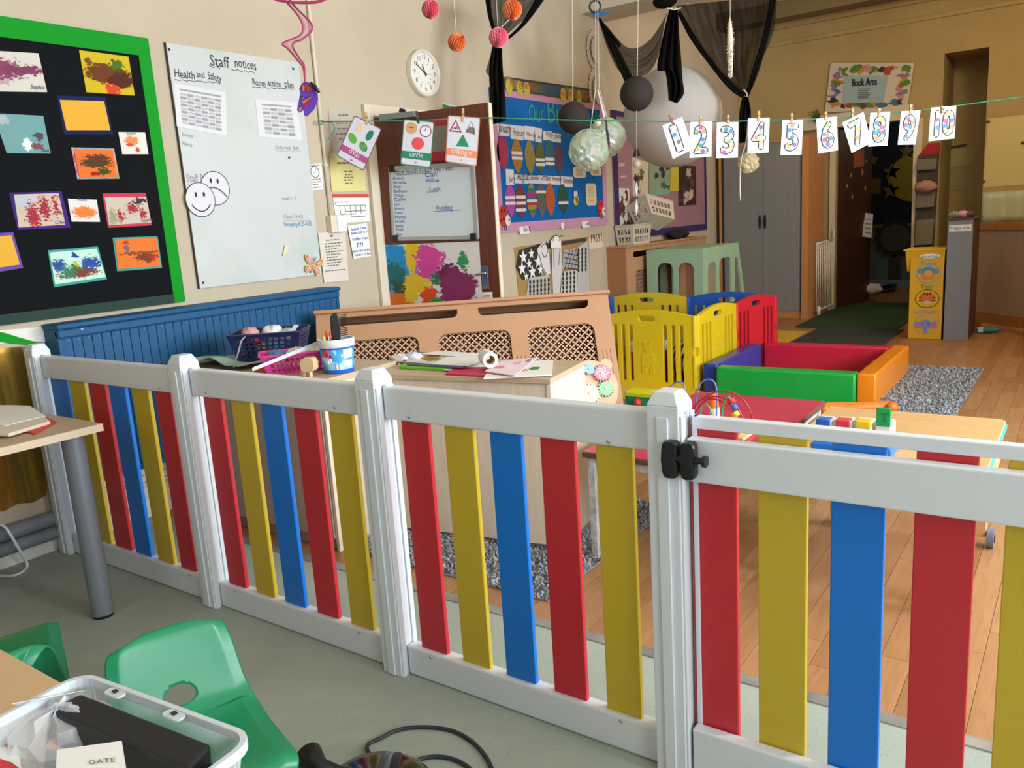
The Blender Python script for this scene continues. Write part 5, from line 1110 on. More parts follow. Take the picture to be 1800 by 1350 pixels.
NC = [('1', [(1182.7, 279.6), (1219, 262), (1199, 205), (1164.4, 221)]), ('2', [(1212, 277.8), (1250.7, 275), (1252, 213), (1213.3, 214.4)]), ('3', [(1259, 278), (1297, 277), (1298, 214.4), (1260, 215)]), ('4', [(1314, 270), (1351, 268), (1353, 206.7), (1315, 208)]), ('5', [(1372, 272), (1409, 271.6), (1411.8, 210), (1375.6, 211)]),
      ('6', [(1438, 270), (1473, 264), (1471, 204.4), (1435, 209)]), ('7', [(1497, 269), (1532, 251), (1517.8, 196.7), (1480.7, 215.6)]), ('8', [(1526, 257.8), (1560, 255.6), (1565, 196), (1530, 198.4)]), ('9', [(1578, 254.4), (1609, 254), (1618, 194.4), (1584.4, 195.6)]), ('10', [(1632, 248.4), (1678, 243.3), (1681, 185.6), (1636.7, 189.3)])]
WORD = 'one two three four five six seven eight nine ten'.split()
DOT = [mat('dot%d' % i, c_, .5) for i, c_ in enumerate(['#2f86c8', '#d8467c', '#e0b048', '#7a5a94', '#2f8f8a', '#8fae6a', '#d88a62'])]
def spotted_digits(c, txt):
    tot = sum(GL[q][2] for q in txt); x = 0; u0, u1 = (.24, .76) if len(txt) == 1 else (.06, .94)
    bl, up = c.pt(u0, .14), .72
    outl, fill = MB(), MB(); dots = []
    for ch in txt:
        vs, fs, adv = GL[ch]; xs = [q[0] for q in vs]; ys = [q[1] for q in vs]; h = max(ys)-min(ys)
        def mp(q): return c.pt(u0+(u1-u0)*(x+(q[0]-(0 if len(txt) > 1 else min(xs)))*(1 if len(txt) > 1 else tot/(max(xs)-min(xs))*(.45 if ch == '1' else 1)) + (.16*tot if (ch == '1' and len(txt) == 1) else 0))/tot, .14+.72*(q[1]-min(ys))/h)
        cnt = {}
        for f in fs:
            for i in range(len(f)): e = tuple(sorted((f[i], f[(i+1) % len(f)]))); cnt[e] = cnt.get(e, 0)+1
        for e, k in cnt.items():
            if k == 1:
                a_, b_ = mp(vs[e[0]]), mp(vs[e[1]]); d_ = (b_-a_).normalized()*.002
                stroke(outl, [a_-d_, b_+d_], .021, c.n, .0024); stroke(fill, [a_-d_, b_+d_], .0085, c.n, .0030)
        fill.add([mp(q)+c.n*.0030 for q in vs], fs)
        cen = []
        for f in fs: cen.append((sum(vs[i][0] for i in f)/len(f), sum(vs[i][1] for i in f)/len(f)))
        rr = random.Random(ord(ch)+len(txt)); rr.shuffle(cen); pick = []
        for q in cen:
            if all((q[0]-p[0])**2+(q[1]-p[1])**2 > .022 for p in pick): pick.append(q)
        for i, q in enumerate(pick[:9]): dots.append((mp(q), i))
        x += adv
    outl.build('numeral_outline', INK, c.t); fill.build('numeral_fill', WHT, c.t)
    for p, i in dots:
        k = (i*3+ord(txt[0])) % 7; MB().add([p+c.n*.0036+SPR*q[0]+Z_*q[1] for q in circ(0, 0, .0125, 12)], [tuple(range(12))]).build('spot', DOT[k], c.t)
for i, (s_, px) in enumerate(NC):
    c = Card('number_card', px, 'white hanging card with the spotted numeral %s' % WORD[i], 'card', 'number cards on the green line', CW, 0, .006 if i % 2 else .010)
    spotted_digits(c, s_)
for i, (x, y0, y1, ln) in enumerate([(1180, 202, 218, 4), (1232, 203, 220, 0), (1280, 202, 218, 0), (1334, 195, 213, 0), (1392, 199, 215, 0), (1452, 196, 211, 1), (1499, 191, 208, 0), (1546, 190, 205, 0), (1601, 183, 200, 0), (1657, 186, 199, 1)]):
    peg(x, y0, y1, ln, PEGR if i == 0 else PEG, 'small peg holding the card with numeral %s' % WORD[i])
# ---- paper lanterns
def lantern(cx, cy, rpx, D, m, label, rings, cordpx=None, sqz=1.0):
    C_ = dep(cx, cy, D); r = rpx*D/FPX; t = thing('paper_lantern', label, 'paper lantern', C_-Z_*r)
    prof = []; n_ = rings*2
    for i in range(n_+1):
        th = PI*(.06+.88*i/n_); k = 1.0 if i % 2 == 0 else .978; prof.append((r*k*math.sin(th), -r*sqz*math.cos(th)))
    MB().lathe(prof, C_, 40).build('shade', m, t, smooth=True)
    MB().tube([C_+Z_*(r*sqz*.97)+V((r*.19*math.cos(a), r*.19*math.sin(a), 0)) for a in [2*PI*i/16 for i in range(16)]], r*.012, 5, True).build('wire_ring', mat('wire', '#9a9a98', .4, .7), t, smooth=True)
    if cordpx:
        for a, b in cordpx: MB().tube([dep(*a, D), dep(*b, D)], .0025, 5).build('cord', mat('white_thread', '#d9d3c6', .8), t)
    return t
WLAN = mat('white_lantern_paper', '#bdb6af', .8, spec=.2, bump=(90, .15)); BLAN = mat('black_lantern_paper', '#37302d', .8, spec=.2, bump=(120, .3))
lantern(1182, 206, 86, 6.3, WLAN, 'huge white round paper lantern hanging behind the number cards', 14, [((1182, -160), (1182, 122))])
lantern(1119, 165, 29.5, 5.4, BLAN, 'black round paper lantern hanging in front of the big white lantern', 12, [((1124, -165), (1120, 137)), ((1119, 194), (1119, 262))])
lantern(1008, 207, 27.5, 5.2, BLAN, 'black round paper lantern hanging in front of the blue birthday board', 12, [((1006, -5), (1007, 180))])
t = thing('pearl_dangle', 'white pearl and twisted ribbon dangling below the black lantern', 'dangle', dep(1119, 378, 5.38))
MB().tube([dep(1119, 191, 5.4), dep(1119, 285, 5.37)], .002, 5).build('thread', mat('white_thread', '#d9d3c6', .8), t)
MB().ball(dep(1119, 288, 5.36), .026, 14, 9).build('pearl', mat('pearl', '#d8d2c8', .3), t, smooth=True); MB().slab([dep(1116, 262, 5.38), dep(1122, 262, 5.38), dep(1126, 274, 5.38), dep(1112, 276, 5.38)], SPN*.003).build('black_bow', mat('black_ribbon', '#1d1a1a', .6), t)
for a, b in ((318, 345), (348, 380)): MB().slab([dep(1119, a, 5.37), dep(1122, (a+b)/2, 5.37), dep(1119, b, 5.37), dep(1116.5, (a+b)/2, 5.37)], SPN*.002).build('ribbon_twist', mat('silver_ribbon', '#cfd0d4', .25, .3), t)
# ---- iridescent balls
def irid():
    m, N, b = base('iridescent_film', .12, .35, .6); v = N.n('ShaderNodeTexCoord').outputs['Object']
    lw = N.n('ShaderNodeLayerWeight'); lw.inputs[0].default_value = .55
    c = N.mix(N.ramp(N.noise(9, 3, v, .6, 1.0), .5, .7), lin('#d8e0dc'), lin('#a9e0c2')); c = N.mix(N.ramp(N.noise(14, 3, v, .6, 1.5), .62, .7), c, lin('#b9b0f0'))
    c = N.mix(N.math('MULTIPLY', lw.outputs[1], .6), c, lin('#c6e06a')); N.l(c, b.inputs['Base Color']); b.inputs['Coat Weight'].default_value = .6; b.inputs['Coat Roughness'].default_value = .05
    b.inputs['Alpha'].default_value = .72; return m
IR = irid()
for cx, cy, r, D, lb, sd_ in ((1035.5, 264, 36, 4.95, 'crinkled iridescent film ball hanging nearest the blue board notes', 3), (1066, 242, 34, 5.28, 'crinkled iridescent film ball half behind the other one', 8)):
    C_ = dep(cx, cy, D); rr = random.Random(sd_); t = thing('film_ball', lb, 'hanging ball', C_, group='iridescent balls')
    q = MB().ball(C_, r*D/FPX, 26, 16)
    q.v = [C_+(p-C_)*rr.uniform(.94, 1.03) for p in q.v]; q.build('film', IR, t)
    MB().tube([dep(cx+2, cy-r+1, D), dep(1047+(cx-1035)*.2, 155, D), dep(1047+(cx-1035)*.1, -12, D)], .002, 5).build('thread', mat('white_thread'), t)
MB().slab([dep(1050, 157, 5.05), dep(1052, 157, 5.05), dep(1065, 204, 5.05), dep(1061, 207, 5.05)], SPN*.002).build('ribbon', mat('silver_ribbon'), t)
MB().slab([dep(x, y, 4.78) for x, y in ((1064, 211), (1067, 211), (1068, 225), (1072, 245), (1072, 258), (1070, 268), (1069, 256), (1065, 235))], SPN*.002).build('black_ribbon', mat('black_ribbon'), t)
o = MB().ball(dep(1050.5, 216, 4.9), .022, 14, 9).build('white_bead', mat('pearl'), smooth=True); tag(o, 'single white bead above the iridescent balls', 'bead')
t = thing('hanging_ring', 'black ring with blue card hanging at the beam', 'ring', dep(1046, 20, 5.6)); C_ = dep(1046, 11.5, 5.6)
MB().tube([C_+SPR*.038*math.cos(a)+Z_*.038*math.sin(a) for a in [2*PI*i/20 for i in range(20)]], .007, 8, True).build('ring', BLK, t, smooth=True); MB().slab([dep(x, y, 5.7) for x, y in ((1036, 24), (1062, 20), (1075, 23), (1050, 30))], SPN*.003).build('blue_card', mat('blue_card', '#1d5a94', .7), t)
# ---- black net drapes
def net(name, a):
    m, N, b = base(name, .85, 0, .1); b.inputs['Base Color'].default_value = lin('#12100e'); v = N.n('ShaderNodeTexCoord').outputs['UV']
    mp = N.n('ShaderNodeMapping'); mp.inputs['Scale'].default_value = (9, 1.0, 1); N.l(v, mp.inputs[0])
    N.l(N.math('ADD', N.math('MULTIPLY', N.ramp(N.noise(2.2, 3, mp.outputs[0]), .3, .75), .28), a-.1, True), b.inputs['Alpha']); MATS[name] = m; return m
VEIL = net('sheer_black_net', .80); DENSE = mat('gathered_black_net', '#0f0e0d', .9, spec=.1)
def ribbon_surf(A, B, D, amp=.03, waves=5, nu=10, nv=24, D2=None):
    A = catmull([V((x, y, 0)) for x, y in A], 8); B = catmull([V((x, y, 0)) for x, y in B], 8)
    def samp(L, s): f = s*(len(L)-1); i = min(int(f), len(L)-2); return L[i].lerp(L[i+1], f-i)
    return MB().grid(lambda u, v: (lambda q: dep(q.x, q.y, D+(0 if D2 is None else (D2-D)*v)+amp*math.sin(waves*2*PI*u+2*v)))(samp(A, v).lerp(samp(B, v), u)), nu, nv)
t = thing('net_drape', 'sheer black net swag tied beside the pink honeycomb ball', 'drape', dep(880, 220, 5.3))
ribbon_surf([(852, -8), (862, 30), (874, 70)], [(958, -8), (925, 30), (880, 70)], 5.35, .03, 3).build('sheer_panel', VEIL, t, smooth=True)
ribbon_surf([(852, -8), (858, 30), (871, 72)], [(862, -8), (866, 30), (878, 72)], 5.33, .02, 2, 5).build('gathered_edge', DENSE, t, smooth=True)
ribbon_surf([(944, -8), (915, 42), (877, 78)], [(962, -8), (925, 42), (884, 78)], 5.33, .02, 2, 5).build('gathered_edge', DENSE, t, smooth=True)
ribbon_surf([(868, 70), (860, 120), (861, 170), (859, 221)], [(882, 70), (884, 120), (888, 170), (890, 212)], 5.32, .035, 3).build('hanging_tail', DENSE, t, smooth=True)
ribbon_surf([(857, 116), (854, 125), (860, 135)], [(866, 80), (866, 100), (866, 130)], 5.34, .01, 1, 4, 8).build('tail_frill', VEIL, t, smooth=True)
t = thing('net_drape', 'sheer black net swag from the ring to the knot above the white lantern', 'drape', dep(1186, 180, 5.7))
ribbon_surf([(1052, 33), (1080, 62), (1100, 82), (1121, 84), (1142, 70), (1160, 45), (1174, 20)], [(1052, 36), (1068, 85), (1088, 125), (1112, 136), (1140, 128), (1158, 95), (1170, 30)], 5.75, .02, 2, 8, 40).build('sheer_panel', VEIL, t, smooth=True)
ribbon_surf([(1052, 32), (1066, 72), (1084, 112), (1098, 144)], [(1056, 32), (1082, 76), (1102, 114), (1114, 140)], 5.72, .02, 2, 5).build('gathered_edge', DENSE, t, smooth=True)
ribbon_surf([(1052, 30), (1072, 52), (1092, 78)], [(1053, 32), (1070, 58), (1088, 84)], 5.71, .01, 1, 4).build('hem', DENSE, t, smooth=True)
ribbon_surf([(1177, 15), (1166, 60), (1155, 120), (1168, 124), (1173, 150), (1175, 176)], [(1192, 15), (1194, 60), (1198, 110), (1200, 140), (1202, 165), (1190, 182)], 5.7, .04, 3, 12, 40).build('hanging_tail', DENSE, t, smooth=True)
MB().ball(dep(1169, 2, 5.72), .06, 14, 9, (1.5, 1.2, .8)).build('knot', DENSE, t, smooth=True); MB().tube([dep(1172, 14, 5.64), dep(1185, 17, 5.64), dep(1197, 14, 5.64)], .004, 5).build('white_tie', mat('white_thread'), t)
t = thing('net_drape', 'long sheer black net swag tied above number cards three and four', 'drape', dep(1308, 255, 5.9))
ribbon_surf([(1188, 10), (1215, 55), (1250, 115), (1308, 168)], [(1366, -8), (1360, 55), (1335, 115), (1314, 168)], 5.95, .05, 3, 16, 30).build('sheer_panel', VEIL, t, smooth=True)
ribbon_surf([(1190, 22), (1212, 66), (1245, 112), (1280, 155), (1305, 173)], [(1196, 18), (1225, 66), (1262, 118), (1292, 148), (1311, 165)], 5.9, .02, 2, 5).build('gathered_edge', DENSE, t, smooth=True)
ribbon_surf([(1355, -8), (1342, 55), (1325, 115), (1309, 168)], [(1366, -8), (1354, 55), (1334, 125), (1315, 172)], 5.9, .02, 2, 5).build('gathered_edge', DENSE, t, smooth=True)
ribbon_surf([(1305, 170), (1300, 195), (1299, 225), (1299, 252)], [(1315, 170), (1320, 195), (1318, 225), (1314, 250)], 5.88, .03, 3).build('hanging_tail', DENSE, t, smooth=True)
MB().tube([dep(1307, 157, 5.84), dep(1313, 164, 5.84), dep(1313, 170, 5.84)], .004, 5).build('white_tie', mat('white_thread'), t)
# ---- feather strand and pompom
rr = random.Random(4); t = thing('feather_strand', 'white fluffy feather strand hanging on a thread', 'dangle', dep(1283, 135, 5.2)); b = MB()
for i in range(170):
    f = i/170; y = 38+97*f; r0 = (5.5+3.5*math.sin(PI*min(1, f*1.25)))*5.2/FPX; a = rr.uniform(0, 2*PI); C_ = dep(1283.5, y, 5.2); d_ = V((math.cos(a), math.sin(a), rr.uniform(-.5, .4))); s_ = Z_.cross(d_).normalized()*.006
    b.add([C_-s_, C_+d_*r0*.9, C_+s_, C_+d_*r0*.45+Z_*.006], [(0, 1, 2), (0, 3, 1), (3, 2, 1)])
b.build('feathers', mat('feather_white', '#d6cdb6', .9), t)['kind'] = 'stuff'; MB().tube([dep(1283.5, -6, 5.2), dep(1283.5, 40, 5.2)], .002, 5).build('thread', mat('white_thread'), t)
MB().lathe([(.0, -.18), (.012, -.17), (.018, -.08), (.019, .06), (.012, .15), (.003, .19)], dep(1283.5, 86, 5.2), 10).build('core', mat('feather_white'), t, smooth=True)
t = thing('tissue_pompom', 'cream tissue pompom with dangling string under number card four', 'pompom', dep(1315, 303, 5.3)); b = MB().ball(dep(1315.5, 286, 5.3), .068, 26, 16, (1, 1, .95)); rr = random.Random(5); cc = dep(1315.5, 286, 5.3); b.v = [cc+(p-cc)*rr.uniform(.86, 1.08) for p in b.v]; b.build('tissue', mat('cream_tissue', '#d9cba4', .9), t)
MB().tube(catmull([sp(1315, 212), dep(1311, 250, 5.2), dep(1303, 280, 5.24), dep(1301, 310, 5.24), dep(1301, 340, 5.24), dep(1302, 353, 5.24)], 5), .004, 5).build('string', mat('white_thread'), t, smooth=True)
# ---- honeycomb balls
for cx, cy, r, c_, lb, ax in ((757, 16.5, 16, '#ee8096', 'pink honeycomb ball alone at the top above the clock', (.2, .3, 1)), (803, 74, 16, '#f2935c', 'orange honeycomb ball nearest the wall clock', (.9, .2, .6)), (876.5, 66, 17.5, '#f593aa', 'pink honeycomb ball on the black net', (.3, .3, 1)), (900.5, 17, 17.5, '#f59a66', 'orange honeycomb ball at the top of the black net', (.1, .2, 1))):
    D = 3.6; C_ = dep(cx, cy, D); R_ = r*D/FPX; t = thing('honeycomb_ball', lb, 'hanging ball', C_-Z_*R_, group='honeycomb balls')
    z = V(ax).normalized(); a_ = z.orthogonal().normalized(); b_ = z.cross(a_); q = MB(); nl, nr = 20, 9
    for i in range(nl):       # each tissue leaf zigzags between its neighbours
        for k in range(nr):
            for s_ in (0, 1):
                th0, th1 = PI*(k)/nr, PI*(k+1)/nr; ph0 = 2*PI*(i+(.25 if (k+s_) % 2 else -.25)+s_*.5)/nl; ph1 = 2*PI*(i-(.25 if (k+s_) % 2 else -.25)+s_*.5)/nl
                def P_(th, ph, rr_): return C_+z*math.cos(th)*rr_+(a_*math.cos(ph)+b_*math.sin(ph))*math.sin(th)*rr_
                q.add([P_(th0, ph0, R_), P_(th1, ph1, R_), P_(th1, ph1, R_*.35), P_(th0, ph0, R_*.35)], [(0, 1, 2, 3)])
    q.ball(C_, R_*.72, 14, 9); q.build('tissue', mat('tissue'+c_, c_, .85, spec=.15), t)
    MB().tube([C_+Z_*R_, C_+Z_*(R_+.5)], .0012, 4).build('thread', mat('white_thread'), t)
MB().tube([dep(896, 33, 3.6), dep(879, 50, 3.6)], .0015, 4).build('link_thread', mat('white_thread'), t)
# ---- pink spiral with butterfly
PK = mat('pink_organza', '#c9839a', .5, alpha=.62); PKE = mat('pink_hem', '#a8355e', .5)
t = thing('spiral_mobile', 'pink organza spiral mobile hanging beside the whiteboard', 'mobile', dep(536, 143, 2.9))
A = [(507, -4), (522, 15), (545, 38), (548, 54), (530, 70), (520, 73), (515, 82), (527, 103), (535, 116), (536, 146)]; B = [(496, -4), (511, 12), (524, 28), (532, 46), (527, 62), (497, 76), (506, 86), (524, 107), (533, 119), (536, 146)]
ribbon_surf(A, B, 2.9, .004, 1, 4, 60).build('ribbon', PK, t, smooth=True)
for L in (A, B): MB().tube([dep(q.x, q.y, 2.9) for q in catmull([V((x, y, 0)) for x, y in L], 7)], .003, 6).build('hem', PKE, t, smooth=True)
ribbon_surf([(474, -8), (485, 2), (520, 7), (560, 6), (584, -6)], [(480, -10), (490, -2), (520, 2), (560, 0), (578, -10)], 2.88, .003, 1, 3, 20).build('top_loop', PKE, t, smooth=True)
t = thing('mobile_butterfly', 'purple and orange butterfly hanging from the pink spiral', 'butterfly', dep(540, 205, 2.9))
PUR = mat('purple_print', '#5a3aa8', .5)
for nm, D, L, bands in (('upper_wing', 2.90, [(530, 147), (537, 143), (545, 146), (557, 160), (548, 168), (535, 172), (528, 168), (526, 156)], None), ('lower_wing', 2.91, [(527, 168), (548, 166), (558, 162), (559, 175), (552, 192), (540, 204), (535, 203), (533, 193), (526, 198), (522, 194), (524, 183)], None)):
    w_ = MB().slab([dep(x, y, D) for x, y in L], cf*.003).build(nm, PUR, t)
    if nm == 'upper_wing':
        for c_, q in (('#b03428', [(533, 150), (542, 150), (551, 158), (540, 161)]), ('#d87a2a', [(531, 151), (534, 149), (536, 158), (532, 160)])): MB().slab([dep(x, y, D-.004) for x, y in q], cf*.001).build('wing_patch', mat('patch'+c_, c_, .5), w_)
    else:
        for c_, q in (('#d8b02c', [(530, 170), (549, 165), (532, 174)]), ('#e0662a', [(531, 178), (551, 168), (533, 183)]), ('#b8283a', [(534, 188), (553, 171), (538, 189)]), ('#d87a4a', [(526, 190), (530, 188), (529, 194), (525, 196)])): MB().slab([dep(x, y, D-.004) for x, y in q], cf*.001).build('wing_patch', mat('patch'+c_, c_, .5), w_)
MB().tube([dep(546, 145, 2.89), dep(553, 152, 2.89), dep(561, 162, 2.89)], .006, 8, rs=[.004, .008, .005]).build('body', BLK, t, smooth=True)
MB().tube([dep(536, 143, 2.9), dep(538, 147, 2.9)], .0015, 5).build('thread', PKE, t)
# ================================================================== playpen, soft play, tables
PY, PBL, PR = mat('yellow_plastic', '#e2c31c', .38), mat('royal_blue_plastic', '#1b57b4', .38), mat('bright_red_plastic', '#cf2233', .38)
def pen_panel(A, B, m, label, motif=True):
    A, B = V((*A, 0)), V((*B, 0)); u = (B-A).normalized(); L = (B-A).length; n_ = u.cross(Z_)
    t = thing('playpen_panel', label, 'playpen panel', (A+B)/2, group='plastic playpen panels')
    top = [(L*i/14, .575+.045*math.sin(PI*i/14)) for i in range(15)]
    out = [(0, 0), (L, 0)]+top[::-1]
    hs = [rect(L*a, L*b, .06, .505) for a, b in ((.07, .115), (.165, .21), (.255, .30), (.655, .70), (.75, .795), (.84, .885))]+[rrect(L*.37, L*.57, .532, .574, .0205)]
    MB().plate(out, hs, A-n_*.0-(-n_)*.0, u, Z_, .03).build('panel', m, t, bevel=.003)
    for a in (0, L):
        p = A+u*a+n_*.015
        for z0, z1 in ((.34, .58), (.03, .28)): MB().cyl(p+Z_*z0, p+Z_*z1, .021, seg=10).build('hinge_knuckle', m, t, smooth=True, auto=40)
    if motif:
        c = A+u*L*.475+n_*.030
        MB().plate(circ(0, .33, .038, 16), [], c, u, Z_, .004).build('bear_relief', m, t, bevel=.001); MB().plate(rrect(-.055, .055, .17, .285, .03), [], c, u, Z_, .004).build('bear_relief', m, t, bevel=.001)
        for s_ in (-1, 1): MB().plate(circ(s_*.03, .365, .014, 10), [], c, u, Z_, .004).build('bear_relief', m, t); MB().plate(rrect(s_*.034-.018, s_*.034+.018, .12, .175, .012), [], c, u, Z_, .004).build('bear_relief', m, t)
    return t
A_, B_, C_2, D_, E_, F_ = (-3.09, 5.65), (-2.37, 5.65), (-2.36, 6.42), (-2.20, 6.95), (-2.95, 6.90), (-3.72, 6.88)
pen_panel(A_, B_, PY, 'yellow slatted playpen panel with bear relief facing the fence')
pen_panel(B_, C_2, PY, 'yellow playpen panel turned edge-on beside the soft ball pool')
pen_panel(C_2, D_, PR, 'red playpen panel beside the ball pool, in front of the grey cupboard', False)
pen_panel(E_, D_, PBL, 'blue playpen panel at the back of the pen')
pen_panel(F_, E_, PY, 'yellow playpen panel at the back below the tan cover')
pen_panel((-3.72, 6.3), (-3.72, 6.86), PBL, 'blue playpen panel at the wall side of the pen', False)
# toys inside the pen
t = thing('toy_drum', 'red toy drum with white rim seen through the yellow slats', 'toy', (-2.90, 5.93, 0)); MB().lathe([(0, 0), (.17, 0), (.17, .26)], (-2.90, 5.93, 0), 24).build('shell', mat('drum_red', '#a81f24', .4), t, smooth=True, auto=40); MB().lathe([(.178, .26), (.178, .31), (.17, .315), (0, .315)], (-2.90, 5.93, 0), 24).build('rim', mat('white_plastic'), t, smooth=True, auto=40)
def zebra():
    m, N, b = base('zebra_print', .8, 0, .2); v = N.n('ShaderNodeTexCoord').outputs['Object']; w_ = N.n('ShaderNodeTexWave'); w_.inputs['Scale'].default_value = 9; w_.inputs['Distortion'].default_value = 5; N.l(v, w_.inputs[0]); N.l(N.mix(N.math('GREATER_THAN', w_.outputs[1], .5), lin('#1b1a1a'), lin('#d8d2c8')), b.inputs[0]); return m
o = MB().ball((-2.56, 5.92, .17), .17, 18, 12, (.85, 1, 1)).build('zebra_cushion', zebra(), smooth=True); tag(o, 'black and white zebra print cushion inside the playpen', 'cushion')
o = MB().ball((-2.66, 6.30, .16), .16, 16, 10, (1, 1, 1.0)).build('green_toy_ball', mat('toy_green', '#4f9a3c', .5), smooth=True); tag(o, 'green ball behind the slats of the yellow playpen panel', 'ball')
# foam mats on the floor
for x0, x1, y0, y1, c_, lb in ((-3.15, -2.2, 5.22, 5.62, '#d8bc52', 'yellow foam floor mat in front of the yellow playpen panel'), (-3.1, -2.45, 4.86, 5.21, '#5fa3a6', 'teal foam floor mat behind the tan radiator cover'), (-3.1, -2.5, 4.5, 4.85, '#2b2e38', 'dark foam floor mat behind the tan radiator cover'), (-2.75, -2.40, 7.6, 8.7, '#c9a82a', 'yellow foam floor mat in front of the grey cupboard')):
    o = MB().bx(x0, x1, y0, y1, 0.0005, .012).build('foam_mat', mat('foam'+c_, c_, .8, bump=(120, .2)), bevel=.003); tag(o, lb, 'mat', 'foam floor mats')
# soft ball pool: four vinyl blocks
def vinyl(nm, c_): return mat(nm, c_, .3, spec=.5, bump=(7, .5))
G4 = 'soft play blocks of the ball pool'
def soft(x0, x1, y0, y1, h, m, label):
    def fn_(q): return q
    b = MB(); nx, ny, nz = max(2, int((x1-x0)/.09)), max(2, int((y1-y0)/.09)), 3
    bm = bmesh.new(); bmesh.ops.create_cube(bm, size=1); bmesh.ops.subdivide_edges(bm, edges=[e for e in bm.edges if abs(e.verts[0].co.z-e.verts[1].co.z) < .1 and abs(e.verts[0].co.x-e.verts[1].co.x) > .1], cuts=nx); bmesh.ops.subdivide_edges(bm, edges=[e for e in bm.edges if abs(e.verts[0].co.y-e.verts[1].co.y) > .9], cuts=ny)
    rr = random.Random(int(x0*100)); mp = {}
    for v in bm.verts: b.v.append(V(((x0+x1)/2+v.co.x*(x1-x0)+rr.uniform(-.003, .003), (y0+y1)/2+v.co.y*(y1-y0)+rr.uniform(-.003, .003), max(0, (v.co.z+.5)*h+(rr.uniform(-.003, .003) if v.co.z > 0 else 0))))); mp[v] = len(b.v)-1
    for f in bm.faces: b.f.append(tuple(mp[v] for v in f.verts))
    bm.free(); o = b.build('soft_block', m, smooth=True, bevel=.014, auto=40); return tag(o, label, 'soft play', G4)
soft(-2.295, -2.185, 5.60, 6.60, .225, vinyl('vinyl_blue', '#263f9e'), 'blue vinyl soft play block at the playpen side of the ball pool')
soft(-2.18, -1.222, 5.56, 5.68, .215, vinyl('vinyl_green', '#12a544'), 'green vinyl soft play block at the front of the ball pool')
soft(-2.18, -1.222, 6.62, 6.74, .22, vinyl('vinyl_red', '#c8203c'), 'red vinyl soft play block at the back of the ball pool')
soft(-1.218, -1.098, 5.58, 6.76, .22, vinyl('vinyl_orange', '#ec8a16'), 'orange vinyl soft play block beside the grey rug')
# rugs
def rug(x0, x1, y0, y1, n_, label, skip=None, seed=1):
    t = thing('shaggy_rug', label, 'rug', ((x0+x1)/2, (y0+y1)/2, 0), group='grey shaggy rugs'); MB().bx(x0, x1, y0, y1, .0008, .006).build('backing', mat('rug_base', '#95979c', .95), t)
    rr = random.Random(seed); m = [MB(), MB()]
    for i in range(n_):
        x, y = rr.uniform(x0, x1), rr.uniform(y0, y1)
        if skip and skip(x, y): continue
        a, h = rr.uniform(0, 2*PI), rr.uniform(.008, .018); l = rr.uniform(.008, .02); w_ = .0045; d_ = V((math.cos(a), math.sin(a), 0)); s_ = V((-d_.y, d_.x, 0))*w_; p = V((x, y, .005))
        m[rr.random() < .38].add([p-s_, p+s_, p+d_*l+Z_*h+s_*.8, p+d_*l+Z_*h-s_*.8], [(0, 1, 2, 3)])
    m[0].build('pile', mat('rug_light', '#a9abb0', .95), t)['kind'] = 'stuff'; m[1].build('pile', mat('rug_dark', '#8f9198', .95), t)['kind'] = 'stuff'
rug(-2.63, -1.515, 2.235, 3.30, 14000, 'grey shaggy rug under the birch cupboard', lambda x, y: -2.6 < x < -1.72 and 2.68 < y < 3.3)
rug(-2.0, -.62, 5.50, 7.04, 15000, 'grey shaggy rug beside the orange soft play block', lambda x, y: -2.21 < x < -1.1 and 5.56 < y < 6.76, 2)
# red topped table
t = thing('red_table', 'low red topped table with white metal frame behind the gate post', 'table', (-1.265, 3.19, 0)); x0, x1, y0, y1, zt = -1.575, -.957, 2.625, 3.76, .45
MB().bx(x0, x1, y0, y1, zt-.003, zt).build('laminate', mat('red_laminate', '#c23550', .3, var=(6, '#b52c46', .5)), t); MB().bx(x0-.004, x1+.004, y0-.004, y1+.004, zt-.024, zt-.003).build('edge_band', mat('dark_ply_edge', '#5d4636', .6), t, bevel=.003)
WM = mat('chipped_white_metal', '#d6d6d8', .45, var=(30, '#8f8f92', .8))
fr = MB(); fr.bx(x0+.02, x1-.02, y0+.02, y0+.045, zt-.06, zt-.024); fr.bx(x0+.02, x1-.02, y1-.045, y1-.02, zt-.06, zt-.024); fr.bx(x0+.02, x0+.045, y0+.045, y1-.045, zt-.06, zt-.024); fr.bx(x1-.045, x1-.02, y0+.045, y1-.045, zt-.06, zt-.024); fr.build('apron', WM, t)
for x in (x0+.012, x1-.042):
    for y in (y0+.01, y1-.04): MB().bx(x, x+.03, y, y+.03, .0, zt-.024).build('leg', WM, t, bevel=.002)
# bead maze
bx0, by0 = -1.42, 3.05
t = thing('bead_maze', 'wooden bead maze with blue, red and green wires on the red table', 'toy', (-1.25, 3.1, .45))
MB().bx(-1.46, -1.06, 2.98, 3.22, .45, .465).build('base', mat('pale_pine'), t, bevel=.005)
def wire(px, Y0, Y1, c_, r=.0035):
    n_ = len(px); P_ = [V((p.x, p.y, max(p.z, .456))) for p in catmull([ony(x, y, Y0+(Y1-Y0)*i/(n_-1)) for i, (x, y) in enumerate(px)], 7)]; MB().tube(P_, r, 6).build('wire', mat('wire'+c_, c_, .35), t, smooth=True)
wire([(1169, 735), (1170, 700), (1178, 680), (1192, 672), (1203, 680), (1207, 735)], 3.15, 3.15, '#6a78c8'); wire([(1222, 740), (1224, 700), (1232, 674), (1246, 667), (1257, 675), (1260, 700), (1259, 745)], 3.1, 3.1, '#6a78c8')
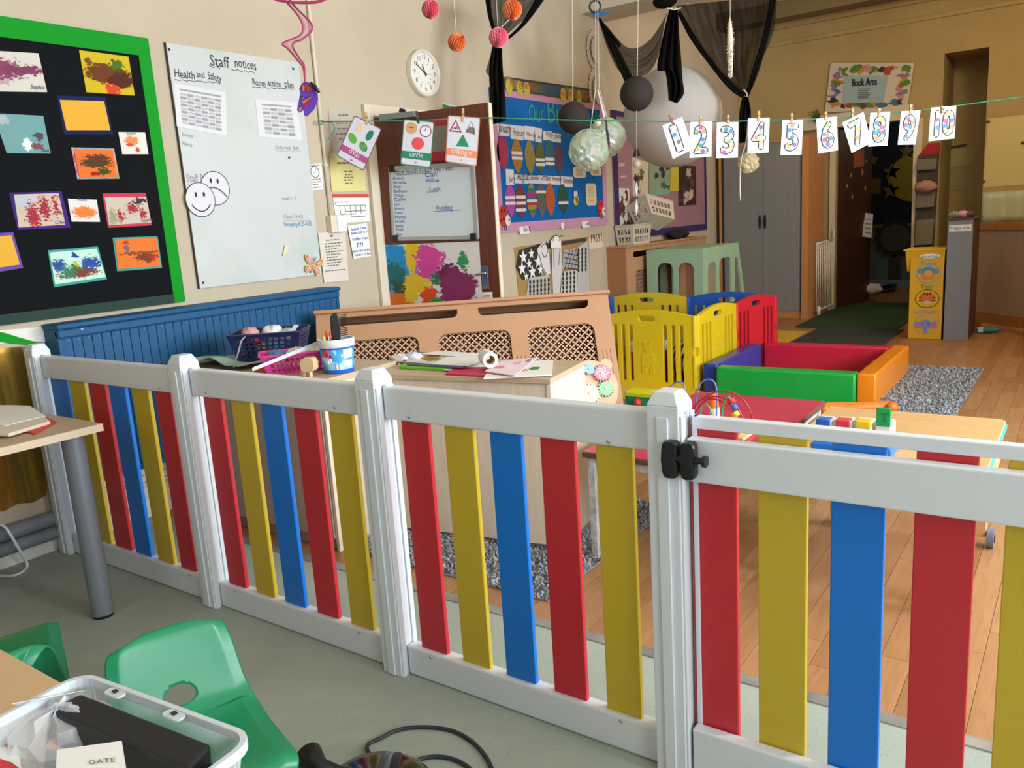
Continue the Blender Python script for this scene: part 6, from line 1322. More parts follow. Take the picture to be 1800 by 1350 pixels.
wire([(1200, 775), (1214, 725), (1236, 700), (1265, 688), (1295, 694), (1315, 715), (1324, 745), (1326, 778)], 3.05, 3.12, '#b02236'); wire([(1205, 760), (1225, 710), (1255, 697), (1285, 706), (1303, 730), (1309, 770)], 3.02, 3.05, '#b02236'); wire([(1215, 735), (1240, 704), (1265, 704), (1285, 720), (1299, 745), (1300, 770)], 3.08, 3.08, '#b02236')
wire([(1230, 745), (1233, 718), (1241, 712), (1249, 720), (1254, 745)], 3.0, 3.0, '#4fae7c'); wire([(1268, 745), (1271, 715), (1277, 700), (1283, 700), (1287, 712)], 3.03, 3.03, '#4fae7c')
for px, py, r, c_ in ((1286, 706, 8, '#c42a34'), (1291, 716, 6, '#2f6fd0'), (1293, 728, 8, '#e8c22a'), (1303, 765, 7, '#e8c22a')):
    p = ony(px, py, 3.04); MB().lathe([(.003, -.012), (r*.0022, -.009), (r*.0022, .009), (.003, .012)], p, 14, ax=(.6, 0, -.8)).build('bead', mat('bead'+c_, c_, .4), t, smooth=True, auto=40)
p0, p1 = ony(1257, 735, 3.3), ony(1254, 690, 3.3); t2 = thing('toy_figure', 'orange and white upright toy tube behind the bead maze wires', 'toy', p0); p0.z = .45; MB().cyl(p0, p0+(p1-p0)*.4, .022, seg=14).build('white_end', mat('white_plastic'), t2, smooth=True, auto=40); MB().cyl(p0+(p1-p0)*.4, p1, .02, .018, seg=14).build('orange_body', mat('bright_orange', '#e87a22', .4), t2, smooth=True, auto=40)
# yellow toy on the floor behind the post
p = onz(1128, 716); t = thing('activity_box', 'yellow topped toy box with green side behind the latch post', 'toy', p); MB().bx(p.x-.09, p.x+.13, p.y-.06, p.y+.06, 0, .10).build('body', mat('toy_teal', '#1f9a6a', .4), t, bevel=.01); MB().bx(p.x-.1, p.x+.14, p.y-.07, p.y+.07, .085, .125).build('lid', mat('toy_lemon', '#e6e02a', .4), t, bevel=.012); MB().ball((p.x-.0, p.y-.07, .05), .03, 12, 8).build('red_knob', mat('toy_red', '#d2382a', .4), t, smooth=True); MB().bx(p.x-.105, p.x-.09, p.y-.05, p.y+.05, .02, .09).build('end_cap', mat('toy_orange', '#eaa24a', .4), t, bevel=.004)
# wooden play table with wheels
x0, x1, y0, y1, zt = -.857, -.222, 2.74, 3.47, .50
PTW = wood('play_table_top', '#d3a873', '#c89a63', (1.5, 10, 10)); t = thing('play_table', 'wooden play table on castors with turquoise edge behind the gate', 'table', ((x0+x1)/2, (y0+y1)/2, 0))
MB().plate(rrect(x0, x1, y0, y1, .03), [], (0, 0, zt-.012), X_, Y_, .012).build('top', PTW, t, bevel=.002); MB().plate(rrect(x0+.004, x1+.006, y0, y1, .03), [], (0, 0, zt-.026), X_, Y_, .013).build('turquoise_layer', mat('turquoise', '#35bfc4', .4), t)
MB().bx(x0+.03, x1-.01, y0+.03, y1-.015, zt-.16, zt-.027).build('apron_box', PTW, t, bevel=.003)
for x, y in ((x0+.05, y0+.06), (x0+.05, y1-.05), (x1-.10, y0+.06), (x1-.05, y1-.05)):
    if True:
        MB().bx(x-.03, x+.01, y-.02, y+.02, .045, zt-.16).build('leg', PTW, t, bevel=.004); wh = MB().cyl((x+.012, y, .038), (x+.036, y, .038), .038, seg=20).build('castor', mat('grey_rubber', '#6d7886', .5), t, smooth=True, auto=40); MB().cyl((x+.0365, y, .038), (x+.039, y, .038), .016, seg=12).build('hub', mat('dark_hub', '#2f3238', .5), wh, smooth=True, auto=40)
# pop-up toy
zt = .50; Yp = 2.86; t = thing('pop_up_toy', 'white pop-up toy with blue, red, yellow and green lids on the play table', 'toy', (-.72, Yp, zt))
xa, xb = ony(1434, 745, Yp).x, ony(1574, 755, Yp).x; MB().bx(xa, xb, Yp-.06, Yp+.05, zt, zt+.03).build('base', mat('blue_slat'), t, bevel=.006)
for i, (pa, pb, c_, up) in enumerate(((1437, 1465, '#1d63b8', 0), (1471, 1500, '#d83a4c', 0), (1505, 1536, '#ecc81e', 0), (1541, 1571, '#12a054', 1))):
    a, b = ony(pa, 745, Yp).x, ony(pb, 745, Yp).x; zt_ = ony(pa, 734+i*1.5, Yp).z
    hs = MB().bx(a, b, Yp-.03, Yp+.04, zt+.03, zt_).build('housing', mat('white_plastic'), t, bevel=.006)
    lm = mat('lid'+c_, c_, .4)
    if up: 
        ld = MB().bx(a+.004, b-.004, Yp-.034, Yp-.026, zt_-.012, zt_+.052).build('lid', lm, hs, bevel=.003)
        g_ = MB(); letters(g_, 'T', (a+(b-a)*.34, Yp-.035, zt_+.004), X_, Z_, (0, -1, 0), size=.045, off=.001); g_.build('letter_relief', mat('lid_dark_green', '#0d7d40', .4), ld)
    else: MB().bx(a+.004, b-.004, Yp-.036, Yp+.012, zt_-.022, zt_+.004).build('lid', lm, hs, bevel=.004)
p0, p1 = onz(1458, 716, .035), onz(1562, 714, .035); o = MB().tube(catmull([p0-Y_*.08-X_*.02, p0, p0.lerp(p1, .5)-Y_*.01, p1, p1-Y_*.05+X_*.03], 6), .035, 12).build('foam_tube', mat('bright_orange'), smooth=True); tag(o, 'bent orange foam tube on the floor in front of the ball pool', 'foam tube')

# ================================================================== far end of the room
# tan radiator cover on the wall
t = thing('wall_radiator_cover', 'tan fibreboard radiator cover with white baskets on top, at the far wall', 'radiator cover', (-3.7, 7.8, 0)); x1 = -3.605; y0, y1, h = 6.98, 8.95, 1.03
hs = [rrect(y0+.18+i*.6, y0+.62+i*.6, .12, .80, .04) for i in range(3)]; MB().plate(rect(y0, y1, 0, h), hs+[rrect(y0+.14, y0+.9, .93, .985, .02)], (x1-.016, 0, 0), Y_, Z_, .016).build('front_panel', MDF, t)
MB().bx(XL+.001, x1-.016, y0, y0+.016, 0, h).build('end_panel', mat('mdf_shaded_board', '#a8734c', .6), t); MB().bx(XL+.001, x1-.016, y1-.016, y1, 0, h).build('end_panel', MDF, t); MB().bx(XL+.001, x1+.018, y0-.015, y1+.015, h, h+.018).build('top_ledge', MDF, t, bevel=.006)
for i in range(3): plus_grille(MB(), y0+.17+i*.6, y0+.63+i*.6, .11, .81, .02, V((x1-.01, 0, 0)), Y_, Z_, X_, 0).build('grille', MATS['mdf_grille'], t)
MB().bx(XL+.001, XL+.006, y0+.016, y1-.016, 0, h).build('shade_back', mat('shadow_board'), t)  # shade-coloured sheet again, behind the far grilles
# white baskets
ZL = 1.049; WB = mat('ivory_plastic', '#cfc6b2', .5)
b1 = lattice_basket('white_basket', 'ivory slotted plastic basket standing on the tan cover', 'basket', (-3.70, 7.33, ZL), math.radians(90), .40, .2, .34, .17, .19, 6, 4, 2, WB, group='ivory baskets')
b2 = lattice_basket('white_basket', 'ivory slotted plastic basket tipped over onto the other one', 'basket', (-3.555, 7.52, ZL+.20), 0, .42, .26, .35, .22, .2, 6, 4, 2, WB, group='ivory baskets'); b2.rotation_euler = (math.radians(-28), math.radians(12), math.radians(75))
crumple('black_cloth', (-3.68, 8.35, ZL+.04), .09, mat('black_cloth', '#17171a', .9), (1, 2.2, .55), 'crumpled black cloth on the tan cover behind the green frame', 'cloth', 77)
# green play frame
SAGE = mat('sage_painted_board', '#9dbd9c', .55); fy = 7.30; fx0, fx1, fh = -3.555, -2.975, .985
t = thing('playhouse', 'sage green painted play frame with arched openings behind the playpen', 'playhouse', (-3.25, 7.6, 0))
def arch(a, b, z0, z1): r = min((b-a)/2, .075); return [(a, z0), (b, z0), (b, z1-r)]+[(b-r+r*math.cos(q), z1-r+r*math.sin(q)) for q in (.4, .8, 1.2, PI/2)]+[(a+r+r*math.cos(q), z1-r+r*math.sin(q)) for q in (PI/2+.01, 1.95, 2.35, 2.75)]+[(a, z1-r)]
MB().plate(rect(fx0, fx1, 0, fh), [arch(fx0+.11, fx0+.28, .2, .86), arch(fx0+.33, fx0+.49, .2, .86)], (0, fy+.018, 0), X_, Z_, .018).build('front_panel', SAGE, t)
MB().plate([(fy+.018, 0), (fy+1.25, 0), (fy+1.25, .1), (fy+.95, fh), (fy+.018, fh)], [arch(fy+.12, fy+.34, .1, .84), arch(fy+.42, fy+.74, .1, .86), [(fy+.85, .1), (fy+1.16, .1), (fy+.93, .84), (fy+.85, .84)]], (fx1-.018, 0, 0), Y_, Z_, .018).build('side_panel', SAGE, t)
MB().bx(fx0, fx1-.018, fy+.018, fy+.95, fh-.018, fh).build('top_panel', SAGE, t); MB().plate(rect(fy+.018, fy+.7, 0, fh-.018), [arch(fy+.12, fy+.3, .2, .86), arch(fy+.4, fy+.58, .2, .86)], (fx0, 0, 0), Y_, Z_, .018).build('side_panel', SAGE, t)
# tambour cupboard
def tambour():
    m, N, b = base('grey_tambour', .5, 0, .4); v = N.n('ShaderNodeTexCoord').outputs['Object']; w_ = N.n('ShaderNodeTexWave', bands_direction='X'); w_.inputs['Scale'].default_value = 22; N.l(v, w_.inputs[0])
    N.l(N.mix(w_.outputs[1], lin('#7c7c7c'), lin('#8f8e8c')), b.inputs[0]); bp = N.n('ShaderNodeBump'); bp.inputs['Strength'].default_value = .5; bp.inputs['Distance'].default_value = .004; N.l(w_.outputs[1], bp.inputs['Height']); N.l(bp.outputs[0], b.inputs['Normal']); return m
TB = tambour(); OAK = wood('oak_carcass', '#c68a52', '#b77c46', (10, 10, 1.2)); t = thing('tambour_cupboard', 'tall cupboard with grey ribbed roller doors and tan sides in the far corner', 'cupboard', (-3.2, 10.0, 0))
x0, x1, y0, y1, h = -3.755, -2.69, 9.76, 10.44, 2.05
MB().bx(x0, x0+.03, y0, y1, 0, h).build('side_panel', OAK, t); MB().bx(x1-.075, x1, y0, y1, 0, h).build('side_panel', OAK, t); MB().bx(x0, x1, y0, y1, h, h+.03).build('top', OAK, t, bevel=.002); MB().bx(x0+.03, x1-.075, y0+.03, y1, 0, .09).build('plinth', OAK, t); MB().bx(x0+.03, x1-.075, y1-.02, y1, .09, h).build('back_panel', OAK, t)
MB().bx(x0+.03, x0+.055, y0+.005, y0+.03, .09, h).build('track', mat('dark_track', '#2b2b2d', .6), t); MB().bx(x1-.09, x1-.075, y0+.005, y0+.03, .09, h).build('track', MATS['dark_track'], t)
xm = ony(1340, 390, y0).x
for a, b in ((x0+.055, xm-.002), (xm+.002, x1-.09)):
    dr_ = MB().bx(a, b, y0+.015, y0+.025, .09, h).build('door', TB, t)
    hx = xm-.03 if b < xm else xm+.03; q = ony(1340, 390, y0).z; MB().plate(circ(hx, q, .014, 12, .085), [], (0, y0+.014, 0), X_, Z_, .016).build('handle', BLK, dr_, bevel=.003)
# pelmet above the far doorway, jambs
struct(MB().bx(-3.05, -1.75, YB-.07, YB, 2.20, 2.36).build('trim_9', mat('dull_cream_wood', '#ddd3bd', .6), bevel=.004)); jm = MB().bx(-2.665, -2.60, YB-.03, YB, 0, 2.2); jm.bx(-1.72, -1.655, YB-.03, YB, 0, 2.2); struct(jm.build('trim_10', mat('dull_cream_wood')))
t = thing('safety_gate', 'white metal safety gate with vertical bars folded against the far door jamb', 'safety gate', (-2.72, YB-.1, 0)); WG = mat('gate_white', '#ece8de', .4)
ga, gb = V((-2.655, 10.0, 0)), V((-2.60, YB-.06, 0)); 
za, zb2 = .06, .86
for z in (za, zb2): MB().tube([ga+Z_*z, gb+Z_*(z+.02)], .011, 8).build('rail', WG, t, smooth=True)
for i in range(10): p = ga.lerp(gb, i/9); MB().cyl(p+Z_*za, p+Z_*(zb2+.02*i/9), .006, seg=8).build('bar', WG, t, smooth=True)
MB().bx(gb.x-.01, gb.x+.012, gb.y-.01, gb.y+.012, .06, 1.0).build('hinge_post', WG, t); MB().cyl(ga+Z_*.0+X_*.03, ga+Z_*.12+X_*.03, .02, seg=10).build('foot', WG, t, smooth=True)
hA, hB = V((-2.585, YB+.10, 0)), V((-2.385, 11.55, 0)); hd = (hB-hA).normalized(); hn = V((hd.y, -hd.x, 0)); dr = struct(thing('door_2', None, None, hA)); dr['label'] = 'dark brown door with small gold stars open into the dark room'
MB().plate(rect(0, (hB-hA).length, .01, 2.18), [], hA-hn*.04, hd, Z_, .04).build('leaf', mat('dark_oak_door', '#4a2a1c', .5, var=(2, '#3c2116', .6), stretch=(20, 20, 1)), dr)
def onleaf(x, y, o=.001): return onp(x, y, hA+hn*o, hn)
GOLD = mat('gold_star', '#b09a4a', .5)
SL_ = ['largest gold star on the dark far door', 'gold star to the side of the largest one on the dark far door', 'small gold star nearest the hinge edge of the dark far door', 'gold star just above the hanging tag on the far door', 'lowest gold star on the dark far door', 'gold star beside the orange sheet on the far door']
for x, y, r in ((1516, 303, .05), (1496, 308, .035), (1489, 327, .03), (1521, 331, .035), (1498, 346, .035), (1523, 283, .03)): p = onleaf(x, y); tag(MB().plate(star(0, 0, r), [], p, hd, Z_, .002).build('gold_star', GOLD), SL_.pop(0), 'star', 'gold stars on the far door')
tag(MB().sheet(onleaf(1500, 295, .003), onleaf(1519, 292, .003), onleaf(1519, 262, .003), onleaf(1501, 264, .003)).build('orange_notice', mat('dull_orange_paper', '#a8502a', .7)), 'dull orange sheet high on the dark far door', 'notice')
p = onleaf(1524, 395, .03); t = thing('door_hanger', 'white paper tag hanging at the edge of the dark far door', 'tag', p); MB().sheet(onp(1516, 416, p, cf), onp(1532, 418, p, cf), onp(1535, 376, p, cf), onp(1519, 374, p, cf)).build('tag_card', mat('grey_white_paper'), t); b = MB()
for i in range(4): stroke(b, [onp(1520, 385+i*8, p-cf*.004, cf), onp(1531, 386+i*8, p-cf*.004, cf)], .012, -cf, .001)
b.build('print_lines', mat('grey_text'), t)
YD = 13.285
for x, y, r, lb in ((1567, 302, .13, 'large dull gold star at mid height on the navy wall'), (1566, 335, .13, 'large dull gold star low on the navy wall'), (1594, 266, .12, 'large dull gold star high beside the moon'), (1533, 282, .1, 'dull gold star beside the dark door')): tag(MB().plate(star(0, 0, r), [], ony(x, y, YD), X_, Z_, .004).build('paper_star', mat('dull_gold', '#6d5a1e', .7)), lb, 'star', 'paper stars in the dark room')
tag(MB().plate(circ(0, 0, .34, 32), [], ony(1606, 312, YD), X_, Z_, .004).build('paper_moon', mat('moon_yellow', '#8f7a1e', .7)), 'large yellow paper moon on the navy wall', 'moon')
tag(MB().sheet(ony(1528, 341, YD), ony(1548, 341, YD), ony(1548, 314, YD), ony(1530, 314, YD)).build('brown_notice', mat('brown_notice', '#6a4a1a', .7)), 'brown notice sheet on the navy wall', 'notice')
C_ = ony(1573, 418, YD); t = thing('flower_face', 'dark paper sunflower with smiling face on the mint wall', 'paper flower', C_-Z_*.6); MB().plate([(.27*(1+.1*math.cos(12*a))*math.cos(a), .27*(1+.1*math.cos(12*a))*math.sin(a)) for a in [2*PI*i/96 for i in range(96)]], [], C_, X_, Z_, .004).build('petals', mat('dark_petals', '#23251f', .8), t); MB().plate(circ(0, 0, .2, 24), [], C_-Y_*.006, X_, Z_, .004).build('face', mat('dull_face', '#4c4c40', .8), t); b = MB(); stroke(b, catmull([C_+V((x, -.007, z)) for x, z in ((-.1, -.03), (-.04, -.09), (.04, -.09), (.1, -.03))], 4), .02, (0, -1, 0), .002)
for s_ in (-1, 1): b.add([C_+V((s_*.07+q[0], -.009, .06+q[1])) for q in circ(0, 0, .025, 10)], [tuple(range(10))])
b.build('features', INK, t); MB().bx(C_.x-.07, C_.x+.09, YD-.004, YD, .13, C_.z-.25).build('stem', mat('stem_brown', '#4a3b30', .8), t)
p = onz(1535, 515); t = thing('blue_tray', 'blue plastic tray with white cloth on the dark room floor', 'tray', p); MB().slab([onz(1492, 524, .02), onz(1572, 505, .02), onz(1574, 500, .12), onz(1560, 500, .12)], (0, .15, 0)).build('tray', mat('tray_blue', '#1f4fae', .4), t); crumple('white_cloth', onz(1532, 508, .16), .11, PW, (1.2, 1, .6), 'white cloth bundled on the blue tray', 'cloth', 78)
# mats
o = MB().bx(-2.36, -1.52, 7.96, 9.02, .0005, .01).build('entrance_mat', mat('charcoal_mat', '#2e3234', .95, bump=(300, .4))); tag(o, 'charcoal floor mat in front of the dark green one', 'mat'); o = MB().bx(-2.62, -1.58, 9.03, 11.3, .0005, .014).build('entrance_mat', mat('dark_green_mat', '#1c3a22', .95, bump=(300, .6))); tag(o, 'dark green floor mat leading through the far doorway', 'mat')
# hanging organiser
Yo = YB-.06; t = thing('hanging_organiser', 'hanging fabric organiser with red top and grey pockets beside the far doorway', 'organiser', ony(1630, 435, Yo)); MB().slab([ony(x, y, Yo) for x, y in ((1613, 275), (1650, 270), (1652, 250), (1632, 252))], (0, .05, 0)).build('red_top', mat('dull_red_fabric', '#b3242c', .8), t); MB().slab([ony(x, y, Yo) for x, y in ((1606, 440), (1640, 440), (1650, 270), (1613, 276))], (0, .05, 0)).build('back', mat('charcoal_fabric', '#4b4742', .85), t)
for a, b in ((278, 300), (335, 366), (385, 432)): MB().slab([ony(x, y, Yo-.05) for x, y in ((1611-(b-270)*.03, b), (1646-(b-270)*.05, b-2), (1648-(a-270)*.05, a), (1613-(a-270)*.03, a+2))], (0, .05, 0)).build('pocket', mat('grey_mesh_fabric', '#7d766c', .8), t, bevel=.01)
crumple('pink_soft_toy', ony(1627, 328, Yo-.08), .09, mat('dusty_pink_plush', '#b98d86', .95), (1.3, .8, .7), 'dusty pink soft toy in the hanging organiser', 'soft toy', 79)
struct(MB().slab([ony(x, y, YB-.035) for x, y in ((1601, 440), (1607, 440), (1614, 200), (1607, 200))], (0, .03, 0)).build('trim_11', mat('dull_cream_wood')))
# yellow animal tower
Ya = 8.47; t = thing('animal_storage_box', 'yellow storage tower printed with monkey, tiger and elephant faces', 'storage box', (-1.245, 8.62, 0)); AY = mat('animal_yellow', '#e0a91e', .45)
x0, x1 = -1.392, -1.108; zt = .775; MB().bx(x0, x1, Ya, Ya+.3, 0, zt).build('tower', AY, t, bevel=.006); MB().hexa([(x0-.03, Ya+.03, .64), (x1, Ya+.03, .64), (x1, Ya+.3, .64), (x0-.03, Ya+.3, .64)], [(x0-.045, Ya-.012, .84), (x1+.005, Ya-.012, .84), (x1+.005, Ya+.32, .84), (x0-.045, Ya+.32, .84)]).build('upper_bin', AY, t, bevel=.006); MB().bx(x0-.06, x1+.012, Ya-.02, Ya+.33, .835, .85).build('rim', AY, t, bevel=.005)
def disc(par, nm, px, py, rx, rz, m, off): return MB().plate(circ(0, 0, rx, 20, rz), [], ony(px, py, Ya)-Y_*off, X_, Z_, .0015).build(nm, m, par)
def afl(txt, px, py, w_, m): b = MB(); p = ony(px, py, Ya); letters(b, txt, (p.x-w_/2, Ya, p.z), X_, Z_, (0, -1, 0), width=w_, off=.004, jit=.05); b.build('lettering', m, t)
d0 = disc(t, 'brand_oval', 1635, 450, .09, .022, PW, .004 if False else .014); b = MB(); p = ony(1635, 452, Ya); letters(b, 'SnowTails', (p.x-.075, Ya-.012, p.z-.004), X_, Z_, (0, -1, 0), width=.15, off=.006); b.build('lettering', mat('teal_print', '#2f8a96', .5), t)
afl('Monkey', 1633, 465, .13, mat('sky_print', '#5a9ab8', .5)); afl('Tiger', 1630, 507, .12, mat('leaf_print', '#4a7a2a', .5)); afl('Elephant', 1627, 551, .2, mat('lilac_print', '#9a92b8', .5))
for (px, py, ring, face) in ((1632, 481, '#6aa6bc', 'monkey'), (1630, 525, '#4f7a2c', 'tiger'), (1627, 570, '#9aa2b8', 'elephant')):
    e = disc(t, 'face_ring', px, py, .105, .088, mat('ring'+ring, ring, .5), .003); disc(e, 'face_ground', px, py, .096, .079, AY, .0045)
    if face == 'monkey': parts_ = [(-13, -4, .028, .026, '#3f8fb0'), (13, -4, .028, .026, '#3f8fb0'), (-13, -4, .015, .015, '#d86a4a'), (13, -4, .015, .015, '#d86a4a'), (0, -3, .06, .05, '#3f8fb0'), (0, 5, .062, .03, '#e2852e'), (0, -1, .035, .025, '#d8a24a')]
    elif face == 'tiger': parts_ = [(0, -2, .07, .05, '#dc6a1e'), (0, 7, .03, .02, '#b9b4c4'), (0, -8, .006, .02, '#1d1a18'), (-5, -9, .005, .014, '#1d1a18'), (5, -9, .005, .014, '#1d1a18'), (-12, -2, .014, .005, '#1d1a18'), (12, -2, .014, .005, '#1d1a18'), (-12, 3, .014, .005, '#1d1a18'), (12, 3, .014, .005, '#1d1a18')]
    else: parts_ = [(-14, 1, .028, .035, '#7f88c0'), (14, 1, .028, .035, '#7f88c0'), (-14, 2, .014, .02, '#d2705a'), (14, 2, .014, .02, '#d2705a'), (0, 0, .055, .045, '#7f88c0'), (0, 10, .018, .03, '#7f88c0'), (-5, -1, .005, .006, '#1d1a18'), (5, -1, .005, .006, '#1d1a18')]
    for i, (dx, dy, rx, rz, c_) in enumerate(parts_): disc(e, 'face_patch', px+dx, py+dy, rx, rz, mat('face'+c_, c_, .5), .0062+.0007*i)
# nappy unit
t = thing('changing_unit_post', 'tall grey panel unit labelled Nappy area beside the yellow tower', 'unit', (-.98, 8.7, 0)); x0, x1 = -1.088, -.885
MB().bx(x0, x1, 8.47, 8.49, 0, 1.10).build('grey_panel', mat('slate_grey_laminate', '#858a94', .5), t, bevel=.002); MB().bx(x0+.004, x1+.0, 8.49, 9.0, 0, 1.09).build('body', mat('dark_walnut', '#5a3826', .6), t); MB().bx(x0-.01, x1+.02, 8.46, 9.01, 1.10, 1.12).build('top', mat('dark_walnut'), t, bevel=.002)
q0, q1 = ony(1669, 408, 8.47), ony(1709, 399, 8.47); MB().bx(x0+.012, x1-.012, 8.466, 8.47, 1.0, 1.06).build('label_card', PW, t); b = MB(); letters(b, 'Nappy area', (x0+.022, 8.466, 1.018), X_, Z_, (0, -1, 0), width=.155, off=.001, tall=1.3); b.build('lettering', INK, t)
for i, (dx, r, c_, lb) in enumerate(((.04, .045, '#8a8078', 'grey soft toy on the nappy unit'), (.11, .045, '#c9849a', 'pink soft toy on the nappy unit'), (.155, .04, '#5a4438', 'brown soft toy at the end of the nappy unit'))): crumple('soft_toy', (x0+dx, 8.56, 1.12+r*.6), r, mat('plush'+c_, c_, .95), (1.2, 1, .7), lb, 'soft toy', 80+i, 'soft toys on the nappy unit')
# framed board leaning at the right edge
fA, fB = V((-.945, 9.38, 0)), V((-.36, 8.80, 0)); fu = (fB-fA).normalized(); fnn = fu.cross(Z_); Lf = (fB-fA).length; FO = wood('orange_pine_frame', '#b57c48', '#a56c3a', (8, 8, 2)); t = thing('framed_screen', 'wooden framed screen with plain pinkish panel beside the nappy unit', 'screen', (fA+fB)/2)
for a, b, c, e, nm in ((0, .05, .06, 1.04, 'stile'), (Lf-.05, Lf, .06, 1.04, 'stile'), (.05, Lf-.05, .97, 1.04, 'rail'), (.05, Lf-.05, .06, .17, 'rail')): MB().plate(rect(a, b, c, e), [], fA, fu, Z_, .035).build(nm, FO, t, bevel=.003)
MB().plate(rect(.05, Lf-.05, .17, .97), [], fA+fnn*.008, fu, Z_, .012).build('panel', mat('pinkish_board', '#b39c86', .7), t)
for a in (.02, Lf-.06): MB().plate(rect(a, a+.04, 0, .07), [], fA-fnn*.05, fu, Z_, .14).build('foot', FO, t)
p = onz(1735, 585); o = MB().ball((p.x, p.y, .028), .09, 16, 9, (1.2, .55, .3)).build('teal_slipper', mat('teal_felt', '#2f8f92', .85), smooth=True); tag(o, 'teal slipper on the floor under the framed screen', 'slipper'); MB().bx(p.x-.075, p.x-.03, p.y-.05, p.y-.0, .01, .055).build('white_patch', PW, o)
# papers on the back wall
def bq(name, px, m, label=None, cat='paper', Y0=None, parent=None, group=None):
    Y0 = YB-.004 if Y0 is None else Y0; o = MB().sheet(*[ony(x, y, Y0) for x, y in px], off=.002).build(name, m, parent); return o if parent is not None else tag(o, label, cat, group)
t = thing('book_area_sign', 'laminated Book Area sign with blue centre and story characters around the edge', 'sign', ony(1525, 195, YB)); rr = random.Random(12); bl = []
for i in range(34):
    a = 2*PI*i/34; k = 1/max(abs(math.cos(a)), abs(math.sin(a))); bl.append((.5+.42*k*math.cos(a)*rr.uniform(.86, 1.02), .5+.4*k*math.sin(a)*rr.uniform(.86, 1.02), rr.uniform(.04, .075), rr.uniform(.05, .09), rr.choice(['#b5483a', '#4a78a8', '#d08a3a', '#5a8a3c', '#6a4a5a', '#8a7ab0', '#c9909a', '#3a3a4a']), .3))
bq('sheet', [(1450, 198), (1595, 190), (1607, 110), (1460, 111)], art('book_sign', '#d6cfc4', bl, rough=.4, seed=41, wob=.13), parent=t, Y0=YB-.03); bq('blue_centre', [(1480, 182), (1553, 179), (1562, 132), (1484, 133)], mat('pale_blue_print', '#9fbdc9', .5), parent=t, Y0=YB-.036)
b = MB(); a, c = ony(1497, 152, YB-.036), ony(1541, 149, YB-.036); letters(b, 'Book Area', a, c-a, Z_, (0, -1, 0), width=(c-a).length, off=.004, tall=1.9); letters(b, 'Book Area', a+X_*.008, c-a, Z_, (0, -1, 0), width=(c-a).length, off=.004, tall=1.9); b.build('lettering', INK, t); b = MB()
for i in range(6): a, c = ony(1508, 157+i*3.1, YB-.036), ony(1530-(i % 3)*2, 156.3+i*3.1, YB-.036); stroke(b, [a, c], .009, (0, -1, 0), .004)
b.build('small_print', mat('grey_text'), t)
t = thing('trailing_plant', 'small artificial ivy sprig at the end of the pelmet beside the sign', 'plant', ony(1436, 214, YB-.1)); rr = random.Random(9)
for i in range(9): p = ony(1432+rr.uniform(0, 9), 197+rr.uniform(0, 16), YB-.1-rr.uniform(0, .05)); a = rr.uniform(0, 6.3); u = V((math.cos(a), 0, math.sin(a))); w_ = V((-u.z, .3, u.x)); MB().slab([p-u*.05, p-w_*.025, p+u*.05, p+w_*.025], (0, -.003, 0)).build('leaf', mat('ivy_green', '#4a5a22', .6), t)
YA = YB+.79
t = thing('faded_notice', 'faded typed notice high in the alcove under a dark strip', 'notice', ony(1690, 295, YA)); bq('sheet', [(1657, 296), (1712, 290), (1716, 258), (1661, 263)], mat('faded_paper', '#c2b083', .75), parent=t, Y0=YA); bq('dark_strip', [(1665, 262), (1699, 257), (1699, 253), (1665, 258)], mat('dark_strip', '#453a2a', .7), parent=t, Y0=YA-.006)
bq('faded_notice', [(1652, 336), (1709, 333), (1712, 293), (1656, 297)], mat('faded_grey_paper', '#b3a27a', .75), 'faded grey typed sheet lower in the alcove', 'notice', Y0=YA)
t = thing('wall_sheet', 'large cream laminated sheet pinned on the wall above the plastic cover', 'sheet', ony(1765, 330, YB)); bq('sheet', [(1728, 330), (1830, 322), (1836, 198), (1737, 209)], mat('cream_laminate', '#d9cc92', .5), parent=t)
for x, y in ((1737, 214), (1729, 319), (1798, 251)): MB().ball(ony(x, y, YB-.012), .02, 10, 6, (1, .4, .8)).build('pin', mat('brown_pin', '#6a4a1c', .5), t, smooth=True)
p0 = ony(1724, 392, YB-.05); p1 = ony(1840, 386, YB-.05); p2 = ony(1735, 338, YB-.05); w_ = p1.x-p0.x
t = MB().grid(lambda u, v: (p0.x+w_*u, YB-.06-.02*math.sin(u*14), p0.z+(p2.z-p0.z)*v), 30, 4).build('plastic_cover', mat('pale_mint_plastic', '#c3cdb6', .35), smooth=True, solid=.003); tag(t, 'wavy pale mint plastic cover sheet above the framed screen', 'cover')
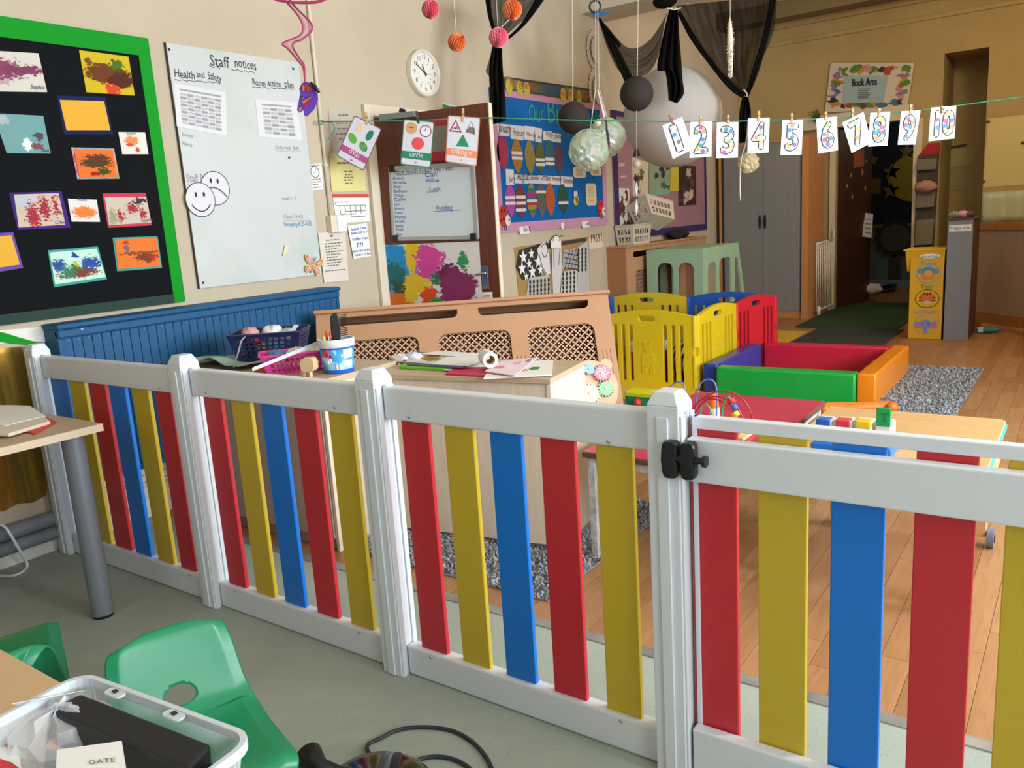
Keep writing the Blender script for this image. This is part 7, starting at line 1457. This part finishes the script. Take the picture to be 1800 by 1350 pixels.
# ================================================================== near side of the fence
def shell_chair(label, o, a, sx=1.0, hz=1.0, col='#118457'):
    t = thing('plastic_chair', label, 'chair', (*o, 0), a, 'green plastic children\'s chairs')
    prof = catmull([V((s*sx, 0, z*hz)) for s, z in ((-.012, .485), (0, .5), (.014, .49), (.035, .44), (.062, .375), (.085, .335), (.12, .312), (.18, .302), (.26, .300), (.33, .300), (.355, .288), (.362, .268))], 5)
    n_ = len(prof)-1
    def keep(u, v): k = (u-.5)*2; return not ((k/.25)**2+((v-.385)/.040)**2 < 1)
    def fn_(u, v):
        ad = [keep(u+a_/144, v+b_/220) for a_ in (-1, 1) for b_ in (-1, 1)]
        if any(ad) and not all(ad):       # snap the rim of the hand hole onto its ellipse
            ex, ey = (u-.5)*2/.25, (v-.385)/.040; q_ = math.hypot(ex, ey); u, v = .5+ex/q_*.125, .385+ey/q_*.040
        f = v*n_; i = min(int(f), n_-1); p = prof[i].lerp(prof[i+1], f-i); k = (u-.5)*2
        w_ = .118+.034*min(1, v/.55) if v < .55 else .152
        top = max(0, 1-v/.30); fr_ = max(0, (v-.86)/.14)
        w_ *= (1-.34*top**2.4)*(1-.14*fr_**2)
        back = max(0, 1-v/.5); bow = .028*k*k*back*sx; lip = .014*max(0, abs(k)-.8)/.2
        return (p.x+bow-lip*back*1.6, k*w_, p.z-(.034*top*k**4)+(.010*k*k if v > .5 else 0)-lip*(1 if v > .5 else .0))
    MB().grid(fn_, 72, 110, keep).build('seat_shell', mat('green_chair_plastic', col, .34, spec=.5, var=(160, '#1f9466', .25)), t, smooth=True, solid=.007, local=True)
    CH = mat('grey_steel_tube', '#6f7378', .35, .8)
    for s_ in (-1, 1):
        MB().tube([(.33*sx, s_*.14, 0), (.30*sx, s_*.125, .26*hz), (.24*sx, s_*.12, .287*hz), (.14*sx, s_*.12, .29*hz)], .009, 8).build('front_leg', CH, t, smooth=True, local=True); MB().tube([(.02*sx, s_*.14, 0), (.08*sx, s_*.125, .26*hz), (.14*sx, s_*.12, .29*hz)], .009, 8).build('rear_leg', CH, t, smooth=True, local=True)
    return t
shell_chair('green plastic chair with hand hole beside the fence and clear box', (-1.655, .89), math.radians(-18))
shell_chair('green plastic chair tucked under the near table, farther from the fence gate', (-1.87, .605), math.radians(158), 1.75, 1.0, '#0f9a74')
# near table
TT = mat('near_table_top', '#d8b48c', .5, var=(3, '#cda880', .5)); t = thing('near_table', 'light wood table carrying the clear plastic box', 'table', (-1.5, .2, 0)); zt = .55
ye = onz(70, 1178, zt).y
MB().bx(-2.35, -.78, -.35, ye, zt-.024, zt).build('top', TT, t, bevel=.004)
for x in (-2.28, -.84):
    for y in (-.28, ye-.07): MB().cyl((x, y, 0), (x, y, zt-.024), .018, seg=12).build('leg', mat('grey_steel_tube'), t, smooth=True, auto=40)
# clear box
ZR = .715; c0 = onz(143, 1186, ZR); c1 = onz(440, 1296, ZR); u = (c1-c0); u.z = 0; Lx = u.length; u.normalize(); v = V((u.y, -u.x, 0)); Dy = .27; zb = .5505
CLR = mat('frosted_clear_plastic', '#dfe6ea', .25, spec=.5, alpha=.34); CLR2 = mat('frosted_rim_plastic', '#e3e9ee', .3, spec=.5, alpha=.66)
t = thing('clear_storage_box', 'frosted clear plastic box full of fixings on the near table', 'storage box', c0+u*Lx/2+v*Dy/2-Z_*(ZR-zb))
def bp(a, b, z): return c0+u*a+v*b+V((0, 0, z-ZR))
ins = .022; o_ = rrect(0, Lx, 0, Dy, .03, 5); i_ = rrect(ins, Lx-ins, ins, Dy-ins, .025, 5); n_ = len(o_)
w_ = MB()
for k in range(n_):
    j = (k+1) % n_; w_.add([bp(*i_[k], zb+.003), bp(*i_[j], zb+.003), bp(*o_[j], ZR-.012), bp(*o_[k], ZR-.012)], [(0, 1, 2, 3)])
w_.build('walls', CLR, t, smooth=True, solid=.002)
MB().slab([bp(*q, zb) for q in i_], (0, 0, .003)).build('base', CLR, t)
r_ = MB(); ro = rrect(-.007, Lx+.007, -.007, Dy+.007, .035, 5)
for k in range(n_):
    j = (k+1) % n_; r_.add([bp(*o_[k], ZR), bp(*o_[j], ZR), bp(*ro[j], ZR), bp(*ro[k], ZR)], [(0, 1, 2, 3)]); r_.add([bp(*ro[k], ZR-.013), bp(*ro[j], ZR-.013), bp(*ro[j], ZR), bp(*ro[k], ZR)], [(0, 1, 2, 3)]); r_.add([bp(*o_[k], ZR-.014), bp(*o_[j], ZR-.014), bp(*o_[j], ZR), bp(*o_[k], ZR)], [(0, 1, 2, 3)])
r_.build('rim', CLR2, t, solid=.0012)
for a in (.095, .225):
    cl = MB().plate(rrect(a-.018, a+.018, .0, .017, .008), [], bp(0, 0, ZR-.003), u, v, -.003); cl.build('clip_tab', CLR2, t); MB().box((0, 0, 0), (.008, .006, .002), Matrix.Translation(bp(a, .008, ZR+.0015))).build('clip_hole', BLK, t)
# black case in the box
t = thing('black_case', 'long black plastic case lying in the clear box', 'case', bp(.16, .07, zb)); BK = mat('black_case_plastic', '#16181c', .5)
MB().hexa([bp(.03, .034, zb+.005), bp(.315, .034, zb+.005), bp(.315, .112, zb+.005), bp(.03, .112, zb+.005)], [bp(.03, .022, ZR-.01), bp(.315, .022, ZR-.01), bp(.325, .068, ZR-.013), bp(.02, .068, ZR-.013)]).build('body', BK, t, bevel=.005)
MB().hexa([bp(.318, .03, zb+.01), bp(.33, .03, zb+.01), bp(.33, .1, zb+.01), bp(.318, .1, zb+.01)], [bp(.318, .03, ZR-.03), bp(.33, .03, ZR-.03), bp(.33, .066, ZR-.03), bp(.318, .066, ZR-.03)]).build('end_cap', mat('navy_black_plastic', '#20283c', .4), t, bevel=.003)
# clear bag of fixings
rr = random.Random(33); C_ = onz(112, 1306, .645); t = thing('clear_bag', 'crumpled clear polythene bag of white fixings in the clear box', 'bag', C_-Z_*.07); q = MB().ball(C_, .098, 22, 14, (1.0, .8, .62)); q.v = [C_+(p-C_)*rr.uniform(.84, 1.1) for p in q.v]
q.build('film', mat('polythene', '#eef2f6', .12, spec=.6, alpha=.45), t, smooth=False)
tail = onz(22, 1237, ZR+.03); MB().add([tail, C_+V((-.05, .03, .05)), C_+V((-.01, .05, .055)), C_+V((-.06, -.02, .05))], [(0, 1, 2), (0, 3, 1)]).build('twisted_top', mat('polythene'), t, solid=.001)
for i in range(7):
    p = C_+V((rr.uniform(-.05, .05), rr.uniform(-.02, .04), rr.uniform(-.02, .04))); R_ = Matrix.Translation(p) @ Matrix.Rotation(rr.uniform(0, 3), 4, V((rr.random(), rr.random(), rr.random()))); MB().box((0, 0, 0), (.022, .016, .006), R_).build('fixing', mat('white_plastic') if i % 3 else mat('toy_orange', '#eaa24a', .4), t, bevel=.001)
bl, br2, tr2, tl = [onz(x, y, .708) for x, y in ((98, 1356), (222, 1352), (214, 1302), (100, 1318))]; t2 = thing('gate_leaflet', 'folded white leaflet lettered GATE on the clear bag', 'leaflet', bl); MB().sheet(bl, br2, tr2, tl).build('sheet', mat('white_paper'), t2); g_ = MB(); a, b = onz(155, 1345, .708), onz(204, 1340, .708); letters(g_, 'GATE', a, b-a, (tl-bl), Z_, width=(b-a).length, off=.001, tall=1.05); g_.build('lettering', mat('grey_text'), t2)
bl, br2, tr2, tl = [onz(x, y, ZR-.04) for x, y in ((-40, 1340), (38, 1352), (30, 1308), (-30, 1275))]; t2 = thing('fixing_packet', 'white packet with red lettering at the edge of the clear box', 'packet', bl); MB().sheet(bl, br2, tr2, tl).build('sheet', mat('white_paper'), t2); g_ = MB(); a, b = onz(-22, 1301, ZR-.04), onz(24, 1320, ZR-.04); letters(g_, 'fischer', a, b-a, (tl-bl), Z_, width=(b-a).length, off=.001); g_.build('lettering', mat('print_red', '#c9262f', .5), t2)
MB().add([onz(x, y, ZR-.038) for x, y in ((-10, 1350), (35, 1351), (20, 1340), (-10, 1330))], [(0, 1, 2, 3)]).build('red_flash', mat('print_red'), t2)
o = MB().bx(*[0]*0) if False else None
# desk at the left
zd = .74; c = onz(180, 744, zd); t = thing('grey_desk', 'beige topped desk with round grey metal leg at the fence end', 'desk', (-3.2, 1.0, 0)); DT = mat('desk_laminate', '#bda58a', .45, var=(4, '#b39b80', .5))
MB().bx(-3.72, c.x, -.3, c.y, zd-.028, zd).build('top', DT, t, bevel=.002); MB().bx(c.x-.0005, c.x+.002, -.3, c.y, zd-.027, zd-.001).build('edge_band', mat('desk_edge', '#d9c5a6', .5), t)
p = onz(182, 1082)
for x, y in ((p.x, p.y), (-3.66, .15), (p.x, -.2), (-3.66, -.2)): 
    lg = MB().cyl((x, y, .012), (x, y, zd-.028), .0385, seg=24).build('leg', mat('grey_powder_coat', '#868b94', .35, .35), t, smooth=True, auto=40); MB().cyl((x, y, 0), (x, y, .012), .036, seg=24).build('foot', BLK, lg, smooth=True, auto=40)
def dstack(name, px, z0, h, m, label, cat): P_ = [onz(x, y, z0+h) for x, y in px]; return tag(MB().slab(P_, (0, 0, -h)).build(name, m, bevel=h*.2), label, cat, 'papers on the desk')
dstack('red_folder', [(-30, 735), (60, 762), (99, 741), (50, 717), (-30, 712)], zd, .006, mat('red_card', '#c8372f', .5), 'red card folder under the papers on the desk', 'folder')
dstack('paper_stack', [(-40, 760), (15, 762), (88, 740), (60, 716), (-30, 714)], zd+.0065, .012, mat('cream_pages', '#e2d2c0', .7), 'pile of cream papers on the red folder', 'papers')
dstack('loose_sheet', [(-40, 742), (8, 748), (80, 731), (52, 713), (20, 712), (-30, 712)], zd+.019, .002, mat('white_paper'), 'curved white sheet on top of the cream papers', 'paper')
a, b = onz(-15, 722, zd+.03), onz(45, 703, zd+.05); 
o = MB().bx(0, .06, -.05, 0, 0, .012, Matrix.Translation(onz(-30, 795, zd))).build('white_gadget', mat('white_plastic'), bevel=.004); tag(o, 'small white gadget at the near edge of the desk', 'gadget')
# vacuum cleaner
VC = V((-1.225, 1.075, 0)); GB = mat('gloss_black', '#0e0f12', .16, spec=.6, coat=.5); t = thing('vacuum_cleaner', 'glossy black vacuum cleaner dome at the bottom of the picture', 'vacuum cleaner', VC)
MB().lathe([(0, .01), (.13, .01), (.143, .04), (.143, .10), (.13, .135), (.095, .162), (.05, .175), (0, .178)], VC, 36).build('body', GB, t, smooth=True); MB().lathe([(.146, .09), (.150, .10), (.146, .11), (.138, .115)], VC, 36).build('band', mat('black_plastic'), t, smooth=True)
MB().tube([VC+V((-.07, -.03, .145)), VC+V((-.14, -.035, .155)), VC+V((-.19, -.02, .162))], .028, 14, rs=[.03, .026, .034]).build('hose_port', BLK, t, smooth=True); MB().lathe([(.026, 0), (.0, 0)], VC+V((-.191, -.02, .162)), 14, ax=(-1, .1, .06)).build('port_mouth', mat('dark_hole', '#050505', .9), t)
hd2 = catmull([VC+V((-.02, .11, .12)), VC+V((.0, .08, .165)), VC+V((.05, .02, .185)), VC+V((.10, -.03, .15))], 6); MB().tube(hd2, .012, 8).build('handle', BLK, t, smooth=True)
for s_ in (-1, 1): MB().cyl(VC+V((.1, s_*.115, .045)), VC+V((.1, s_*.135, .045)), .045, seg=18).build('wheel', BLK, t, smooth=True, auto=40)
cb = [VC+V((-.08, .13, .05))]+[onz(x, y, .006) for x, y in ((645, 1316), (672, 1296), (700, 1283), (740, 1278), (790, 1283), (825, 1300), (848, 1322), (862, 1345), (868, 1370), (840, 1395))]
o = MB().tube(catmull(cb, 7), .0055, 8).build('power_cable', mat('cable_grey', '#2b2d31', .5), smooth=True); tag(o, 'long loop of black power cable on the floor by the vacuum cleaner', 'cable')
cb = [onz(x, y, .006) for x, y in ((722, 1343), (740, 1334), (765, 1330), (795, 1334), (825, 1350), (850, 1380))]
o = MB().tube(catmull(cb, 7), .0055, 8).build('power_cable', mat('cable_grey'), smooth=True); tag(o, 'short inner loop of black cable beside the vacuum cleaner', 'cable')
